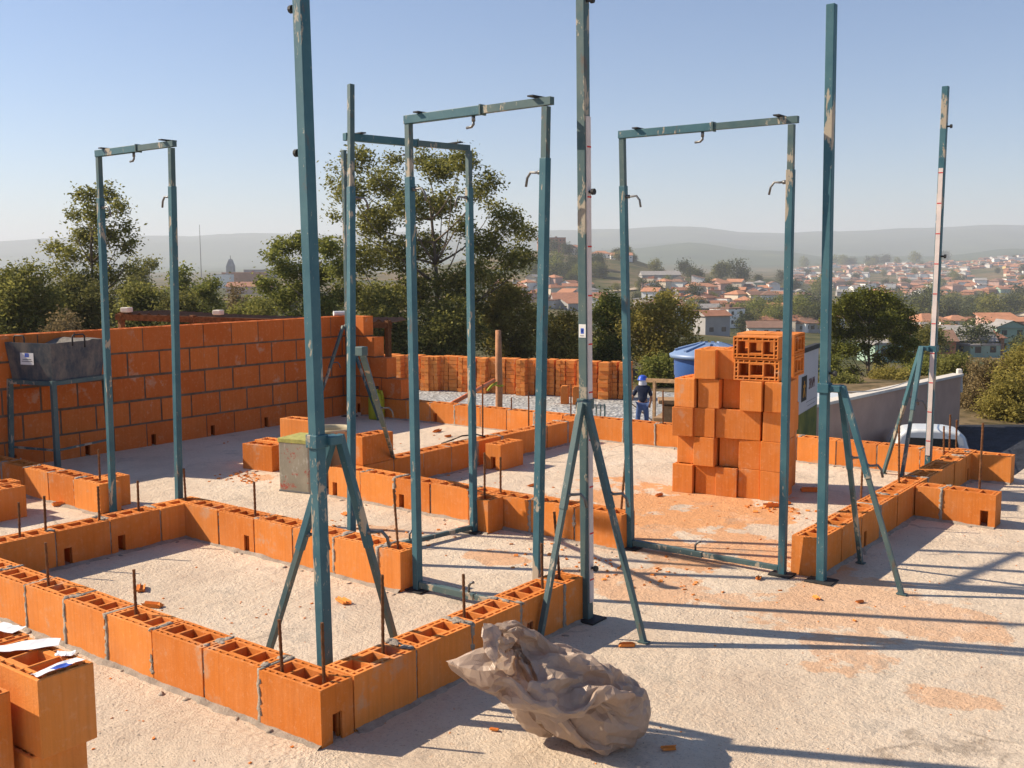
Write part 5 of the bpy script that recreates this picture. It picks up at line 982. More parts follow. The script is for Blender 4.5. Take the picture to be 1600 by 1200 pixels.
-132,16,11,10,9,14,11,19,-3,7,-6,18,-8,-3,-13,-4,-2,-13,-20,12,7,9,-20,-23,-16,-29,-14,-18,-9,-28,3,4,12,-7,-19,-19,-18,-17,-5,-11,-8,-4,-6,5,6,4,4,6,10,13,17,12,-1,-9,-2,-1,3,2,5,-6,-29,-25,-24,-24,-24,-11,6,9,5,24,24,24,22,10,12,14,18,21,21,17,
-142,16,8,10,17,17,15,18,6,-15,19,-2,-12,-8,-2,1,-15,-17,-7,15,8,1,-22,-22,-20,-29,-16,-17,-9,-5,-21,8,14,-13,-20,-19,-19,-17,-6,0,-12,-9,-4,8,7,7,7,6,5,6,17,16,3,-10,0,-3,1,3,5,4,-13,-27,-29,-28,-23,-13,12,6,-4,16,24,23,22,10,12,15,20,21,21,19,
-152,15,10,14,18,16,16,19,9,-16,4,-1,-12,6,-7,-4,-16,-17,17,11,-10,4,-24,-25,-27,-27,-18,-14,3,-23,18,3,-20,-8,-19,-20,-18,-15,-10,-2,1,-10,-1,-5,7,8,9,9,8,8,7,19,10,-9,-2,-4,1,6,1,3,-6,-11,-27,-27,-28,-13,7,9,2,-7,22,24,22,9,13,20,21,21,15,19,
-162,13,15,17,18,15,19,17,13,-2,-14,-16,-1,3,-10,-4,-19,18,2,-11,-1,6,-26,-24,-27,-21,-26,2,-21,-9,14,-6,-19,-8,-19,-16,-9,-21,-16,-5,1,3,-1,-5,-1,5,8,10,10,11,11,10,21,-11,-2,-5,3,0,6,0,13,-12,-25,-26,-27,-15,5,9,4,-11,6,24,22,11,20,20,15,17,17,19,
-174,16,18,18,19,16,20,16,8,-8,-18,-13,9,-2,-1,-27,19,5,-15,-9,16,-18,-20,-30,-19,-18,-28,-7,-15,9,12,-18,-21,-11,-19,-6,-10,-18,-19,-17,0,5,5,2,-1,-1,4,7,11,12,14,12,19,3,-6,1,-3,-1,0,1,20,-6,-20,-26,-23,-18,3,4,10,-6,-10,15,21,21,20,18,15,20,12,14,
-175,14,18,17,19,19,19,12,5,-15,-18,-2,14,-2,-17,-12,2,7,-4,17,-23,-19,-21,-29,-8,-25,-15,-24,-4,23,-14,-17,-8,-19,-22,-5,-3,-23,-18,-17,-6,4,7,7,4,1,1,4,7,10,14,15,18,5,-2,-1,-1,0,0,0,23,6,-17,-26,-17,-21,0,3,9,0,-17,6,21,21,19,15,18,21,19,14,
-176,13,17,18,19,18,14,13,-1,-16,-14,1,15,-7,-22,-7,17,11,0,-10,-22,-22,-11,-24,-27,-21,-13,-14,4,4,-19,-2,-17,-19,-22,-8,3,-12,-21,-21,-14,0,8,8,7,6,3,3,4,7,10,16,18,7,20,-6,0,-9,8,-11,18,24,-17,-18,-19,-17,-4,4,3,7,-18,-6,18,21,17,17,19,21,19,16,
-178,14,16,17,18,16,13,13,-6,-15,-15,23,-10,-10,-12,3,15,24,-23,-16,-11,-21,-21,-14,-24,-29,-6,-3,11,-23,-10,-18,-17,-15,-23,-9,2,-1,-23,-20,-17,-8,7,9,8,7,5,6,5,6,8,9,19,22,9,15,-7,-12,7,-7,5,25,11,-15,-21,-19,-11,5,0,10,-14,-16,11,21,18,17,19,21,19,17,
21,-7,5,2,0,0,1,4,4,5,5,5,5,5,5,5,6,7,7,5,5,7,4,10,9,11,8,13,4,-10,-1,12,23,48,41,20,-9,-53,-6,-16,-8,3,-13,-3,12,3,12,-5,-13,-7,-12,-7,-6,-9,-5,-8,-7,-7,-8,-8,-8,-8,-9,-8,-7,-8,-8,-5,-8,-7,-5,6,-2,0,7,1,-9,-3,-7,-6,
18,-6,-12,2,5,1,0,5,5,4,8,10,8,8,5,-3,-2,-1,0,-1,8,1,15,10,9,12,8,12,1,9,-12,-1,15,59,32,31,14,-61,-21,-14,-17,-4,-9,-9,1,10,24,11,-3,-2,-11,-6,-10,-8,-13,-7,-9,-9,-8,-9,-8,-8,-8,-8,-7,-7,-6,3,-10,-10,10,-11,-11,-13,7,8,5,1,-3,-7,
11,3,-4,-7,7,7,5,4,-2,11,10,6,0,-5,-8,-12,-4,-1,5,5,3,7,8,17,9,20,13,11,11,7,-14,11,22,37,21,-1,4,-18,-8,-16,7,-10,9,6,1,1,23,18,-5,-2,-7,-7,-11,-12,-5,-13,-10,-11,-11,-11,-12,-11,-13,-14,-14,-13,-10,-10,8,-12,-13,11,-8,-13,-1,5,-8,9,4,6,
18,4,-5,1,1,6,3,-10,17,9,0,-6,-9,-12,-4,2,7,11,-5,0,2,6,11,8,16,16,20,14,9,13,-3,-3,18,59,32,17,23,-7,-20,28,-11,-24,-22,7,1,2,16,19,2,-4,-16,-11,-14,-7,-14,-12,-11,-9,-12,-13,-14,-13,-15,-19,-18,-15,-17,-11,-11,6,-7,-2,-13,5,-6,-5,-1,-2,9,4,
9,4,14,-15,12,10,-18,11,16,-12,-10,-4,-5,7,9,11,10,-10,3,-9,1,8,17,14,8,21,19,14,-1,13,22,17,21,93,-5,4,16,9,-11,-7,9,-14,-7,-14,-14,11,5,21,11,-1,1,-26,-17,-23,-6,-11,-12,-17,-20,-21,-19,-18,-18,-20,-4,-11,-10,-12,-15,-20,-4,1,-4,8,-10,-7,2,-2,0,7,
8,10,-7,18,11,-19,3,17,-13,-15,5,13,-6,12,7,15,2,-5,-19,3,15,9,-8,15,18,25,9,17,15,22,14,30,31,30,26,-1,1,21,1,-19,11,-6,0,-13,2,-11,4,16,25,-6,-4,-24,-11,-23,-22,-5,-20,-18,-18,-18,-19,-20,-20,-20,-22,-17,-11,-1,-5,-2,-3,-6,-5,-3,-13,12,-6,-18,13,-3,
19,-7,20,10,-26,1,15,-7,-10,4,14,-9,10,14,13,10,-4,-20,5,6,-4,7,19,14,12,24,11,17,12,24,24,27,26,27,-2,16,10,-2,-9,11,12,3,-3,-29,2,0,15,10,20,-14,-25,-15,-13,-14,-13,6,-28,-12,-19,-20,-19,-21,-21,-22,-24,-22,-19,-14,-7,6,-5,-7,1,-4,16,-19,6,6,-11,-8,
20,-1,17,-14,-6,19,-12,14,-15,10,13,-8,10,13,16,1,-19,1,5,11,-5,10,15,-4,27,19,26,11,9,9,21,43,24,24,12,-16,22,-11,-5,2,6,10,-8,1,-7,9,1,22,11,-5,-19,-9,-20,-32,-5,8,-22,-24,-18,-19,-18,-20,-20,-20,-22,-22,-24,-14,-7,-9,0,7,5,1,-18,13,4,-19,3,8,
17,12,-10,-6,16,1,-13,18,-1,11,-6,12,9,13,13,-16,-8,13,7,-3,7,10,0,5,18,25,21,17,26,9,19,16,36,25,1,0,5,8,-11,-9,3,9,-6,23,-13,15,-4,8,-1,12,-14,-14,-26,-30,11,-21,-19,-20,-20,-20,-20,-19,-21,-20,-20,-19,-6,-14,-6,-10,-1,-6,-7,-2,11,1,-15,3,10,-8,
30,-14,6,-2,12,-14,4,12,13,-3,7,13,10,15,-4,-15,10,3,10,-2,10,-1,5,11,13,22,19,18,25,34,16,13,6,24,-3,20,-11,11,-3,2,-15,9,-3,23,-5,1,6,10,-2,17,-9,-24,-14,-30,-25,-8,-26,-19,-19,-20,-19,-19,-20,-15,-7,-17,-22,1,-11,-11,7,-8,-1,-8,0,-11,9,8,-18,12,
14,-2,9,13,-13,7,3,15,6,1,12,2,18,12,-18,7,3,11,-1,7,-2,4,12,11,11,19,24,18,20,4,39,21,6,20,-13,24,4,-17,18,-8,9,9,-12,10,6,7,-25,24,-6,27,-21,-15,-12,-26,-28,-22,-10,-21,-19,-18,-20,-19,-21,-19,-16,-13,-6,-17,-5,-1,-13,8,2,-7,-2,-13,9,-7,5,1,
12,13,9,-8,6,8,2,13,1,11,-1,16,16,-8,1,6,8,2,6,3,-2,8,11,12,11,14,27,6,28,6,20,31,25,13,-11,-4,-2,7,20,-20,22,-4,-3,14,8,-10,-21,19,-5,24,-4,-17,-10,-29,-25,-17,-20,-7,-20,-19,-20,-20,-20,-21,-13,-13,-9,-18,-3,-14,-3,-16,0,5,-4,7,-4,-18,8,-5,
29,-3,12,-4,10,-1,11,8,9,-2,11,15,1,0,8,7,2,6,6,-4,6,10,11,12,11,9,20,13,24,18,0,33,25,2,-12,20,-9,1,20,-11,13,12,-17,15,-5,-3,-13,10,-2,9,7,-21,-24,1,-22,-26,-6,-18,-11,-16,-20,-20,-21,-20,-19,-18,-16,1,-17,-1,-8,-15,-13,-7,-2,3,-3,19,-3,-15,
27,9,1,9,1,9,11,8,-2,10,11,1,6,8,5,6,5,8,-4,3,10,10,9,11,13,11,11,18,22,20,12,12,9,26,-5,1,-2,15,3,2,10,12,-15,-20,10,-2,-15,8,17,-15,27,-11,-25,-7,-27,-12,-11,-15,-20,-13,-14,-19,-21,-20,-20,-18,-16,-14,-3,-17,-7,1,-13,-16,-4,-3,9,-8,-1,13,
37,2,10,1,10,10,10,7,-2,12,-1,9,8,5,7,6,9,-4,2,10,9,9,10,9,13,12,11,14,20,6,28,16,9,12,-10,16,3,10,1,3,-2,-1,10,-18,8,-15,-15,-2,16,13,16,-22,-1,-19,-17,-11,-13,-14,-17,-20,-15,-14,-18,-21,-18,-21,-17,-12,-13,-12,-11,-10,-6,-6,-4,-3,-4,-3,4,1,
39,12,3,8,11,11,11,-1,3,5,9,9,1,7,8,11,-4,1,10,9,10,8,9,9,11,13,12,11,14,14,28,9,20,11,-4,6,-2,-21,27,16,-6,-1,-6,3,-2,-15,-23,12,16,19,-4,-14,-8,-26,7,-11,-13,-17,-17,-17,-20,-17,-13,-17,-20,-19,-17,-15,-14,-9,-12,-11,-4,-6,-4,-4,-5,-3,-5,7,
52,11,1,11,11,5,13,1,6,7,9,0,6,9,9,-1,0,10,9,10,9,8,9,5,15,12,13,6,23,14,5,19,4,7,11,-10,13,-6,16,-4,2,13,2,-2,-5,-21,-12,6,-7,31,11,-12,-29,0,-20,14,-10,-18,-18,-18,-19,-20,-18,-12,-16,-19,-19,-19,-13,-4,-12,-12,-11,1,-6,-10,0,0,-5,-6,
66,2,10,11,6,10,9,8,3,9,1,5,9,6,0,2,8,9,10,9,10,8,8,6,7,20,13,5,4,25,-12,22,24,12,-1,2,-5,7,-5,18,-2,3,13,-18,-12,4,-7,0,0,18,7,-25,-17,12,-15,-16,15,-14,-18,-19,-19,-19,-19,-19,-17,-10,-19,-20,-13,-13,-12,-10,-6,-7,-7,-5,-3,-2,-3,2,
74,8,11,7,10,10,10,5,5,6,3,7,2,1,6,5,9,6,13,9,10,8,9,7,2,21,16,6,-1,2,17,11,7,11,21,-1,0,-13,16,20,-10,10,-9,3,-11,6,-22,-12,18,17,-10,-6,-19,12,-9,-25,-2,10,-14,-19,-18,-19,-20,-18,-18,-20,-10,-17,-14,-12,-12,-11,-5,-8,-7,-8,-2,-5,1,3,
88,10,8,10,11,10,8,6,6,2,6,0,1,7,3,7,3,13,7,6,9,11,-2,21,5,17,20,5,7,-3,-14,21,19,-5,22,18,4,-12,-5,24,5,-7,3,1,-14,-14,0,-24,18,21,0,-24,-1,-10,6,-11,-21,2,4,-11,-18,-18,-19,-19,-19,-18,-21,-5,-14,-13,-14,-10,-10,-8,-6,-5,-3,-3,2,0,
105,9,10,10,10,10,7,6,1,7,5,1,-7,9,3,4,9,11,10,4,7,6,5,6,20,19,9,18,6,-19,-7,2,25,18,18,21,-20,-12,6,8,18,5,2,-12,-13,-2,-7,-15,-6,22,-2,-3,-25,-7,6,-2,-6,-20,4,5,-18,-12,-18,-16,-19,-18,-27,1,-13,-21,-14,-4,-10,-9,-5,-4,-4,-3,0,2,
122,10,9,10,10,9,5,4,6,-3,-2,2,6,2,5,9,8,10,11,5,8,6,6,5,20,3,25,23,-19,9,-12,7,4,12,27,15,-21,2,-16,19,12,8,11,-8,-6,-1,-21,-11,-21,12,10,-6,-25,-11,2,1,1,-14,-5,2,-3,-12,-12,-22,-15,-26,-18,4,-22,-10,-12,-20,-4,-3,-4,-5,-2,-1,0,3,
140,9,10,9,9,8,6,6,3,-2,-3,2,1,4,8,8,9,9,9,8,5,9,7,3,20,-2,24,17,-32,8,21,-7,3,4,27,12,-2,-7,-15,17,10,14,-7,-9,6,-13,4,-28,-8,-10,29,-4,-26,-22,-9,2,1,7,-19,0,-5,-10,-13,-8,-15,-26,-9,2,-18,-11,-12,-21,-3,-4,-5,-3,-2,0,1,4,
157,8,11,9,9,8,6,5,2,0,-9,-1,3,10,7,9,8,9,8,7,7,9,7,3,20,2,23,-11,-24,-4,34,-6,23,4,12,5,-2,-19,-3,18,6,6,7,-3,-2,-12,12,-26,-4,-23,10,26,-28,-23,-10,-11,-2,9,-9,-15,7,-19,-14,-6,-16,-13,0,-15,1,-15,-12,-19,-1,-5,-6,-1,-1,1,1,4,
174,8,10,3,12,7,6,4,-3,-12,11,2,1,5,6,9,9,10,11,7,9,7,-6,21,21,-14,14,5,-29,-9,32,4,23,-19,25,-7,8,-5,-16,10,14,-5,7,3,-6,6,-14,11,-13,-16,-13,24,-17,-25,6,-14,-6,-8,-9,-14,6,-17,-16,-10,-7,7,-2,-18,-20,-15,-11,0,-4,-2,-1,-2,0,1,3,4,
191,8,6,3,11,8,7,-6,-6,-5,12,6,5,4,6,7,9,10,10,9,9,-11,13,19,1,6,17,-6,-29,0,18,6,0,5,4,-8,21,9,-17,-6,2,14,17,-2,-23,17,-18,0,17,-11,-24,22,-11,-24,-12,-6,-13,-12,1,-6,-13,1,-22,-1,-5,6,-19,-11,-8,-19,-18,11,-2,-3,-1,-1,-4,5,4,5,
207,8,1,4,4,7,10,2,-6,-11,2,2,13,11,11,9,9,9,9,9,-6,1,18,12,6,3,9,-9,-20,15,17,1,-14,-18,9,-13,16,9,21,-16,-22,19,15,9,-7,0,-15,-13,18,7,-21,17,-12,-23,-26,-2,-14,-11,-1,-2,8,-14,-13,0,1,-2,-9,-12,-13,-15,-19,3,-2,4,-1,-4,0,4,1,10,
221,7,5,4,3,3,4,7,-7,-11,4,-5,8,12,18,15,11,9,8,2,-5,7,8,19,8,-1,-11,-8,6,1,22,11,-28,-10,-17,11,-10,10,21,6,-14,-16,24,14,-13,4,-13,7,-8,9,7,-2,-15,-21,-20,-17,-12,-11,-7,16,-9,16,-15,-9,7,-11,0,-17,-16,-6,-18,-1,3,-2,3,-4,-3,9,4,10,
233,6,7,8,3,4,3,-1,-6,-10,2,-9,13,13,15,19,15,8,4,-4,4,8,8,17,0,5,-8,-10,-4,14,-9,26,-8,-18,-19,-4,11,-7,18,15,-17,-7,13,4,12,-9,-18,-3,-5,2,13,7,-12,-24,-23,-11,-10,-10,-17,8,1,23,-4,-7,-4,-7,-7,-20,-8,-10,-6,-1,1,2,-3,0,-2,7,8,10,
227,6,7,21,6,2,1,-5,-6,-1,-15,11,13,14,15,16,18,7,-3,2,7,7,5,8,10,-9,3,-8,-1,-17,21,13,4,-27,-5,-1,4,0,1,5,2,-11,-13,11,9,4,-19,-17,0,-2,11,4,5,-19,-24,-23,-11,-8,-8,-7,8,13,14,-1,1,-1,-14,-13,-16,-4,-6,0,1,1,-1,-6,3,6,7,4,
229,0,21,18,-4,-3,7,-3,-3,-15,12,13,11,15,15,16,17,1,0,5,7,-3,14,10,-8,3,3,-10,-23,11,18,13,-12,-5,-2,-3,1,3,-17,19,-8,-23,4,-19,11,6,0,-17,-25,13,5,6,3,-5,-23,-24,-15,-12,-10,-7,4,12,9,7,1,8,3,-14,-14,-9,-1,0,1,-4,-2,1,-7,-2,14,4,
231,3,23,7,13,-12,-3,-4,-3,4,18,11,13,15,16,16,13,-1,4,6,0,-4,7,15,-3,-7,10,-19,-19,-1,15,28,-5,-21,18,-13,-18,20,-5,-4,-13,10,-25,-3,-21,9,13,-1,-22,-21,9,6,3,9,-15,-23,-23,-10,-1,-6,-14,6,8,7,6,5,4,17,-15,-11,2,-1,1,-4,-1,-12,-3,-6,17,3,
234,7,23,15,-4,-3,-2,-2,0,5,20,13,14,15,16,13,12,3,2,0,1,-1,-1,15,-15,14,-2,-22,-11,-2,9,27,-2,-9,1,-19,-21,20,-17,7,-20,11,-13,-18,-5,-4,13,11,-16,-19,-11,5,6,9,-2,-20,-24,-7,-9,-12,4,-2,-8,7,7,4,11,17,13,-14,2,0,1,-6,-18,-4,-12,4,17,1,
238,11,23,19,-1,-3,-1,-2,-1,3,15,23,15,14,14,11,9,-4,-3,-5,0,13,6,-13,5,17,-19,-6,-7,-5,6,6,21,-7,-11,-13,-22,20,-19,2,-9,-3,-15,-10,-3,-16,5,10,19,-15,-16,-22,2,10,12,-14,-24,-23,-6,-12,0,-3,2,-5,6,7,12,15,13,16,2,1,-10,-14,-18,-4,-8,9,17,0,
242,15,22,22,3,-1,-2,-3,-1,3,12,25,18,14,11,10,-11,-5,-2,-1,9,10,-12,16,4,12,-21,-3,-8,5,8,0,14,-16,3,-18,-21,12,-14,14,-16,-18,-15,7,-16,-16,-11,10,18,1,-10,-24,-1,2,18,-18,0,-27,-28,-8,-6,-3,-1,5,9,9,11,11,20,22,8,-16,-15,-14,-14,-4,0,11,17,-2,
249,19,21,21,-4,7,2,-2,-4,4,11,25,20,1,10,14,-18,-7,-1,5,12,-10,9,13,18,1,-24,1,-22,8,26,1,5,-15,-13,-2,-16,7,-18,17,-20,-21,-12,4,-21,-17,-11,7,18,-2,3,-22,12,-4,-5,2,5,-27,-28,-22,-6,-4,-3,19,13,6,6,13,19,13,18,-9,-23,-22,-6,0,6,10,-1,6,
258,20,21,20,-2,-8,11,5,0,5,4,26,21,-7,6,16,-4,-9,-8,0,3,15,11,9,11,-24,-2,-10,-27,22,15,19,-4,-13,-8,-15,-11,-8,14,-16,-2,-22,-11,1,-19,-20,-20,18,17,-16,4,-6,17,4,-5,-3,1,-23,-28,-27,-14,-2,-3,5,21,15,11,9,18,19,13,-7,-20,-12,-11,-1,6,8,3,-17,
269,19,21,19,-3,-12,3,3,19,6,-1,16,28,-8,3,7,16,-8,-6,-4,7,9,10,18,-12,-11,-5,-27,-12,18,17,20,4,-14,-11,-9,-18,-21,11,-18,-6,-5,-15,-11,5,-20,-21,2,14,-10,-5,10,17,0,12,-2,-6,-20,-27,-29,-22,0,-4,-2,11,19,7,18,27,19,8,-13,-6,-20,8,-6,-16,4,16,0,
286,11,20,21,-5,-13,0,9,20,9,1,9,24,3,2,5,13,-5,-14,10,7,9,6,15,-13,-10,-20,-28,8,-1,18,19,15,-13,-11,-21,-12,-20,-6,-4,-18,4,-13,-16,9,-12,-22,8,3,-11,-19,6,20,13,8,2,-5,-15,-20,-28,-28,-11,3,-4,5,13,16,23,19,25,-1,-4,-13,-3,-16,4,1,-14,7,21,
296,13,18,7,5,-5,2,5,0,24,8,-4,27,15,5,5,-19,-2,15,10,7,6,8,9,-18,-19,-30,-8,-13,15,24,15,13,-9,-21,-19,-8,-21,5,-18,1,-20,-2,-19,6,-7,-18,10,-14,-11,-13,-2,11,15,10,12,-7,-8,-14,-23,-29,-23,-2,2,2,17,16,13,26,14,2,-5,7,-17,-4,-18,16,-10,13,14,
305,17,7,-7,5,19,5,3,-8,13,19,-7,15,24,10,-2,-21,21,15,10,8,7,5,-19,-9,-24,-24,1,-16,11,25,19,14,-19,-14,-20,-4,-19,-3,-19,5,-20,-15,-10,-11,-1,10,-15,-16,-1,-15,-14,10,14,14,8,9,-11,-12,-14,-26,-28,-11,9,3,3,14,19,27,3,9,-6,4,15,-21,-12,-10,17,11,6,
312,16,-5,5,10,13,14,0,-7,-2,23,7,-2,16,8,2,-5,27,9,21,8,6,-10,-25,-25,-10,-13,-2,-9,15,10,19,17,-19,-14,-16,-5,-15,-17,-3,-15,0,-16,-19,-20,14,11,-24,-17,-1,-19,-14,-1,13,15,9,14,-1,-13,-13,-15,-28,-21,4,6,5,18,12,25,0,3,-3,19,15,-16,-14,-14,-1,23,15,
311,21,5,5,12,12,9,-4,-10,-4,26,21,-13,1,7,-4,22,26,4,26,14,-6,-15,-24,-13,-13,-11,0,-11,21,-9,17,20,-17,-20,-7,2,-19,-12,-12,-16,-5,-19,-14,-16,-6,15,-2,-24,-5,-15,-20,-9,7,15,10,17,6,-8,-15,-17,-14,-25,0,7,7,19,12,11,-6,7,10,19,14,-13,-17,-11,7,8,20,
312,21,15,8,8,8,7,3,-9,-6,23,7,14,-25,3,16,26,7,27,22,1,-2,-16,-30,-1,-20,-3,-19,10,12,-8,21,10,-24,-7,2,-20,0,-9,-16,-17,-18,-3,-18,-10,-16,-4,16,-24,-11,-15,-18,-12,-5,13,11,18,12,-2,-17,-16,-14,-16,4,10,8,7,22,-16,8,20,9,11,15,-15,-7,-14,7,5,20,
314,21,16,-2,5,6,14,12,3,-6,-7,23,5,2,-2,17,10,13,27,25,2,-12,-17,-19,-20,2,-18,-17,2,19,-5,21,0,-22,16,-21,8,-18,-16,-3,-18,-18,-1,-20,-18,-5,-14,19,-16,-22,-20,-17,-14,-7,0,13,18,16,5,-14,-17,-14,-2,4,2,14,4,16,-15,7,19,17,12,8,-8,-8,-12,10,-2,19,
319,17,17,-2,1,5,7,11,22,-4,0,-8,2,29,0,21,9,11,25,20,0,-27,-18,-2,-28,-18,-18,-2,15,-6,20,12,-14,-8,16,1,1,-17,-14,-6,-19,-16,-12,-8,-18,-20,-5,15,-15,-25,-20,-18,-16,-11,-3,5,17,16,15,-10,-17,-7,8,3,-2,2,11,11,-12,5,15,15,17,8,-4,-7,-7,12,-7,17,
325,12,20,-3,10,8,5,-4,22,8,-5,-6,3,26,7,16,11,20,6,13,2,-23,-25,4,-26,-30,-21,11,8,13,-2,13,4,6,14,-2,-2,-16,-16,-8,-17,-10,-13,-11,-20,-20,3,-14,-1,-24,-24,-19,-19,-13,-5,2,9,17,21,-5,-16,7,10,2,1,-6,11,4,-9,5,11,17,12,11,-8,-8,9,10,-8,16,
330,8,22,7,6,12,3,-9,3,24,1,-5,10,20,11,11,19,13,6,1,-18,-18,-5,-14,-30,-20,-20,19,16,1,-6,18,25,-17,15,16,-12,-13,-10,-15,-16,-1,-15,-21,-13,-17,-6,-12,-4,-24,-25,-22,-20,-17,4,8,7,-2,20,-5,-7,19,2,-1,-2,4,13,-8,2,2,6,10,11,15,4,-10,12,-8,13,9,
328,12,21,15,12,7,1,1,-11,22,9,-2,15,17,-1,24,13,14,11,-27,-22,-16,-7,-10,-32,-23,1,26,-4,2,11,14,1,16,17,7,-20,-1,-8,-20,-11,-6,-19,-20,-10,-21,-8,-7,-6,-24,-25,-24,-20,-18,10,9,1,8,-5,0,2,9,7,-1,8,3,13,0,-3,2,2,5,6,9,12,-1,12,1,11,-5,
324,20,19,18,13,-4,-10,1,7,10,22,4,15,8,12,9,17,12,8,-23,-24,-22,5,-29,-30,-16,14,23,-10,20,2,5,11,19,21,-13,3,-5,-13,-19,-7,-17,-20,-18,-19,-14,-3,-3,-15,-22,-25,-24,-21,-17,10,9,4,6,5,-3,0,0,4,7,8,4,12,5,-3,0,2,3,4,6,9,9,2,12,9,-12,
324,21,19,21,12,-15,-10,-1,6,24,21,14,13,15,8,-8,16,15,2,-21,-19,-22,-10,-22,-25,-15,19,11,-1,16,1,22,10,20,13,0,4,-19,-17,-15,-16,-14,-5,-21,-21,-4,-7,-13,-15,-19,-24,-25,-22,-17,12,11,3,0,4,7,2,-1,2,6,8,2,13,8,-3,1,1,2,2,7,9,8,5,12,-5,-5,
326,18,21,21,13,-10,-17,-10,20,19,22,23,17,14,3,-12,13,6,0,-8,-24,-22,-23,-23,-11,-13,22,0,10,14,17,20,-7,20,22,9,-13,-9,-17,-9,-14,-15,-16,-21,-21,-15,-5,-12,-11,-14,-24,-24,-23,-18,12,6,8,5,0,6,4,5,1,2,8,2,12,11,0,0,3,1,-2,8,5,8,10,9,-7,-4,
331,15,20,21,15,-11,-17,-8,20,18,21,24,12,23,4,-12,-3,2,4,-5,-22,-25,-22,-14,-15,-15,20,10,23,0,16,18,8,21,21,-6,-9,-7,-9,-12,-15,-16,-19,-22,-18,-18,-17,-13,-11,-10,-14,-25,-24,-16,-4,5,5,14,13,3,5,6,4,-1,9,-2,13,12,2,3,1,-3,2,7,5,8,10,7,-8,-3,
337,13,17,19,19,-13,-16,-7,21,17,22,14,25,22,2,-3,-27,6,5,-6,-18,-30,-17,-16,-24,3,26,1,25,3,25,4,16,25,8,-1,-10,-4,-22,-5,-9,-13,-21,-17,-17,-18,-19,-18,-18,-12,-8,-21,-25,-14,-5,-6,1,10,22,15,4,-1,6,9,-9,9,12,-1,22,2,-1,-4,3,5,7,9,9,5,-3,-7,
344,14,19,18,8,-9,-12,-8,22,17,12,23,22,24,-15,-7,-11,7,-5,-15,-14,-32,-14,-18,7,-6,26,9,-3,32,13,17,12,20,6,-2,-8,-8,-21,-22,-6,-7,-7,-15,-16,-17,-18,-18,-20,-20,-8,-16,-26,-12,-4,-12,-4,2,23,21,13,3,1,1,2,9,1,-7,23,16,1,-5,4,5,7,9,6,4,2,-4,
352,14,18,13,3,-13,-10,3,20,15,22,24,20,-1,5,-24,-4,7,-16,-19,-14,-27,-16,10,2,-8,23,1,24,7,21,25,0,23,6,-4,-11,-11,-16,-22,-20,-6,-9,-6,-9,-13,-15,-16,-18,-20,-21,-8,-24,-9,-5,-14,-8,5,1,19,26,14,4,1,-1,9,-15,-1,18,24,7,-3,5,5,7,6,-3,-5,14,1,
361,16,13,8,-1,-13,-6,9,18,23,19,20,8,17,-22,-4,-6,-11,-19,-5,-27,-28,-3,7,1,20,-6,27,10,22,16,16,3,20,2,-13,-19,-6,-7,-19,-22,-18,-8,-5,-6,-7,-11,-13,-14,-17,-18,-21,-12,-12,-11,-8,-7,-3,-8,19,27,20,9,-5,6,10,-9,-18,14,23,22,1,4,5,3,-3,-13,12,11,6,
374,10,7,4,-1,-11,-1,12,21,20,15,23,22,-18,0,-11,-19,-16,-6,-11,-24,-23,-11,6,24,9,4,27,10,26,20,11,-3,3,5,-22,-17,-10,-5,-4,-22,-21,-16,-8,-5,-5,-6,-8,-10,-13,-15,-18,-16,-24,-13,-10,-8,-4,-2,15,21,27,16,-4,11,10,-6,-23,3,23,23,16,5,3,-5,-9,-13,5,16,14,
363,14,6,6,1,-2,-3,17,22,15,16,26,19,-15,-1,-19,-27,-1,-9,-21,-18,-27,-6,10,15,10,27,11,27,18,12,0,-12,6,8,-18,-23,1,-8,-6,-17,-22,-18,-14,-8,-5,-4,-6,-7,-9,-11,-13,-15,-26,-8,-12,-14,-8,-3,12,19,25,20,4,13,10,-1,-25,-10,22,18,23,8,1,-8,-11,-10,4,9,13,
354,14,9,3,-1,2,15,16,22,13,22,25,10,-15,-11,-26,-2,-2,-19,-27,-21,-12,4,-9,16,18,23,15,27,4,17,-16,-3,4,9,-17,-20,-13,-6,0,-8,-20,-20,-16,-11,-9,-5,-5,-6,-6,-7,-14,-2,-25,-2,-10,-14,-13,-2,-3,19,17,19,21,9,12,4,-23,-21,14,17,24,14,-2,-10,-10,-9,2,9,12,
344,13,11,6,4,12,16,17,21,14,21,6,16,-24,-17,-6,-15,-3,-18,-26,-24,18,-20,16,17,6,15,23,21,9,-9,0,-2,-5,9,-15,-20,-20,1,-3,-5,-11,-21,-18,-13,-10,-8,-7,-7,-5,-5,-5,-6,-10,-6,-1,-13,-20,-2,-15,18,15,22,19,14,14,10,-22,-23,-4,21,20,20,-3,-8,-11,-9,1,8,10]
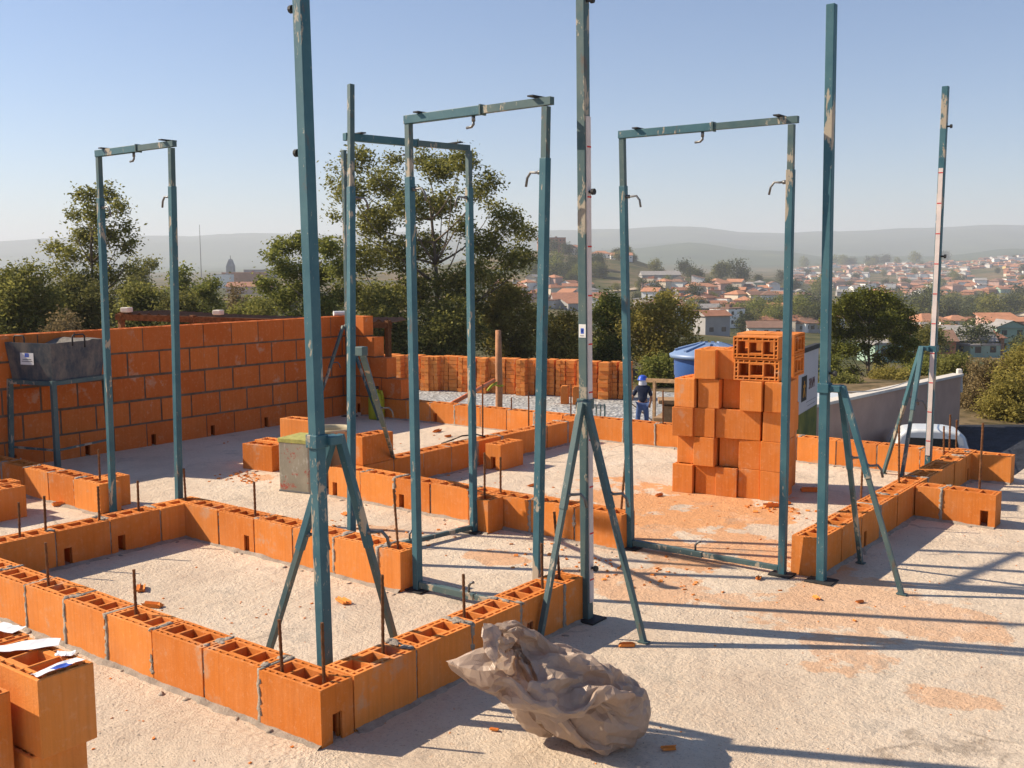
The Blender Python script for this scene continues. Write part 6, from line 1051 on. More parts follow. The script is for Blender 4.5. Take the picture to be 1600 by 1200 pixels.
def sack():
    m, t, b = newmat('woven_plastic', rough=.38, spec=.5); p = position(t)
    c = ramp(t, noi(t, 9, 6, .7, p), (.3, (.46, .345, .26)), (.7, (.62, .475, .37)))
    c = mix(t, math_(t, 'MULTIPLY', ramp(t, noi(t, 4.5, 3, .6, p), (.56, 0.), (.66, 1.)), .45), c, (.34, .22, .16))
    cr = t.nodes.new('ShaderNodeTexVoronoi'); cr.feature = 'DISTANCE_TO_EDGE'; cr.inputs['Scale'].default_value = 15; t.links.new(p, cr.inputs['Vector'])
    wa = t.nodes.new('ShaderNodeTexWave'); wa.inputs['Scale'].default_value = 75; wa.bands_direction = 'DIAGONAL'; wa.inputs['Distortion'].default_value = .6; t.links.new(p, wa.inputs['Vector']); wv = wa.outputs['Fac']
    t.links.new(c, b.inputs['Base Color'])
    h = math_(t, 'ADD', math_(t, 'MULTIPLY', wv, .15), math_(t, 'ADD', math_(t, 'MULTIPLY', ramp(t, cr.outputs['Distance'], (0., 0.), (.45, 1.)), .8), math_(t, 'MULTIPLY', noi(t, 14, 3, .5, p, 2.0), 1.2)))
    bump(t, b, h, .40, .007)
    tl = t.nodes.new('ShaderNodeBsdfTranslucent'); t.links.new(c, tl.inputs[0]); mx = t.nodes.new('ShaderNodeMixShader'); mx.inputs[0].default_value = .38
    out = t.nodes['Material Output']; t.links.new(b.outputs[0], mx.inputs[1]); t.links.new(tl.outputs[0], mx.inputs[2]); t.links.new(mx.outputs[0], out.inputs[0])
    root = empty('plastic_sack', (.55, .52, 0), 'crumpled brown woven plastic sack slumped on the floor in front of the low wall', 'sack')
    xr = Vector((Rr.x, Rr.y, 0)); yf = F2
    D = np.array(SACK, dtype=float).reshape(3, 61, 80).cumsum(axis=2)/1500.
    p0 = gz(925, 1180, 0); vs = []
    for j in range(61):
        for i in range(80):
            x, y, z = D[0, j, i], D[1, j, i], D[2, j, i]
            vs.append(p0+xr*((x-.10)*SX)+yf*((y+.07)*.95)+Vector((0, 0, max(.003, z*SZ+max(0, -.04-x)*.48-max(0, z-.22)*.25))))
    fs = [(j*80+i, j*80+(i+1) % 80, (j+1)*80+(i+1) % 80, (j+1)*80+i) for j in range(60) for i in range(80)]
    mb = MB(); mb.add(vs, fs); o = mb.build('woven_cloth', m, root, True)
    md = o.modifiers.new('sub', 'SUBSURF'); md.levels = 1; md.render_levels = 1
    tx = bpy.data.textures.new('crease', 'MUSGRAVE'); tx.noise_scale = .11; tx.musgrave_type = 'RIDGED_MULTIFRACTAL'; tx.octaves = 3
    dm = o.modifiers.new('crease', 'DISPLACE'); dm.texture = tx; dm.strength = .006; dm.mid_level = .6; dm.texture_coords = 'LOCAL'
    tx = bpy.data.textures.new('wrinkle', 'MUSGRAVE'); tx.noise_scale = .038; tx.musgrave_type = 'RIDGED_MULTIFRACTAL'; tx.octaves = 2
    dm = o.modifiers.new('wrinkle', 'DISPLACE'); dm.texture = tx; dm.strength = .0055; dm.mid_level = .6; dm.texture_coords = 'LOCAL'
    dc = o.modifiers.new('facets', 'DECIMATE'); dc.ratio = .16
    o.data.polygons.foreach_set('use_smooth', [False]*len(o.data.polygons))
SX, SZ = 1.14, 1.24
sack()

# ------------------------------------------------------------------ shards and rubble
def shard_(label, u, v, s=1.0, seed=0, z=0):
    rq = random.Random(seed); p = gz(u, v, z); mb = MB(); rot = rq.uniform(0, 3); L = .07*s; W_ = .035*s
    # broken piece of cell wall: plate with two ribs, jagged end
    T = Matrix.Translation(p+Vector((0, 0, .004))) @ Matrix.Rotation(rot, 4, 'Z') @ Matrix.Rotation(rq.uniform(-.12, .12), 4, 'X')
    n = 6; top = []; bot = []
    prof = [(-W_/2, .0), (-W_/2, .016*s), (-W_/4, .008*s), (0, .008*s), (W_*.1, .018*s), (W_*.2, .008*s), (W_/2, .009*s), (W_/2, 0)]
    vs = []
    for e in (0, 1):
        for y, z_ in prof: vs.append(T @ Vector(((e-.5)*L+rq.uniform(-.012, .012)*s, y, z_)))
    k = len(prof); fs = [(i, (i+1) % k, (i+1) % k+k, i+k) for i in range(k)]+[tuple(range(k))[::-1], tuple(range(k, 2*k))]
    mb.add(vs, fs); return tag(mb.build('brick_shard', MAT['ceramic']), label, 'brick shard', 'broken clay shards on the floor')
for i, (u, v, s, l) in enumerate([(220, 922, 1.1, 'upright broken clay shard beside the bar in the near left room'), (238, 948, 1.1, 'ribbed clay shard in front of the upright one in the near left room'), (536, 942, 1.0, 'small clay shard alone between the legs of the big blue post'),
    (1205, 792, 1.1, 'large broken clay shard at the right foot of the block pile'), (1226, 788, 1.0, 'clay shard touching the right bottom block of the pile'), (1185, 905, .7, 'thin clay shard in front of the right door sill'),
    (1275, 936, .6, 'small round clay lump on the floor left of the right tripod'), (1344, 942, .5, 'tiny clay chip on the floor under the right tripod'), (980, 1010, .8, 'flat clay chip beside the tripod foot near the sack'),
    (1030, 775, .8, 'clay sliver on the dusty floor left of the pile'), (683, 675, 1.2, 'clay shard on the floor of the back left room'), (700, 683, .9, 'second clay shard in the back left room'), (735, 805, .9, 'clay shard near the far doorway post'),
    (1045, 1172, .6, 'round clay chip in the shadow of the sack'), (772, 1142, .4, 'tiny clay chip under the left end of the sack'), (540, 805, .8, 'flat clay shard behind the back wall of the near room'),
    (95, 790, 1.2, 'clay shard on the floor near the left edge'), (830, 760, .7, 'small clay shard beyond the middle wall'), (1265, 768, 1.4, 'long broken block piece in the shadow of the pile')]):
    shard_(l, u, v, s, i)
def rubble():
    mb = MB(); rq = random.Random(5)
    def clump(cx, cy, rx, ry, n, s0, s1):
        for _ in range(n):
            x = cx+rq.gauss(0, rx); y = cy+rq.gauss(0, ry); s = rq.uniform(s0, s1)
            T = Matrix.Translation((x, y, s*.25)) @ Matrix.Rotation(rq.uniform(0, 6), 4, 'Z') @ Matrix.Rotation(rq.uniform(-.6, .6), 4, 'X')
            pts = [T @ Vector((a*s*rq.uniform(.6, 1.2), b*s*rq.uniform(.4, .8), c*s*rq.uniform(.2, .45))) for c in (-1, 1) for a, b in ((-1,-1),(1,-1),(1,1),(-1,1))]
            mb.add(pts, [(3,2,1,0),(4,5,6,7),(0,1,5,4),(1,2,6,5),(2,3,7,6),(3,0,4,7)])
    clump(-.35, 2.15, .28, .14, 60, .003, .013); clump(-.2, 2.3, .3, .1, 40, .003, .01); clump(-3.6, 2.55, .18, .09, 70, .003, .014); clump(-3.05, 1.75, .18, .06, 40, .003, .012)
    clump(-1.8, 2.0, .3, .12, 60, .003, .012); clump(-.15, 3.9, .12, .08, 40, .004, .018); clump(-2.6, 1.5, .5, .05, 40, .003, .01); clump(-2.3, 3.3, .3, .25, 40, .003, .012)
    clump(.8, .9, .8, .9, 60, .0012, .004); clump(.9, 2.7, .6, .9, 50, .0012, .005); clump(-1.2, .6, .6, .3, 50, .0015, .006); clump(-.8, 3.3, .9, .7, 120, .002, .007); clump(-.7, -.25, .7, .15, 40, .002, .007); clump(-3.7, 4, .8, .6, 60, .002, .01)
    tag(mb.build('brick_rubble', MAT['ceramic']), 'scatter of orange clay chips over the concrete floor', 'rubble', kind='stuff')
    mb = MB()
    for _ in range(2600):
        x = rq.uniform(-3.5, 3); y = -1+6*rq.random()**1.6; s = rq.uniform(.001, .0042)
        lump(mb, (x, y, 0), s, s*.8, s*.7, 0, 5, 3, rq.random()*30)
    tag(mb.build('grit', MAT['mortar']), 'fine grey grit lying on the concrete floor', 'grit', kind='stuff')
rubble()

# ------------------------------------------------------------------ rear shed canopy with rusty sheet
def shed():
    d0, d1 = 10.2, 9.6
    a = at(180, 489, 10.4); b = at(612, 501, 11.0)
    root = empty('shed_roof', (a.x, a.y, a.z-1.8), 'low rusty corrugated sheet roof on thin posts beyond the tall block wall', 'shed roof')
    mb = MB(); n = 60; back = F2*1.5+Vector((0, 0, -.05)); vs = []
    for i in range(n+1):
        q = a+(b-a)*(i/n); zz = .018*(1 if i % 2 else -1)
        sag = -.03*math.sin(pi*i/n)
        for k in (0, 1): vs.append(q+back*k+Vector((0, 0, zz+sag)))
    fs = [(2*i, 2*i+2, 2*i+3, 2*i+1) for i in range(n)]; mb.add(vs, fs); o = mb.build('roof_sheet', MAT['rust'], root); md = o.modifiers.new('s', 'SOLIDIFY'); md.thickness = .012
    mb = MB(); mb.bar(a+Vector((0,0,-.04)), b+Vector((0,0,-.05)), .05, .06); mb.build('beam', MAT['rust'], root)
    for t_ in (.02, .27, .985):
        q = a+(b-a)*t_; mb = MB(); mb.bar(q, Vector((q.x, q.y, q.z-(3.9))), .05, .05); mb.build('post', MAT['rust'], root)
    for t_ in (.04, .36): 
        q = a+(b-a)*t_; mb = MB(); mb.box(q+Vector((0, 0, .035)), (.09, .09, .05), rz=.4); tag(mb.build('stone', MAT['cap'], bevel=.01), 'pale stone weight on the rusty roof sheet, %s one' % ('left' if t_ < .1 else 'right'), 'stone')
shed()

# ------------------------------------------------------------------ brick stacks in the yard
def brick_stacks():
    rq = random.Random(21); proto = None
    L0 = atz(575, 42, 0); L1 = atz(988, 37.8, 0)
    n = 27
    ax = (L1-L0).normalized(); ang = math.atan2(ax.y, ax.x)
    for i in range(n):
        t_ = (i+.5)/n; p = L0+(L1-L0)*t_; p.z = -3.42; wd = (L1-L0).length/n
        lean = rq.uniform(-.03, .03); dz = rq.uniform(-.05, .05)
        T = Matrix.Translation(p+F2*rq.uniform(-.35, .3)) @ Matrix.Rotation(ang+rq.uniform(-.25, .25), 4, 'Z') @ Matrix.Shear('XZ', 4, (lean, 0)) if False else Matrix.Translation(p+F2*rq.uniform(-.25, .25)) @ Matrix.Rotation(ang+rq.uniform(-.22, .22), 4, 'Z')
        mb = MB(); lay_ = 9; cols_ = 2 if rq.random() < .75 else 1; ww = wd*rq.uniform(.86, .99)/cols_
        for k in range(lay_):
            for c in range(cols_):
                hh = .141; x = (c-(cols_-1)/2)*ww+k*lean*.14+rq.uniform(-.01, .01)
                q = T @ Vector((x, rq.uniform(-.02, .02), k*.15+hh/2))
                mb.box(q+F2*rq.uniform(-.03, .03), (ww-.014, .62, hh), rz=ang+rq.uniform(-.03, .03))
            
        o = mb.build('brick_stack', MAT['ceramic'])
        o['category'] = 'brick stack'; o['group'] = 'stacks of clay bricks along the gravel yard'
        ref = ['far left end of the yard', 'left yard part beyond the second door frame', 'stretch left of the wooden post', 'stretch just right of the wooden post', 'stretch left of the centre ruler post', 'right end of the yard near the worker'][min(5, i*6//n)]
        o['label'] = '%s brick column at the %s' % (['first', 'second', 'third', 'fourth', 'fifth'][i-int(math.ceil(min(5, i*6//n)*n/6))], ref)
    for u_, d_, l in ((883, 36.6, 'single upright brick in front of the brick stacks, left one'), (902, 36.4, 'single upright brick in front of the brick stacks, right one')):
        mb = MB(); p = atz(u_, d_, -3.42); mb.box(p+Vector((0,0,.3)), (.28, .25, .6), rz=.5); mb.box(p+Vector((0,0,.62)), (.2, .25, .05), rz=.5); tag(mb.build('upright_brick', MAT['ceramic'], bevel=.01), l, 'brick')
brick_stacks()
# wooden post with hose and conduit
p = atz(778, 18, 0); root = empty('wooden_post', (p.x, p.y, -3.42), 'rough wooden post standing in the gravel yard with a yellow hose tied to it', 'post')
mb = MB(); pts = [Vector((p.x+.012*math.sin(k*1.3), p.y, -3.42+k*.46)) for k in range(8)]; pts.append(Vector((p.x, p.y, at(778, 516, 18).z))); mb.path(pts, [.07, .068, .066, .066, .064, .062, .062, .06, .05], 10); mb.build('trunk', MAT['wood_red'], root, True)
mb = MB(); mb.path([at(776, 598, 17.9), at(768, 603, 17.7), at(762, 610, 17.6)], .022, 8); mb.path([at(772, 600, 17.9), at(778, 603, 17.85), at(786, 603, 17.9), at(778, 600, 18.06)], .014, 6); mb.build('hose', MAT['yellow'], root, True)
mb = MB(); mb.tube(at(772, 594, 17.9), at(690, 640, 14), .032, n=10); tag(mb.build('conduit', MAT['orange_pipe'], smooth=True), 'orange corrugated conduit slanting down from the wooden post', 'conduit')
# thin cable on the wall
mb = MB(); mb.path([gz(690, 693, .02), gz(705, 688, .21), gz(722, 681, .215), gz(745, 679, .2), gz(758, 682, .2)], .006, 6); tag(mb.build('cable', MAT['black'], smooth=True), 'thin dark cable looped over the low wall in the back left room', 'cable')
# rebar cage
c = atz(930, 27, -3.42); root = empty('steel_cage', c, 'small welded steel bar cage in the gravel behind the centre tripod', 'steel cage')
mb = MB()
for i in range(4):
    for j in range(2):
        q = c+Vector((Rr.x, Rr.y, 0))*(i*.11-.05)+F2*j*.25; mb.tube(q, q+Vector((0, 0, 1.25)), .012, n=6)
mb.build('upright_bars', MAT['blue_worn'], root)
mb = MB()
for z in (.5, .72, 1.2):
    for j in range(2): q = c+F2*j*.25+Vector((0, 0, z)); mb.tube(q-Vector((Rr.x, Rr.y, 0))*.07, q+Vector((Rr.x, Rr.y, 0))*.3, .01, n=6)
mb.build('cross_bars', MAT['blue_worn'], root)

# ------------------------------------------------------------------ worker
def worker():
    c = atz(1006, 30, -3.42); XR = Vector((Rr.x, Rr.y, 0))
    skin = simple('skin', (.30, .15, .09), .7, .1, 10); navy = simple('navy_shirt', (.012, .018, .04), .9, .3, 10); jeans = simple('jeans', (.06, .10, .22), .9, .25, 10)
    helm = simple('helmet_blue', (.03, .09, .50), .35, .05, 4); cloth = simple('head_cloth', (.50, .50, .55), .9, .1, 8)
    root = empty('person', c, 'worker in a dark T-shirt, jeans and blue helmet leaning over in the gravel yard', 'person')
    def W(x, y, z): return c+XR*x+F2*y+Vector((0, 0, z))
    J = {'pel': (0, 0, .86), 'sp': (.01, .06, 1.05), 'ch': (.03, .13, 1.25), 'nk': (.035, .19, 1.39), 'hd': (.03, .23, 1.47), 'ht': (.03, .25, 1.60),
         'ls': (-.14, .15, 1.31), 'le': (-.26, .16, 1.08), 'lw': (-.29, .30, .92), 'lh': (-.30, .36, .86), 'rs': (.20, .15, 1.31), 're': (.28, .15, 1.06), 'rw': (.27, .28, .87), 'rh': (.26, .34, .80),
         'lhip': (-.08, 0, .82), 'lk': (-.12, .06, .46), 'la': (-.12, -.06, .09), 'lt': (-.13, .10, .03), 'rhip': (.09, 0, .82), 'rk': (.14, .12, .47), 'ra': (.13, .06, .09), 'rt': (.14, .22, .03)}
    rad = {'pel': .13, 'sp': .125, 'ch': .14, 'nk': .055, 'hd': .085, 'ht': .06, 'ls': .06, 'le': .042, 'lw': .03, 'lh': .03, 'rs': .06, 're': .042, 'rw': .03, 'rh': .03, 'lhip': .085, 'lk': .06, 'la': .042, 'lt': .035, 'rhip': .085, 'rk': .06, 'ra': .042, 'rt': .035}
    E = [('pel','sp'),('sp','ch'),('ch','nk'),('nk','hd'),('hd','ht'),('ch','ls'),('ls','le'),('le','lw'),('lw','lh'),('ch','rs'),('rs','re'),('re','rw'),('rw','rh'),('pel','lhip'),('lhip','lk'),('lk','la'),('la','lt'),('pel','rhip'),('rhip','rk'),('rk','ra'),('ra','rt')]
    # fingers
    for s, hnd in (('l', 'lh'), ('r', 'rh')):
        hx, hy, hz_ = J[hnd]
        for i in range(4):
            a = '%sf%d' % (s, i); J[a] = (hx+(i-1.5)*.018, hy+.05, hz_-.05-.004*i); rad[a] = .009; E.append((hnd, a))
            b2 = a+'t'; J[b2] = (hx+(i-1.5)*.016, hy+.045, hz_-.09); rad[b2] = .008; E.append((a, b2))
        a = s+'th'; J[a] = (hx+(.04 if s == 'l' else -.04), hy+.02, hz_-.03); rad[a] = .01; E.append((hnd, a))
    def skinned(name, keys, mat, grow=0, parent=root, rootk='pel'):
        ks = [k for k in J if keys is None or k in keys]; idx = {k: i for i, k in enumerate(ks)}
        me = bpy.data.meshes.new(name); me.from_pydata([W(*J[k]) for k in ks], [(idx[a], idx[b]) for a, b in E if a in idx and b in idx], [])
        me.materials.append(mat); o = bpy.data.objects.new(name, me); col.objects.link(o)
        o.modifiers.new('skin', 'SKIN'); 
        for k, i in idx.items():
            sv = me.skin_vertices[0].data[i]; r_ = rad[k]+grow; sv.radius = (r_, r_); sv.use_root = (k == rootk)
        s_ = o.modifiers.new('sub', 'SUBSURF'); s_.levels = 2; s_.render_levels = 2
        for md in o.modifiers:
            if md.type == 'SKIN': md.use_smooth_shade = True
        setparent(o, parent); return o
    body = skinned('body', None, skin)
    skinned('shirt', {'pel', 'sp', 'ch', 'nk', 'ls', 'le', 'rs', 're'}, navy, .018)
    skinned('trousers', {'pel', 'lhip', 'lk', 'la', 'rhip', 'rk', 'ra'}, jeans, .016)
    hc = W(.03, .24, 1.56); mb = MB(); mb.lathe(hc, [(.17, -.01), (.135, 0), (.13, .05), (.10, .10), (.05, .125), (.0005, .13)], 20); mb.build('helmet', helm, root, True)
    mb = MB(); mb.lathe(W(.03, .20, 1.43), [(.12, -.03), (.115, .05), (.105, .12)], 16); mb.build('head_cloth', cloth, root, True)
    mb = MB(); mb.tube(W(-.29, .4, .84), W(.42, .6, .25), .018, n=8); mb.tube(W(.26, .40, .76), W(.27, .42, .70), .03, n=8)
    r2 = empty('shovel', W(.42, .6, .0), 'shovel held by the worker, its blade in a heap of wet mortar', 'shovel'); mb.build('shaft', MAT['wood'], r2)
    mb = MB(); mb.box(W(.50, .62, .2), (.25, .2, .03), mat=Matrix.Rotation(.5, 4, 'Y')); mb.build('blade', MAT['steel'], r2)
    mb = MB()
    for i in range(5): q = W(.65+.14*i-.2, .5+.1*(i % 2), 0); lump(mb, q, .32, .3, .17-.02*abs(i-2), seed=i)
    tag(mb.build('mortar_heap', simple('heap', (.22, .22, .15), .9, .2, 10, 0, .5), smooth=True), 'grey-green heap of mixed mortar beside the worker', 'mortar heap')
worker()

# ------------------------------------------------------------------ blue water tank on stand
def tank():
    c = at(1110, 590, 16.5); c.z = -3.4; zt = at(1110, 553, 16.5).z; root = empty('water_tank', c, 'large round blue plastic water tank with ribbed lid behind the block pile', 'water tank')
    h = .95; r = .62; z0 = zt-h
    mb = MB(); mb.lathe(Vector((c.x, c.y, z0)), [(.0005, 0), (r*.82, 0), (r*.86, .05), (r*.88, .3), (r*.90, .32), (r*.90, .34), (r*.91, .6), (r*.93, .62), (r*.94, h)], 40); mb.build('shell', MAT['plastic_blue'], root, True)
    mb = MB(); mb.lathe(Vector((c.x, c.y, zt)), [(r*.95, -.06), (r*1.04, -.05), (r*1.06, 0), (r*.98, .02), (r*.93, .05), (r*.25, .17), (.0005, .175)], 40)
    ld = mb.build('lid', MAT['tank_lid'], root, True)
    mb = MB()
    for k in range(10): a = k*pi/5; d = Vector((math.cos(a), math.sin(a), 0)); q = Vector((c.x, c.y, zt)); mb.bar(q+d*r*.25+Vector((0,0,.178)), q+d*r*.92+Vector((0,0,.068)), .055, .03)
    mb.build('lid_rib', MAT['tank_lid'], ld)
    mb = MB(); mb.box((c.x, c.y, z0-.06), (1.5, 1.5, .1), rz=.3); mb.build('platform', MAT['wood'], root)
    for sx, sy in ((-1,-1),(1,-1),(1,1),(-1,1)):
        mb = MB(); q = Vector((c.x, c.y, 0))+Matrix.Rotation(.3, 3, 'Z') @ Vector((sx*.6, sy*.6, 0)); mb.bar(Vector((q.x, q.y, -3.42)), Vector((q.x, q.y, z0-.1)), .1, .1); mb.build('leg', MAT['wood'], root)
    # timber boxing and drum to its left
    p = at(1050, 626, 13.5); root = empty('timber_box', (p.x, p.y, -3.42), 'weathered timber formwork box left of the block pile, below the tank', 'timber box')
    mb = MB(); mb.box((p.x, p.y, (p.z-3.42)/2-.03), (.24, .24, p.z+3.42-.06), rz=.5); mb.build('upright', MAT['wood'], root)
    mb = MB(); mb.box((p.x, p.y, p.z), (.36, .36, .05), rz=.55); mb.build('top_board', MAT['wood'], root)
    a = at(1010, 594, 24); b = at(1062, 596, 23.4); root = empty('timber_rail', (a.x, a.y, -3.42), 'horizontal pale timber rail on posts beside the worker', 'timber rail')
    mb = MB(); mb.bar(a, b+(b-a)*.4, .04, .09); mb.build('rail', MAT['wood'], root)
    for t_ in (.25, .9): q = a+(b-a)*t_; mb = MB(); mb.bar(q, Vector((q.x, q.y, -3.42)), .06, .06); mb.build('post', MAT['wood'], root)
tank()

# ------------------------------------------------------------------ board
def board():
    a = at(1205, 562, 11.6); b = at(1277, 543, 13.9); z0 = -1.0
    zt = b.z
    root = empty('sign_board', ((a.x+b.x)/2, (a.y+b.y)/2, -3.4), 'white site sign board with a dark emblem and lettering, standing behind the block pile', 'sign board')
    d = Vector((b.x-a.x, b.y-a.y, 0)); L = d.length; d.normalize(); nrm = Vector((d.y, -d.x, 0)); a0 = Vector((a.x, a.y, 0))
    def face(mb, x0, x1, zz0, zz1, e): mb.add([a0+d*x0+nrm*e+Vector((0,0,zz0)), a0+d*x1+nrm*e+Vector((0,0,zz0)), a0+d*x1+nrm*e+Vector((0,0,zz1)), a0+d*x0+nrm*e+Vector((0,0,zz1))], [(0,1,2,3)])
    mb = MB(); c = a0+d*L/2; mb.box(Vector((c.x, c.y, (z0+zt)/2)), (L, .04, zt-z0), rz=math.atan2(d.y, d.x)); pn = mb.build('panel', simple('board_white', (.50, .50, .52), .7, .04, 3), root)
    mb = MB(); c2 = c+Vector((0,0,zt+.03)); mb.box(c2, (L+.05, .07, .06), rz=math.atan2(d.y, d.x)); mb.build('top_frame', MAT['dark'], root)
    # printed landscape picture on the lower part
    pm, t, bs = newmat('print', rough=.7); p = position(t); t.links.new(ramp(t, noi(t, 2.2, 4, .6, p), (.35, (.06, .09, .02)), (.55, (.16, .17, .03)), (.7, (.28, .24, .16))), bs.inputs['Base Color'])
    mb = MB(); face(mb, 0, L-.01, z0+.01, z0+.62, .0215); mb.build('printed_picture', pm, pn)
    u0 = L*.60
    mb = MB(); face(mb, u0, u0+L*.125, zt-.62, zt-.30, .0215); em = mb.build('emblem', MAT['black'], pn)
    om = simple('emblem_orange', (.55, .25, .03), .6, .1, 8); mb = MB(); cx_ = u0+L*.0625; cz = zt-.47
    for a1, a2 in (((-.06, -.10), (.0, .02)), ((.06, -.10), (.0, .02)), ((-.065, .04), (.065, .04)), ((0, .02), (0, .11))):
        p1 = a0+d*(cx_+a1[0])+nrm*.024+Vector((0,0,cz+a1[1])); p2 = a0+d*(cx_+a2[0])+nrm*.024+Vector((0,0,cz+a2[1])); mb.bar(p1, p2, .002, .035, up=nrm.cross((p2-p1).normalized()))
    mb.build('emblem_figure', om, em)
    cu = bpy.data.curves.new('t', 'FONT'); cu.body = '3RNM'; cu.size = .20; cu.extrude = .001
    to = bpy.data.objects.new('tmp', cu); col.objects.link(to); bpy.context.view_layer.update(); me = bpy.data.meshes.new_from_object(to.evaluated_get(bpy.context.evaluated_depsgraph_get())); bpy.data.objects.remove(to)
    me.materials.append(simple('lettering', (.10, .03, .03), .6, .1, 8)); me.name = 'lettering'; o = bpy.data.objects.new('lettering', me); col.objects.link(o)
    o.matrix_basis = Matrix.Translation(a0+d*(L*.77)+nrm*.0225+Vector((0,0,zt-.50))) @ Matrix((d, Vector((0,0,1)), nrm)).transposed().to_4x4() @ Matrix.Diagonal((.72, 1, 1, 1))
    o.parent = pn
    mb = MB()
    for i, (x0, x1) in enumerate(((.72, .96), (.75, .94), (.72, .9))): face(mb, L*x0, L*x1, zt-.66-.055*i, zt-.652-.055*i, .0215)
    mb.build('small_print', simple('print_grey', (.2, .2, .22), .7, .1, 8), pn)
    for x0 in (.05, L-.05): q = a0+d*x0-nrm*.05; mb = MB(); mb.bar(Vector((q.x, q.y, -3.42)), Vector((q.x, q.y, zt-.1)), .07, .07); mb.build('post', MAT['wood'], root)
board()

# ------------------------------------------------------------------ retaining wall and white van
def ret_wall():
    a = atz(1225, 21.5, 0); b = atz(1505, 31, 0); root = empty('boundary_wall', (a.x, a.y, -3.42), 'long shaded rendered boundary wall with a pale coping on the right', 'boundary wall')
    za = at(1225, 646, 21.5).z; zb = at(1505, 587, 31).z; d = (b-a).normalized(); n = Vector((-d.y, d.x, 0)); pts = []
    for q, z in ((a, za), (b, zb)):
        for s in (-.09, .09): pts += [Vector((q.x, q.y, -3.6))+n*s, Vector((q.x, q.y, z))+n*s]
    mb = MB(); mb.add(pts, [(0,4,5,1),(2,3,7,6),(1,5,7,3),(4,6,7,5),(0,1,3,2)]); mb.build('wall', MAT['concrete_wall'], root)
    pts = []
    for q, z in ((a, za), (b, zb)):
        for s in (-.16, .16): pts += [Vector((q.x, q.y, z+.003))+n*s, Vector((q.x, q.y, z+.07))+n*s]
    mb = MB(); mb.add(pts, [(0,4,5,1),(2,3,7,6),(1,5,7,3),(4,6,7,5),(0,1,3,2),(0,2,6,4)]); mb.build('coping', MAT['cap'], root)
    mb = MB(); e = b+d*.1; mb.box(Vector((e.x, e.y, zb-.15)), (.2, .34, .7), rz=.4, taper=.7); mb.build('end_cap', MAT['cap'], root, bevel=.03)
ret_wall()
mb = MB(); pts = [at(1243, 607, 14.2)+(at(1425, 594, 27.5)-at(1243, 607, 14.2))*(k/12)-Vector((0, 0, .16*math.sin(pi*k/12))) for k in range(13)]; mb.path(pts, .012, 6)
tag(mb.build('rope', MAT['cap']), 'thin pale rope stretched from the sign board over the boundary wall', 'rope')
def parked_van():
    c = atz(1306, 29, -3.42); rz = FA0+R(60); root = empty('van', c, 'white van with a yellow band, only its roof above the boundary wall', 'van', rz=rz)
    T = Matrix.Translation(c) @ Matrix.Rotation(rz, 4, 'Z'); zt_ = at(1306, 617, 29).z+3.42
    mb = MB(); mb.box(T @ Vector((0, 0, zt_/2+.12)), (1.5, 3.6, zt_-.24), rz=rz, taper=.9); mb.build('body', MAT['white_paint'], root, bevel=.12)
    mb = MB(); mb.box(T @ Vector((0, 0, zt_-.36)), (1.43, 3.44, .13), rz=rz, taper=.985); mb.build('stripe', simple('band_yellow', (.70, .38, .02), .5, .1, 5), root)
    mb = MB(); mb.box(T @ Vector((0, 0, zt_-.75)), (1.50, 3.2, .4), rz=rz, taper=.96); mb.build('window', MAT['glass'], root)
    for sx in (-1, 1):
        for sy in (-1.1, 1.1): mb = MB(); mb.tube(T @ Vector((sx*.55, sy, .3)), T @ Vector((sx*.76, sy, .3)), .3, n=16); mb.build('wheel', MAT['black'], root)
FA0 = math.atan2(F2.y, F2.x)-pi/2
parked_van()
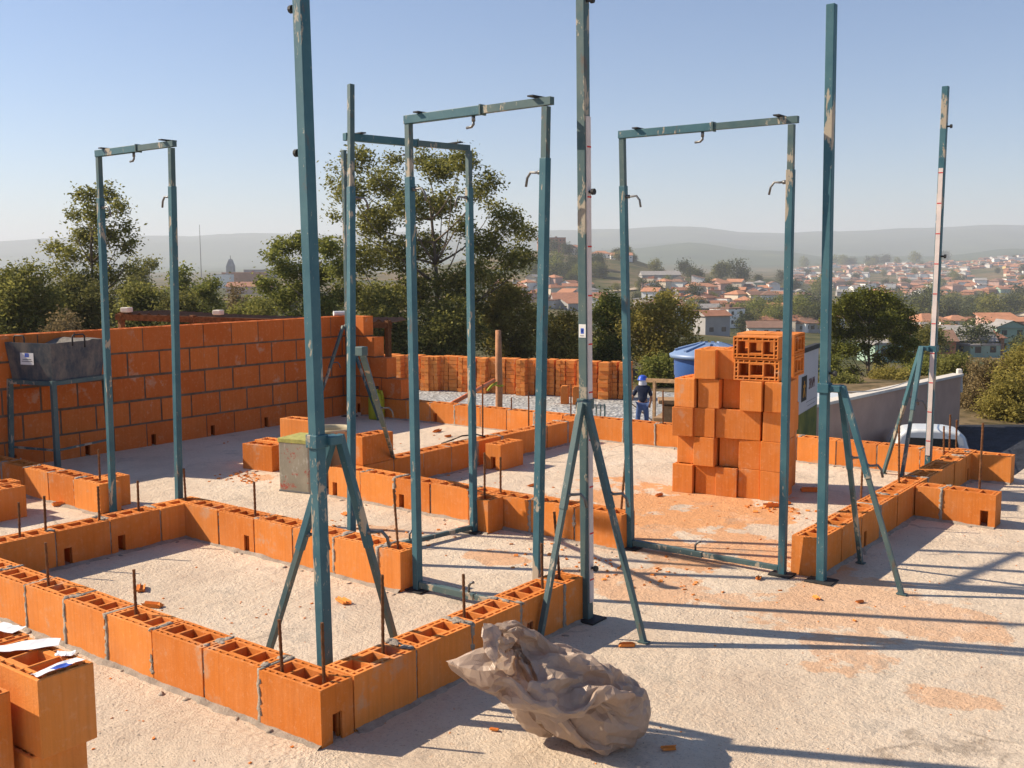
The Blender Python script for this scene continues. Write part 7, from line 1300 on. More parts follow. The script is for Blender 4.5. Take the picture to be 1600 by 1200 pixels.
def van():
    c = atz(1468, 22.0, -3.5); yaw = math.atan2(F2.y, F2.x)-pi/2-R(17); root = empty('car', c, 'white car behind the far right wall corner, mostly its roof showing', 'car', rz=yaw)
    S = [(-.78, .30), (-.82, .75), (-.78, 1.15), (-.66, 1.62), (-.56, 1.74), (-.30, 1.80), (0, 1.81), (.30, 1.80), (.56, 1.74), (.66, 1.62), (.78, 1.15), (.82, .75), (.78, .30)]
    ys = [0, .05, .4, 1.05, 1.35, 1.9, 4.0]; sc_ = [(.96, .97), (1, 1), (1, 1), (.99, .98), (.98, .80), (.98, .52), (.92, .50)]
    T = Matrix.Translation(c) @ Matrix.Rotation(yaw, 4, 'Z'); vs = []
    for y, (sx, sz) in zip(ys, sc_):
        for x, z in S: vs.append(T @ Vector((x*sx, y, .3+(z-.3)*sz*.76)))
    n = len(S); fs = [(i*n+k, (i+1)*n+k, (i+1)*n+k+1, i*n+k+1) for i in range(len(ys)-1) for k in range(n-1)]+[tuple(range(n)), tuple(range(len(ys)*n-1, (len(ys)-1)*n-1, -1))]
    mb = MB(); mb.add(vs, fs); mb.build('body', MAT['white_paint'], root, bevel=.03)
    def quadp(name, pts, mat, par=root):
        mb = MB(); mb.add([T @ Vector(q) for q in pts], [tuple(range(len(pts)))]); o = mb.build(name, mat, par); return o
    quadp('rear_window', [(-.56, -.022, .95), (.56, -.022, .95), (.50, -.014, 1.26), (-.50, -.014, 1.26)], MAT['glass'])
    for s in (-1, 1):
        quadp('side_window', [(s*.807, .25, .95), (s*.807, 1.1, .95), (s*.73, 1.0, 1.22), (s*.73, .35, 1.22)][::s], MAT['glass'])
        mb = MB(); mb.box(T @ Vector((s*.76, -.0, .85)), (.1, .08, .3), rz=yaw); mb.build('tail_light', MAT['red'], root)
        for y in (.75, 3.1):
            mb = MB(); mb.tube(T @ Vector((s*.62, y, .31)), T @ Vector((s*.80, y, .31)), .31, n=20); wl = mb.build('wheel', MAT['black'], root); mb = MB(); mb.tube(T @ Vector((s*.81, y, .31)), T @ Vector((s*.83, y, .31)), .18, n=16); mb.build('rim', MAT['steel'], wl)
    mb = MB(); mb.box(T @ Vector((0, -.05, .48)), (1.6, .12, .2), rz=yaw); mb.build('bumper', MAT['dark'], root, bevel=.02)
van()

# ------------------------------------------------------------------ vegetation
def leafmat(name, c1, c2, trans=.35):
    m, t, b = newmat(name, rough=.75, spec=.15); geo = t.nodes.new('ShaderNodeNewGeometry'); p = position(t)
    f = math_(t, 'ADD', math_(t, 'MULTIPLY', geo.outputs['Random Per Island'], .5), math_(t, 'MULTIPLY', noi(t, .9, 3, .6, p), .5))
    c = ramp(t, f, (.25, c1), (.75, c2)); t.links.new(c, b.inputs['Base Color'])
    tl = t.nodes.new('ShaderNodeBsdfTranslucent'); t.links.new(c, tl.inputs[0]); mx = t.nodes.new('ShaderNodeMixShader'); mx.inputs[0].default_value = trans
    t.links.new(b.outputs[0], mx.inputs[1]); t.links.new(tl.outputs[0], mx.inputs[2]); t.links.new(mx.outputs[0], t.nodes['Material Output'].inputs[0]); return m
LF = {'olive': leafmat('leaf_olive', (.115, .125, .03), (.31, .29, .078), 0.5), 'green': leafmat('leaf_green', (.11, .135, .03), (.31, .31, .075), 0.5),
      'dark': leafmat('leaf_dark', (.085, .088, .026), (.22, .205, .055), 0.4), 'yellow': leafmat('leaf_yellow', (.20, .175, .04), (.40, .33, .085), 0.5),
      'dry': leafmat('leaf_dry', (.14, .105, .05), (.30, .22, .10), 0.35), 'arau': leafmat('leaf_arau', (.05, .065, .010), (.21, .21, .03), 0.3),
      'far': leafmat('leaf_far', (.035, .05, .02), (.11, .12, .04), 0.3)}
MAT['bark'] = simple('bark', (.16, .125, .095), .95, .35, 3, 0, .5); MAT['bark_pale'] = simple('bark_pale', (.36, .32, .27), .9, .3, 3, 0, .4)
def leaf_cloud(g, centers, radii, n, size, flat=.8, clump=14, droop=0.0):
    """quads scattered in little clumps through ellipsoidal lobes"""
    k = len(centers); w_ = np.array([r[0]*r[0]*r[1] for r in radii])**.8; w_ /= w_.sum()
    nc = max(1, n//clump); which = g.choice(k, nc, p=w_)
    C = np.array(centers)[which]; Rd = np.array(radii)[which]
    d = g.normal(size=(nc, 3)); d /= np.linalg.norm(d, axis=1)[:, None]; rr_ = g.uniform(.25, 1, nc)**.5
    cc = C+d*rr_[:, None]*np.stack([Rd[:, 0], Rd[:, 0], Rd[:, 1]], 1)
    P_ = np.repeat(cc, clump, 0); cs = np.repeat(g.uniform(.6, 1.6, nc)*size*2.3, clump)
    P_ = P_+g.normal(size=P_.shape)*cs[:, None]*np.array([1, 1, flat]); P_[:, 2] -= droop*np.abs(g.normal(size=len(P_)))*cs
    m = len(P_); a = g.normal(size=(m, 3)); a[:, 2] *= .6; a /= np.linalg.norm(a, axis=1)[:, None]; b = g.normal(size=(m, 3)); b -= a*(a*b).sum(1)[:, None]; b /= np.linalg.norm(b, axis=1)[:, None]
    s = size*g.uniform(.6, 1.3, m)[:, None]
    V = np.stack([P_-a*s, P_-b*s*.5, P_+a*s, P_+b*s*.5], 1).reshape(-1, 3); return V, m
def limb(mb, a, b, r0, r1, g, seg=6, bend=.12):
    a = Vector(a); b = Vector(b); L = (b-a).length; pts = []; rs = []; off = Vector((g.normal(), g.normal(), g.normal()*.4))*L*bend
    for i in range(seg+1):
        t_ = i/seg; pts.append(a+(b-a)*t_+off*math.sin(pi*t_)*.5+Vector((0, 0, L*.10*math.sin(pi*t_*.9)))*(-1)); rs.append(r0+(r1-r0)*t_**.7)
    mb.path(pts, rs, 6); return pts
def tree(label, u, d, vtop, wpx, leaf, n, size, seed, shape='round', cb=.3, trunk_r=None, zb=None, bark='bark', lobes=26, name='tree', cat='tree', group=None, lean=0, clump=14, lobe_r=.24, droop=.3, base_v=None, lob=None):
    g = np.random.default_rng(seed); base = hz(u, d) if d > 50 else atz(u, d, terr_z(u, d))
    if zb is not None: base.z = zb
    top = at(u, vtop, d); H = top.z-base.z; W_ = wpx/FPX*d/2
    root = empty(name, base, label, cat, group)
    z0 = H*cb; hc = H-z0; cen = []; rad = []
    if lob:
        for (lu, lv, lr) in lob:
            q = at(lu, lv, d+g.uniform(-1, 1)*W_*.55)-base; r_ = lr/FPX*d; cen.append([q.x, q.y, q.z]); rad.append([r_, r_*.8])
        lobes = 0
    for i in range(lobes):
        t_ = (i+.5)/lobes; a = i*2.39996+g.uniform(-.4, .4)
        prof = {'round': math.sqrt(max(.05, 1-(2*t_-1)**2*.85)), 'cone': (1-t_)**.75*.95+.12, 'tall': .38+.62*math.sin(pi*min(1, (1-t_)*1.05+.05))*(.8+.4*(g.random()-.3)), 'umbrella': .45+.62*math.sin(pi*(t_*.75+.12)), 'spread': .55+.45*math.sin(pi*(t_*.8+.1))}[shape]
        rr_ = W_*prof*g.uniform(.45, 1)*(1-lobe_r*.7); lr = W_*lobe_r*g.uniform(.7, 1.25)
        if g.random() < .25: rr_ *= .3
        cen.append([math.cos(a)*rr_+lean*t_*W_, math.sin(a)*rr_, z0+hc*t_*.94]); rad.append([lr, lr*.72])
    V, m = leaf_cloud(g, cen, rad, n, size, clump=clump, droop=droop); V = V+np.array(base)
    np_mesh('crown', V, m, LF[leaf], root)
    mb = MB(); tr = trunk_r or H*.018; tp = limb(mb, base-Vector((0, 0, .5)), base+Vector((lean*W_*.5, 0, z0+hc*.75)), tr, tr*.25, g, 10, .05)
    for c, r_ in zip(cen, rad):
        if g.random() < .9:
            k = max(2, min(9, int(((c[2]-H*.08)/(z0+hc*.75)*10)-1))); limb(mb, tp[k], base+Vector(c), tr*.32, tr*.06, g, 5, .14)
    mb.build('trunk', MAT[bark], root, True); return root
TG = 'trees beyond the building floor'
tree('tall feathery eucalyptus standing above the other trees at the left', 150, 52, 290, 140, 'olive', 13000, .09, 1, 'tall', .30, lob=[(136,306,17),(166,301,15),(186,322,12),(120,334,12),(150,334,17),(192,352,13),(134,368,18),(166,368,16),(197,384,10),(110,396,15),(150,402,18),(86,388,12),(205,374,7),(92,420,15),(130,438,20),(170,428,18),(74,384,6),(200,420,9),(150,470,22),(110,460,20),(190,455,12)], group=TG)
tree('large wide tree at the centre, the biggest of all, behind the door frames', 672, 49, 225, 300, 'olive', 58000, .085, 2, 'spread', .20, lob=[(560,248,22),(548,300,26),(598,285,28),(640,318,30),(688,262,26),(658,246,18),(722,252,22),(762,285,20),(742,305,14),(690,318,24),(585,345,28),(560,400,32),(618,398,32),(668,385,28),(722,352,18),(792,345,26),(822,362,20),(760,382,28),(803,405,24),(742,425,26),(700,445,30),(640,462,34),(588,470,38),(558,520,38),(640,528,36),(702,520,34),(524,262,11),(516,282,8),(525,335,9),(615,250,12),(705,300,12),(770,320,12),(775,440,18),(608,330,14),(650,430,20),(830,400,12),(545,455,22),(740,470,22),(770,500,28),(600,555,30),(690,560,30)], trunk_r=.20, group=TG)
tree('rounded yellow-green tree left of the biggest tree, behind the big blue post', 478, 46, 372, 165, 'green', 22000, .08, 4, 'round', .15, lob=[(440,385,15),(425,402,12),(470,378,17),(510,384,17),(450,420,20),(418,445,16),(490,428,24),(530,418,16),(440,468,22),(500,478,26),(402,482,17),(460,505,24),(520,510,24),(535,460,16),(470,450,16),(410,515,20)], group=TG)
tree('dark bushy tree at the far left edge', 30, 44, 420, 170, 'olive', 22000, .085, 5, 'round', .1, lobes=22, lobe_r=.32, group=TG)
tree('shaded broad tree behind the tall eucalyptus foot', 120, 47, 430, 120, 'dark', 14000, .085, 6, 'round', .1, lobes=18, lobe_r=.32, group=TG)
tree('low bushy tree between the two left door posts', 215, 46, 440, 110, 'olive', 15000, .08, 7, 'round', .1, lobes=18, lobe_r=.33, group=TG)
tree('thin hazy eucalyptus seen between the left door posts', 225, 95, 397, 70, 'olive', 6000, .13, 8, 'spread', .35, lobes=18, lobe_r=.26, bark='bark_pale', group=TG)
tree('slim loose tree right of the left door frame', 290, 70, 412, 50, 'green', 5000, .11, 9, 'tall', .3, lobes=14, lobe_r=.32, group=TG)
tree('compact bright green tree below the distant tower', 328, 60, 432, 52, 'green', 7000, .09, 10, 'round', .15, lobes=12, lobe_r=.4, group=TG)
tree('small pale tree under the distant grey tower', 372, 75, 440, 55, 'dry', 5000, .10, 11, 'round', .2, lobes=12, lobe_r=.36, group=TG)
tree('dark shrubby tree right of the left door frame, behind the wall top', 280, 45, 462, 110, 'dark', 10000, .085, 12, 'round', .05, lobes=14, lobe_r=.36, group=TG)
tree('low olive tree over the rusty roof', 395, 43, 470, 120, 'olive', 11000, .08, 13, 'round', .05, lobes=14, lobe_r=.36, group=TG)
tree('pale dry bush in front of the left trees', 95, 41, 488, 90, 'dry', 6000, .07, 14, 'round', .02, lobes=10, lobe_r=.4, group=TG, bark='bark_pale')
tree('yellowish tree behind the wooden post', 800, 50, 450, 120, 'yellow', 14000, .085, 15, 'round', .08, lobes=18, lobe_r=.33, group=TG)
tree('dark undergrowth tree left of the wooden post', 700, 47, 470, 130, 'olive', 13000, .085, 16, 'round', .02, lobes=14, lobe_r=.38, group=TG)
tree('dark undergrowth tree between the second and third posts', 600, 47, 455, 120, 'olive', 12000, .085, 17, 'round', .02, lobes=14, lobe_r=.38, group=TG)
tree('green tree right of the ruler post with a sunlit top', 955, 50, 462, 85, 'green', 12000, .08, 18, 'round', .05, lobes=16, lobe_r=.36, group=TG)
tree('low yellow-green tree left of the ruler post', 880, 48, 488, 90, 'yellow', 10000, .08, 19, 'round', .02, lobes=14, lobe_r=.38, group=TG)
tree('loose yellow-green tree just left of the blue tank', 1035, 46, 463, 125, 'yellow', 15000, .08, 20, 'spread', .1, lobes=20, lobe_r=.28, group=TG)
tree('small leafy shrub beside the worker', 1030, 42, 560, 80, 'green', 6000, .06, 21, 'round', .02, lobes=10, lobe_r=.4, group=TG, name='shrub', cat='shrub')
tree('dark dense araucaria pine with layered needle tufts, right of the block pile', 1358, 60, 460, 128, 'arau', 40000, .075, 22, 'umbrella', .30, lob=[(1300,500,12),(1312,480,12),(1330,468,13),(1352,462,14),(1375,464,14),(1396,474,13),(1412,490,13),(1420,510,12),(1425,535,11),(1335,490,16),(1365,488,17),(1392,500,15),(1310,520,13),(1340,515,14),(1372,515,14),(1404,525,14),(1302,545,11),(1325,545,11),(1398,550,12),(1418,558,10),(1350,540,10),(1290,575,10),(1308,585,11),(1330,580,9),(1385,580,10),(1410,590,11),(1425,598,8),(1372,560,9),(1318,608,10),(1345,600,7),(1395,612,9)], trunk_r=.16, group=TG, name='pine_tree', clump=22, droop=.5)
tree('lower tuft tree at the left foot of the araucaria', 1290, 58, 560, 60, 'arau', 6000, .075, 23, 'round', .1, lobes=9, lobe_r=.4, group=TG)
for i, (u, d, v, w_, lf, l) in enumerate(((1560, 34, 560, 110, 'dry', 'dry twiggy bush left of the photo edge, above the dark road'), (1610, 33, 540, 130, 'yellow', 'greener bush at the right photo edge'), (1535, 35.5, 590, 70, 'dry', 'low dry bush beside the boundary wall end'), (1590, 32.5, 600, 100, 'yellow', 'yellowish low bush over the dark road edge'), (1490, 62, 560, 60, 'olive', 'small tree behind the right ruler post'), (1455, 80, 500, 70, 'dark', 'dark round tree right of the araucaria'))):
    if d < 40: tree(l, u, d, v, w_, lf, 9000, .05, 40+i, 'round', .02, zb=-3.45, lobes=14, lobe_r=.36, name='bush', cat='bush', bark='bark_pale')
    else: tree(l, u, d, v, w_, lf, 6000, .09, 40+i, 'round', .1, lobes=12, lobe_r=.36, group=TG)

for i, (u, d, v, w_, lf, l) in enumerate(((1240, 45, 590, 90, 'olive', 'dark shrub behind the sign board'), (1320, 44, 604, 80, 'olive', 'shrub at the araucaria foot behind the boundary wall'), (1395, 47, 590, 90, 'yellow', 'light shrub over the boundary wall coping'), (1450, 52, 565, 80, 'green', 'green shrub behind the right tripod top'), (1500, 50, 560, 60, 'olive', 'shrub at the far end of the boundary wall'), (1180, 44, 560, 100, 'dark', 'dark shrub behind the block pile'))):
    tree(l, u, d, v, w_, lf, 7000, .07, 60+i, 'round', .02, lobes=12, lobe_r=.38, name='shrub', cat='shrub', group='shrubs beyond the boundary wall')
# ------------------------------------------------------------------ town
WALLC = {'white': (.80, .78, .73), 'cream': (.68, .58, .45), 'grey': (.33, .32, .31), 'pink': (.52, .33, .27), 'brick': (.40, .17, .09), 'green': (.30, .42, .33), 'yellow': (.60, .45, .18)}
WM = {k: simple('render_'+k, v, .9, .12, .4) for k, v in WALLC.items()}
ROOFC = {'orange': (.50, .24, .14), 'terracotta': (.38, .18, .11), 'brown': (.25, .15, .11), 'grey': (.34, .32, .30)}
RM = {}
for k, v in ROOFC.items():
    m, t, b = newmat('roof_'+k, v, .9, spec=.1); p = coords(t); wv = t.nodes.new('ShaderNodeTexWave'); wv.inputs['Scale'].default_value = 1.2; wv.bands_direction = 'X'; t.links.new(p, wv.inputs['Vector'])
    t.links.new(mix(t, math_(t, 'MULTIPLY', wv.outputs['Fac'], .3), ramp(t, noi(t, .8, 5, .7, p), (.3, tuple(c*.75 for c in v)), (.7, tuple(min(1, c*1.2) for c in v))), tuple(c*.6 for c in v)), b.inputs['Base Color']); RM[k] = m
def house_meshes(w_, dp, h, kind, detail):
    W_ = MB(); W_.add([(-w_/2,-dp/2,-2),(w_/2,-dp/2,-2),(w_/2,dp/2,-2),(-w_/2,dp/2,-2),(-w_/2,-dp/2,h),(w_/2,-dp/2,h),(w_/2,dp/2,h),(-w_/2,dp/2,h)], [(0,1,5,4),(1,2,6,5),(2,3,7,6),(3,0,4,7),(4,5,6,7)])
    o = .45; rh = dp*.22; R_ = MB()
    a, b = w_/2+o, dp/2+o; e = h-.05
    if kind == 'gable':
        R_.add([(-a,-b,e),(a,-b,e),(a,b,e),(-a,b,e),(-a,0,e+rh),(a,0,e+rh),(-a,-b,e-.15),(a,-b,e-.15),(a,b,e-.15),(-a,b,e-.15)], [(0,1,5,4),(2,3,4,5),(6,7,1,0),(8,9,3,2),(9,8,7,6)])
        W_.add([(-w_/2,-dp/2,h),(-w_/2,dp/2,h),(-w_/2,0,h+rh*.85),(w_/2,-dp/2,h),(w_/2,dp/2,h),(w_/2,0,h+rh*.85)], [(1,0,2),(3,4,5)])
    elif kind == 'hip':
        k = dp/2
        R_.add([(-a,-b,e),(a,-b,e),(a,b,e),(-a,b,e),(-a+k,0,e+rh),(a-k,0,e+rh),(-a,-b,e-.15),(a,-b,e-.15),(a,b,e-.15),(-a,b,e-.15)], [(0,1,5,4),(2,3,4,5),(1,2,5),(3,0,4),(6,7,1,0),(7,8,2,1),(8,9,3,2),(9,6,0,3),(9,8,7,6)])
    elif kind == 'shed':
        R_.add([(-a,-b,e),(a,-b,e),(a,b,e+rh*1.3),(-a,b,e+rh*1.3),(-a,-b,e-.15),(a,-b,e-.15),(a,b,e+rh*1.3-.15),(-a,b,e+rh*1.3-.15)], [(0,1,2,3),(4,5,1,0),(5,6,2,1),(6,7,3,2),(7,4,0,3),(7,6,5,4)])
        W_.add([(-w_/2,-dp/2,h),(w_/2,-dp/2,h),(w_/2,dp/2,h),(-w_/2,dp/2,h),(w_/2,dp/2,h+rh*1.1),(-w_/2,dp/2,h+rh*1.1)], [(3,2,4,5),(1,2,4),(3,0,5)])
    else:
        R_.box((0, 0, h+.16), (w_+.2, dp+.2, .3)); R_.box((w_*.2, dp*.1, h+.8), (1.6, 1.6, 1.1))
    Wd = []; 
    if detail:
        ns = max(1, int(h//2.7)); nw = max(2, int(w_//3)); nd = max(1, int(dp//3.2))
        for s in range(ns):
            z = 1.0+s*2.8
            for i in range(nw):
                x = (i+.5)/nw*w_-w_/2
                for sg in (-1, 1): Wd.append((x, sg*(dp/2+.02), z+.55, 1.2, .06, 1.1))
            for i in range(nd):
                y = (i+.5)/nd*dp-dp/2
                for sg in (-1, 1): Wd.append((sg*(w_/2+.02), y, z+.55, .06, 1.1, 1.1))
    return W_, R_, Wd
MAT['window'] = simple('window_glass', (.03, .035, .04), .2, .2, 4, 0, 0, .6)
def mk(mb, name, mat):
    me = bpy.data.meshes.new(name); me.from_pydata(mb.v, [], mb.f); me.materials.append(mat); me.update(); return me
winme = {}
def house(label, u, d, w_, dp, h, rot, wall, roof, kind='gable', detail=True, group=None, cat='house', name='house', zoff=0):
    p = hz(u, d); p.z += zoff; root = empty(name, p, label, cat, group, rz=rot)
    W_, R_, Wd = house_meshes(w_, dp, h, kind, detail)
    for mb, nm, mt in ((W_, 'wall', WM[wall]), (R_, 'roof', RM[roof])):
        o = bpy.data.objects.new(nm, mk(mb, nm, mt)); col.objects.link(o); o.parent = root
    for x, y, z, sx, sy, sz in Wd:
        key = (sx, sy, sz)
        if key not in winme: b = MB(); b.box((0, 0, 0), (sx, sy, sz)); winme[key] = mk(b, 'window', MAT['window'])
        o = bpy.data.objects.new('window', winme[key]); o.location = (x, y, z); col.objects.link(o); o.parent = root
    return root
base_rot = YAW*-1
hr = random.Random(77); FA = math.atan2(F2.y, F2.x)-pi/2
def lookrot(deg): return FA+R(deg)
near_list = [(1112, 260, 7, 6, 5.0, 20, 'grey', 'terracotta', 'gable', 'grey house with a reddish tiled roof just behind the blue tank'),
 (1562, 235, 8, 6, 6.6, 5, 'pink', 'orange', 'shed', 'tall narrow house with a bright orange sloping roof near the right edge'),
 (1598, 310, 12, 9, 5.2, -10, 'cream', 'orange', 'gable', 'orange roofed house cut by the right edge of the photo'),
 (1445, 300, 11, 9, 5.0, 25, 'cream', 'orange', 'hip', 'pale house with an orange hip roof right of the araucaria'),
 (1500, 190, 11, 8, 3.2, -15, 'grey', 'grey', 'shed', 'grey flat looking roof behind the right ruler post'),
 (1528, 185, 6, 5, 2.2, 12, 'green', 'grey', 'flat', 'pale green walled low house above the dry bushes'),
 (1520, 215, 10, 8, 3.2, 30, 'brick', 'terracotta', 'gable', 'brick coloured house below the narrow orange roofed one'),
 (1440, 185, 10, 8, 3.0, -8, 'brick', 'brown', 'gable', 'brown roofed house low behind the right tripod'),
 (1385, 150, 6, 5, 2.6, 10, 'green', 'grey', 'flat', 'pale green building glimpsed under the araucaria'),
 (1262, 330, 11, 8, 3.0, 8, 'grey', 'brown', 'hip', 'long low brown roofed house between pile and araucaria'),
 (1195, 300, 10, 8, 2.8, -6, 'white', 'brown', 'gable', 'wide brown roofed house behind the top of the pile'),
 (1000, 240, 10, 8, 4.0, 15, 'pink', 'terracotta', 'hip', 'terracotta roofed house between the trees left of the tank'),
 (905, 460, 24, 12, 4.0, 4, 'grey', 'terracotta', 'gable', 'long shed with a reddish roof seen beyond the ruler post'),
 (1290, 340, 9, 8, 4.5, 22, 'white', 'orange', 'gable', 'white gabled house left of the araucaria crown')]
for u, d, w_, dp, h, rt, wl, rf, kd, lab in near_list: house(lab, u, d, w_, dp, h, lookrot(rt), wl, rf, kd, True, 'houses just beyond the site')
# mid slope: placed in rows, each its own house
mid = []
for d in (330, 365, 400, 435, 470, 505, 540, 580, 620, 660):
    u = 1010+hr.uniform(0, 16)
    while u < 1255:
        mid.append((u, d)); u += hr.uniform(17, 27)*430/d*1.05
for d in (430, 470, 510, 560, 600):
    u = 775+hr.uniform(0, 20)
    while u < 935: mid.append((u, d)); u += hr.uniform(17, 30)*430/d*1.3
for d in (230, 290, 350, 420):
    u = 1440+hr.uniform(0, 30)
    while u < 1640: mid.append((u, d)); u += hr.uniform(34, 60)*300/d
for i, (u, d) in enumerate(mid):
    wl = hr.choice(['white', 'white', 'white', 'white', 'cream', 'grey', 'pink', 'cream', 'green', 'cream']); rf = hr.choice(['orange', 'terracotta', 'terracotta', 'brown', 'orange', 'grey']); kd = hr.choice(['gable', 'hip', 'gable', 'hip', 'shed', 'flat'])
    two = hr.random() < .3; w_ = hr.uniform(6, 9.5); z = 'on the near slope right of the centre' if 1000 < u < 1300 else 'at the foot of the grassy hill' if u < 1000 else 'on the lower slope at the right'
    house('%s %s %s house with %s %s roof %s' % ('two-storey' if two else 'small', wl, {'gable': 'gabled', 'hip': 'hipped', 'shed': 'lean-to', 'flat': 'flat-topped'}[kd], 'an' if rf == 'orange' else 'a', rf, z), u, d, w_, hr.uniform(6, 8), 5.6 if two else 3.0, lookrot(hr.choice([0, 20, -25, 90, 70, 45])+hr.uniform(-8, 8)), wl, rf, kd, d < 420, 'houses %s' % z)
# hilltop
for u, d, w_, dp, h, rt, wl, rf, kd, lab in ((862, 900, 22, 14, 12, 10, 'brick', 'brown', 'flat', 'brick tower block on top of the grassy hill'), (893, 905, 20, 12, 5, 0, 'cream', 'terracotta', 'hip', 'wide pale house on the grassy hilltop'), (938, 880, 16, 10, 3.5, 0, 'white', 'orange', 'hip', 'white house with orange roof on the right hill shoulder'), (970, 870, 18, 10, 3.5, 0, 'white', 'orange', 'gable', 'orange roofed house low on the right hill shoulder'), (1030, 700, 26, 12, 4, 5, 'grey', 'grey', 'gable', 'long grey roofed shed at the foot of the hill')):
    house(lab, u, d, w_, dp, h, lookrot(rt), wl, rf, kd, True, None)
# distant hillside town: shared meshes
protos = []
for i in range(14):
    wl = ['white','cream','white','pink','white','grey','yellow','white','cream','brick','white','cream','green','pink'][i]; rf = ['orange','terracotta','orange','terracotta','brown','grey','orange','terracotta','orange','terracotta','grey','orange','terracotta','brown'][i]; kd = ['gable','hip','hip','gable','flat','gable','hip'][i % 7]
    W_, R_, _ = house_meshes(hr.uniform(8, 13), hr.uniform(7, 10), [3.2, 5.8, 3.2][i % 3], kd, False); protos.append((mk(W_, 'wall', WM[wl]), mk(R_, 'roof', RM[rf]), wl, rf))
cnt = 0; far_pts = []
for d in (900, 960, 1020, 1080, 1140, 1200, 1270, 1340, 1420, 1500, 1590, 1680, 1780, 1880, 1990, 2100):
    u = 1235+max(0, (1100-d))*.3+hr.uniform(0, 14)
    while u < 1640:
        if noise.noise(Vector((u*.012, d*.004, 3))) > -.22: far_pts.append((u, d))
        u += hr.uniform(.8, 1.4)*9.5*FPX/d
hr.shuffle(far_pts); far_pts.sort(key=lambda a: a[1]); NH = 296-sum(1 for o in bpy.data.objects if o.get('category') == 'house' and o.parent is None); rest = far_pts[NH:]; far_pts = far_pts[:NH]
for u, d in far_pts:
    i = hr.randrange(14); a, b, wl, rf = protos[i]; p = hz(u, d); z = 'left of the right ruler post' if u < 1466 else 'right of the right ruler post'
    root = empty('house', p, 'tiny distant %s house with %s roof, %s' % (wl, rf, z), 'house', 'distant houses of the hillside town, %s with %s roof, %s' % (wl, rf, z), rz=lookrot(hr.uniform(-50, 50)))
    s = hr.uniform(.85, 1.25); root.scale = (s, s, s)
    for me in (a, b): o = bpy.data.objects.new(me.name.split('.')[0], me); col.objects.link(o); o.parent = root
SW, SR = {}, {}
for u, d in rest:
    i = hr.randrange(14); a, b, wl, rf = protos[i]; p = hz(u, d); T = Matrix.Translation(p) @ Matrix.Rotation(lookrot(hr.uniform(-50, 50)), 4, 'Z')
    for me, dct, k in ((a, SW, wl), (b, SR, rf)): dct.setdefault(k, MB()).add([T @ v.co for v in me.vertices], [tuple(f.vertices) for f in me.polygons])
allm = MB(); mats_ = []
for dct, MM in ((SW, WM), (SR, RM)):
    for k, mb in dct.items(): allm.add(mb.v, mb.f, len(mats_)); mats_.append(MM[k])
tag(allm.build('distant_houses', mats_), 'farthest hazy houses of the hillside town, too many to count', 'houses', kind='stuff')
# left distant tower and buildings
def tower():
    p = hz(364, 800); root = empty('tower', p, 'distant grey tower with a pointed top at the left horizon', 'tower')
    g = WM['grey']; mb = MB(); mb.box((p.x, p.y, -12), (5.6, 5.6, 26), rz=FA); mb.build('shaft', g, root)
    mb = MB(); mb.box((p.x, p.y, 3.6), (5.6, 5.6, 5.2), rz=FA, taper=.4); mb.build('roof', g, root)
    mb = MB(); mb.tube((p.x, p.y, 6), (p.x, p.y, 9), .2, n=6); mb.build('spire', MAT['dark'], root)
tower()
for u, d, w_, h, wl, rf, lab in ((385, 760, 30, 10, 'brick', 'terracotta', 'distant reddish factory hall beside the grey tower'), (410, 780, 22, 12, 'grey', 'grey', 'distant grey hall left of the round tree'), (352, 740, 12, 9, 'white', 'grey', 'distant white block at the foot of the grey tower'), (395, 600, 26, 4, 'pink', 'terracotta', 'distant low terracotta roof under the factory hall')):
    house(lab, u, d, w_, 12, h, lookrot(0), wl, rf, 'flat' if h > 6 else 'gable', False)
mb = MB(); p = hz(318, 1500); mb.tube(p, p+Vector((0, 0, 75)), .8, .3, n=6); tag(mb.build('radio_mast', MAT['dark']), 'thin hazy radio mast on the left horizon', 'mast')
# country road strip up the hill
def strip(name, pts, wd, mat, kind='structure'):
    mb = MB(); vs = []
    for i, (u, d) in enumerate(pts):
        q = hz(u, d); a = hz(*pts[max(0, i-1)]); b = hz(*pts[min(len(pts)-1, i+1)]); t_ = (b-a); t_.z = 0; t_.normalize(); s = Vector((-t_.y, t_.x, 0)); vs += [q+s*wd/2+Vector((0,0,.8)), q-s*wd/2+Vector((0,0,.8))]
    mb.add(vs, [(2*i, 2*i+1, 2*i+3, 2*i+2) for i in range(len(pts)-1)]); o = mb.build(name, mat); o['kind'] = kind
strip('hill_path', [(960+k*9, 560+k*11) for k in range(11)], 9, simple('dirt', (.42, .33, .24), .95, .2, .3))
strip('valley_road', [(1330+k*30, 640-k*4) for k in range(12)], 10, simple('road_pale', (.34, .31, .28), .95, .1, .3))
# far trees, shared low meshes
def far_tree_meshes(seed, n, W_, H_t, size):
    g = np.random.default_rng(seed); cen = []; rad = []
    for i in range(9):
        a = i*2.4; t_ = (i+.5)/9; r_ = W_*.6*math.sqrt(max(.05, 1-(2*t_-1)**2)); cen.append([math.cos(a)*r_, math.sin(a)*r_, H_t*(.25+.65*t_)]); rad.append([W_*.42, W_*.36])
    V, m = leaf_cloud(g, cen, rad, n, size, clump=6)
    o = np_mesh('crown', V, m, LF['far']); me = o.data; bpy.data.objects.remove(o)
    mb = MB(); mb.tube((0, 0, -1), (0, 0, H_t*.6), W_*.06, W_*.03, 5); return me, mk(mb, 'trunk', MAT['bark'])
FT = [far_tree_meshes(100+i, 1500, 3.0+.35*i, 5.5+.8*i, .36) for i in range(5)]
FT[1][0].materials[0] = LF['olive']; FT[3][0].materials[0] = LF['green']
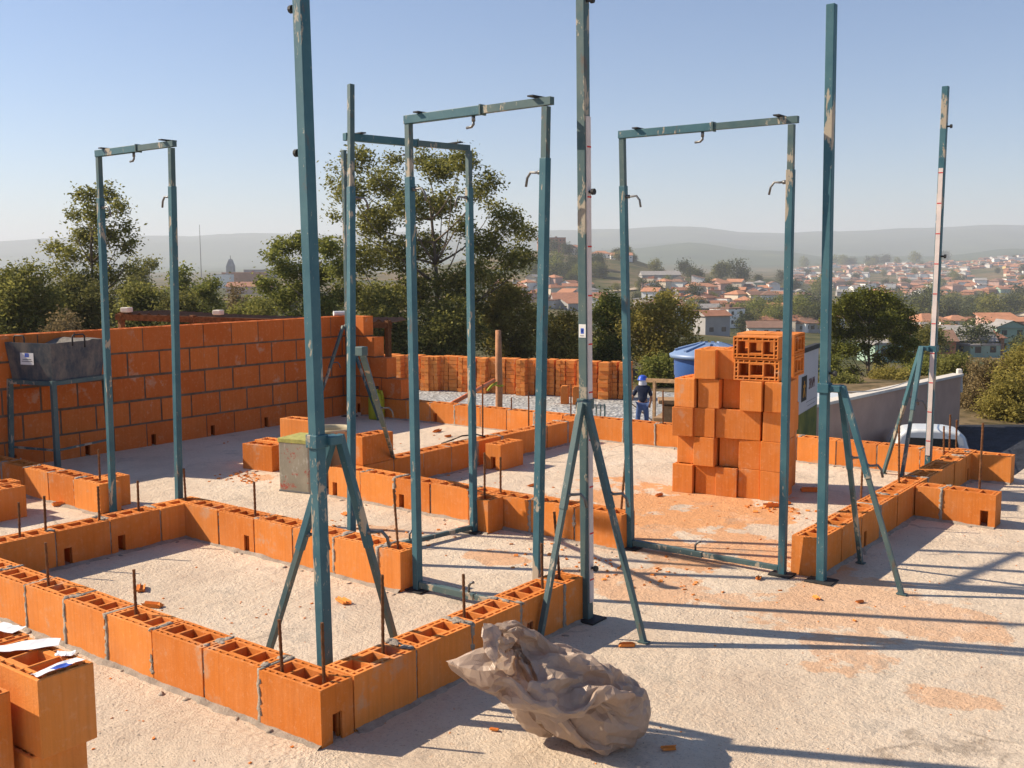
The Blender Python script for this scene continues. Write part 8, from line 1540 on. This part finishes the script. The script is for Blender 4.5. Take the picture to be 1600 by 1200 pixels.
def far_tree(u, d, k, s, zone):
    p = hz(u, d); root = empty('tree', p, 'hazy %s tree %s' % (['dark', 'olive', 'dark', 'green', 'dark'][k], zone), 'tree', '%s trees %s' % (['dark', 'olive', 'dark', 'green', 'dark'][k], zone), rz=hr.uniform(0, 6)); root.scale = (s, s, s*hr.uniform(.85, 1.2))
    for me in FT[k]: o = bpy.data.objects.new(me.name.split('.')[0], me); col.objects.link(o); o.parent = root
for _ in range(60): far_tree(hr.uniform(1000, 1270), hr.uniform(280, 640), hr.randrange(5), hr.uniform(.45, 1.0), 'among the houses of the near slope')
for _ in range(24): far_tree(hr.uniform(1180, 1290), hr.uniform(330, 420), hr.randrange(5), hr.uniform(.7, 1.2), 'in the dark grove left of the araucaria')
for _ in range(40): far_tree(hr.uniform(1395, 1620), hr.uniform(420, 760), hr.randrange(5), hr.uniform(.9, 1.8), 'in the wooded valley at the right')
for _ in range(16): far_tree(hr.uniform(1420, 1640), hr.uniform(150, 380), hr.randrange(5), hr.uniform(.4, .8), 'among the lower right houses')
for _ in range(26): far_tree(hr.uniform(830, 940), hr.uniform(640, 740), hr.randrange(5), hr.uniform(.9, 1.5), 'on the wooded flank of the grassy hill')
for _ in range(14): far_tree(hr.uniform(850, 1000), hr.uniform(840, 940), hr.randrange(5), hr.uniform(.8, 1.3), 'on the hilltop')
for _ in range(16): far_tree(hr.uniform(1020, 1300), hr.uniform(700, 900), hr.randrange(5), hr.uniform(.9, 1.9), 'on the ridge behind the near slope')
for _ in range(30): far_tree(hr.uniform(1240, 1640), hr.uniform(900, 2100), hr.randrange(5), hr.uniform(1.0, 1.9), 'scattered in the hillside town')
for _ in range(16): far_tree(hr.uniform(1240, 1480), hr.uniform(2050, 2300), hr.randrange(5), hr.uniform(1.8, 3.4), 'along the crest behind the hillside town')
for _ in range(26): far_tree(hr.uniform(-40, 560), hr.uniform(110, 420), hr.randrange(5), hr.uniform(.6, 1.1), 'in the left valley')
for _ in range(16): far_tree(hr.uniform(740, 1010), hr.uniform(300, 620), hr.randrange(5), hr.uniform(.5, .9), 'among the houses at the hill foot')

# ------------------------------------------------------------------ haze
def haze():
    m = bpy.data.materials.new('haze'); m.use_nodes = True; t = m.node_tree; t.nodes.remove(t.nodes['Principled BSDF'])
    v = t.nodes.new('ShaderNodeVolumePrincipled'); v.inputs['Color'].default_value = (.84, .88, .97, 1); v.inputs['Density'].default_value = HAZE; v.inputs['Anisotropy'].default_value = .12
    t.links.new(v.outputs[0], t.nodes['Material Output'].inputs['Volume'])
    mb = MB(); c = Vector((CX, CY, 0))+F2*4100; mb.box((c.x, c.y, 92), (17500, 9400, 350), rz=FA)
    o = mb.build('haze', m); o['kind'] = 'stuff'; o['label'] = 'pale haze hanging over the valley'; o['category'] = 'haze'; o.display_type = 'WIRE'
HAZE = .00021
haze()
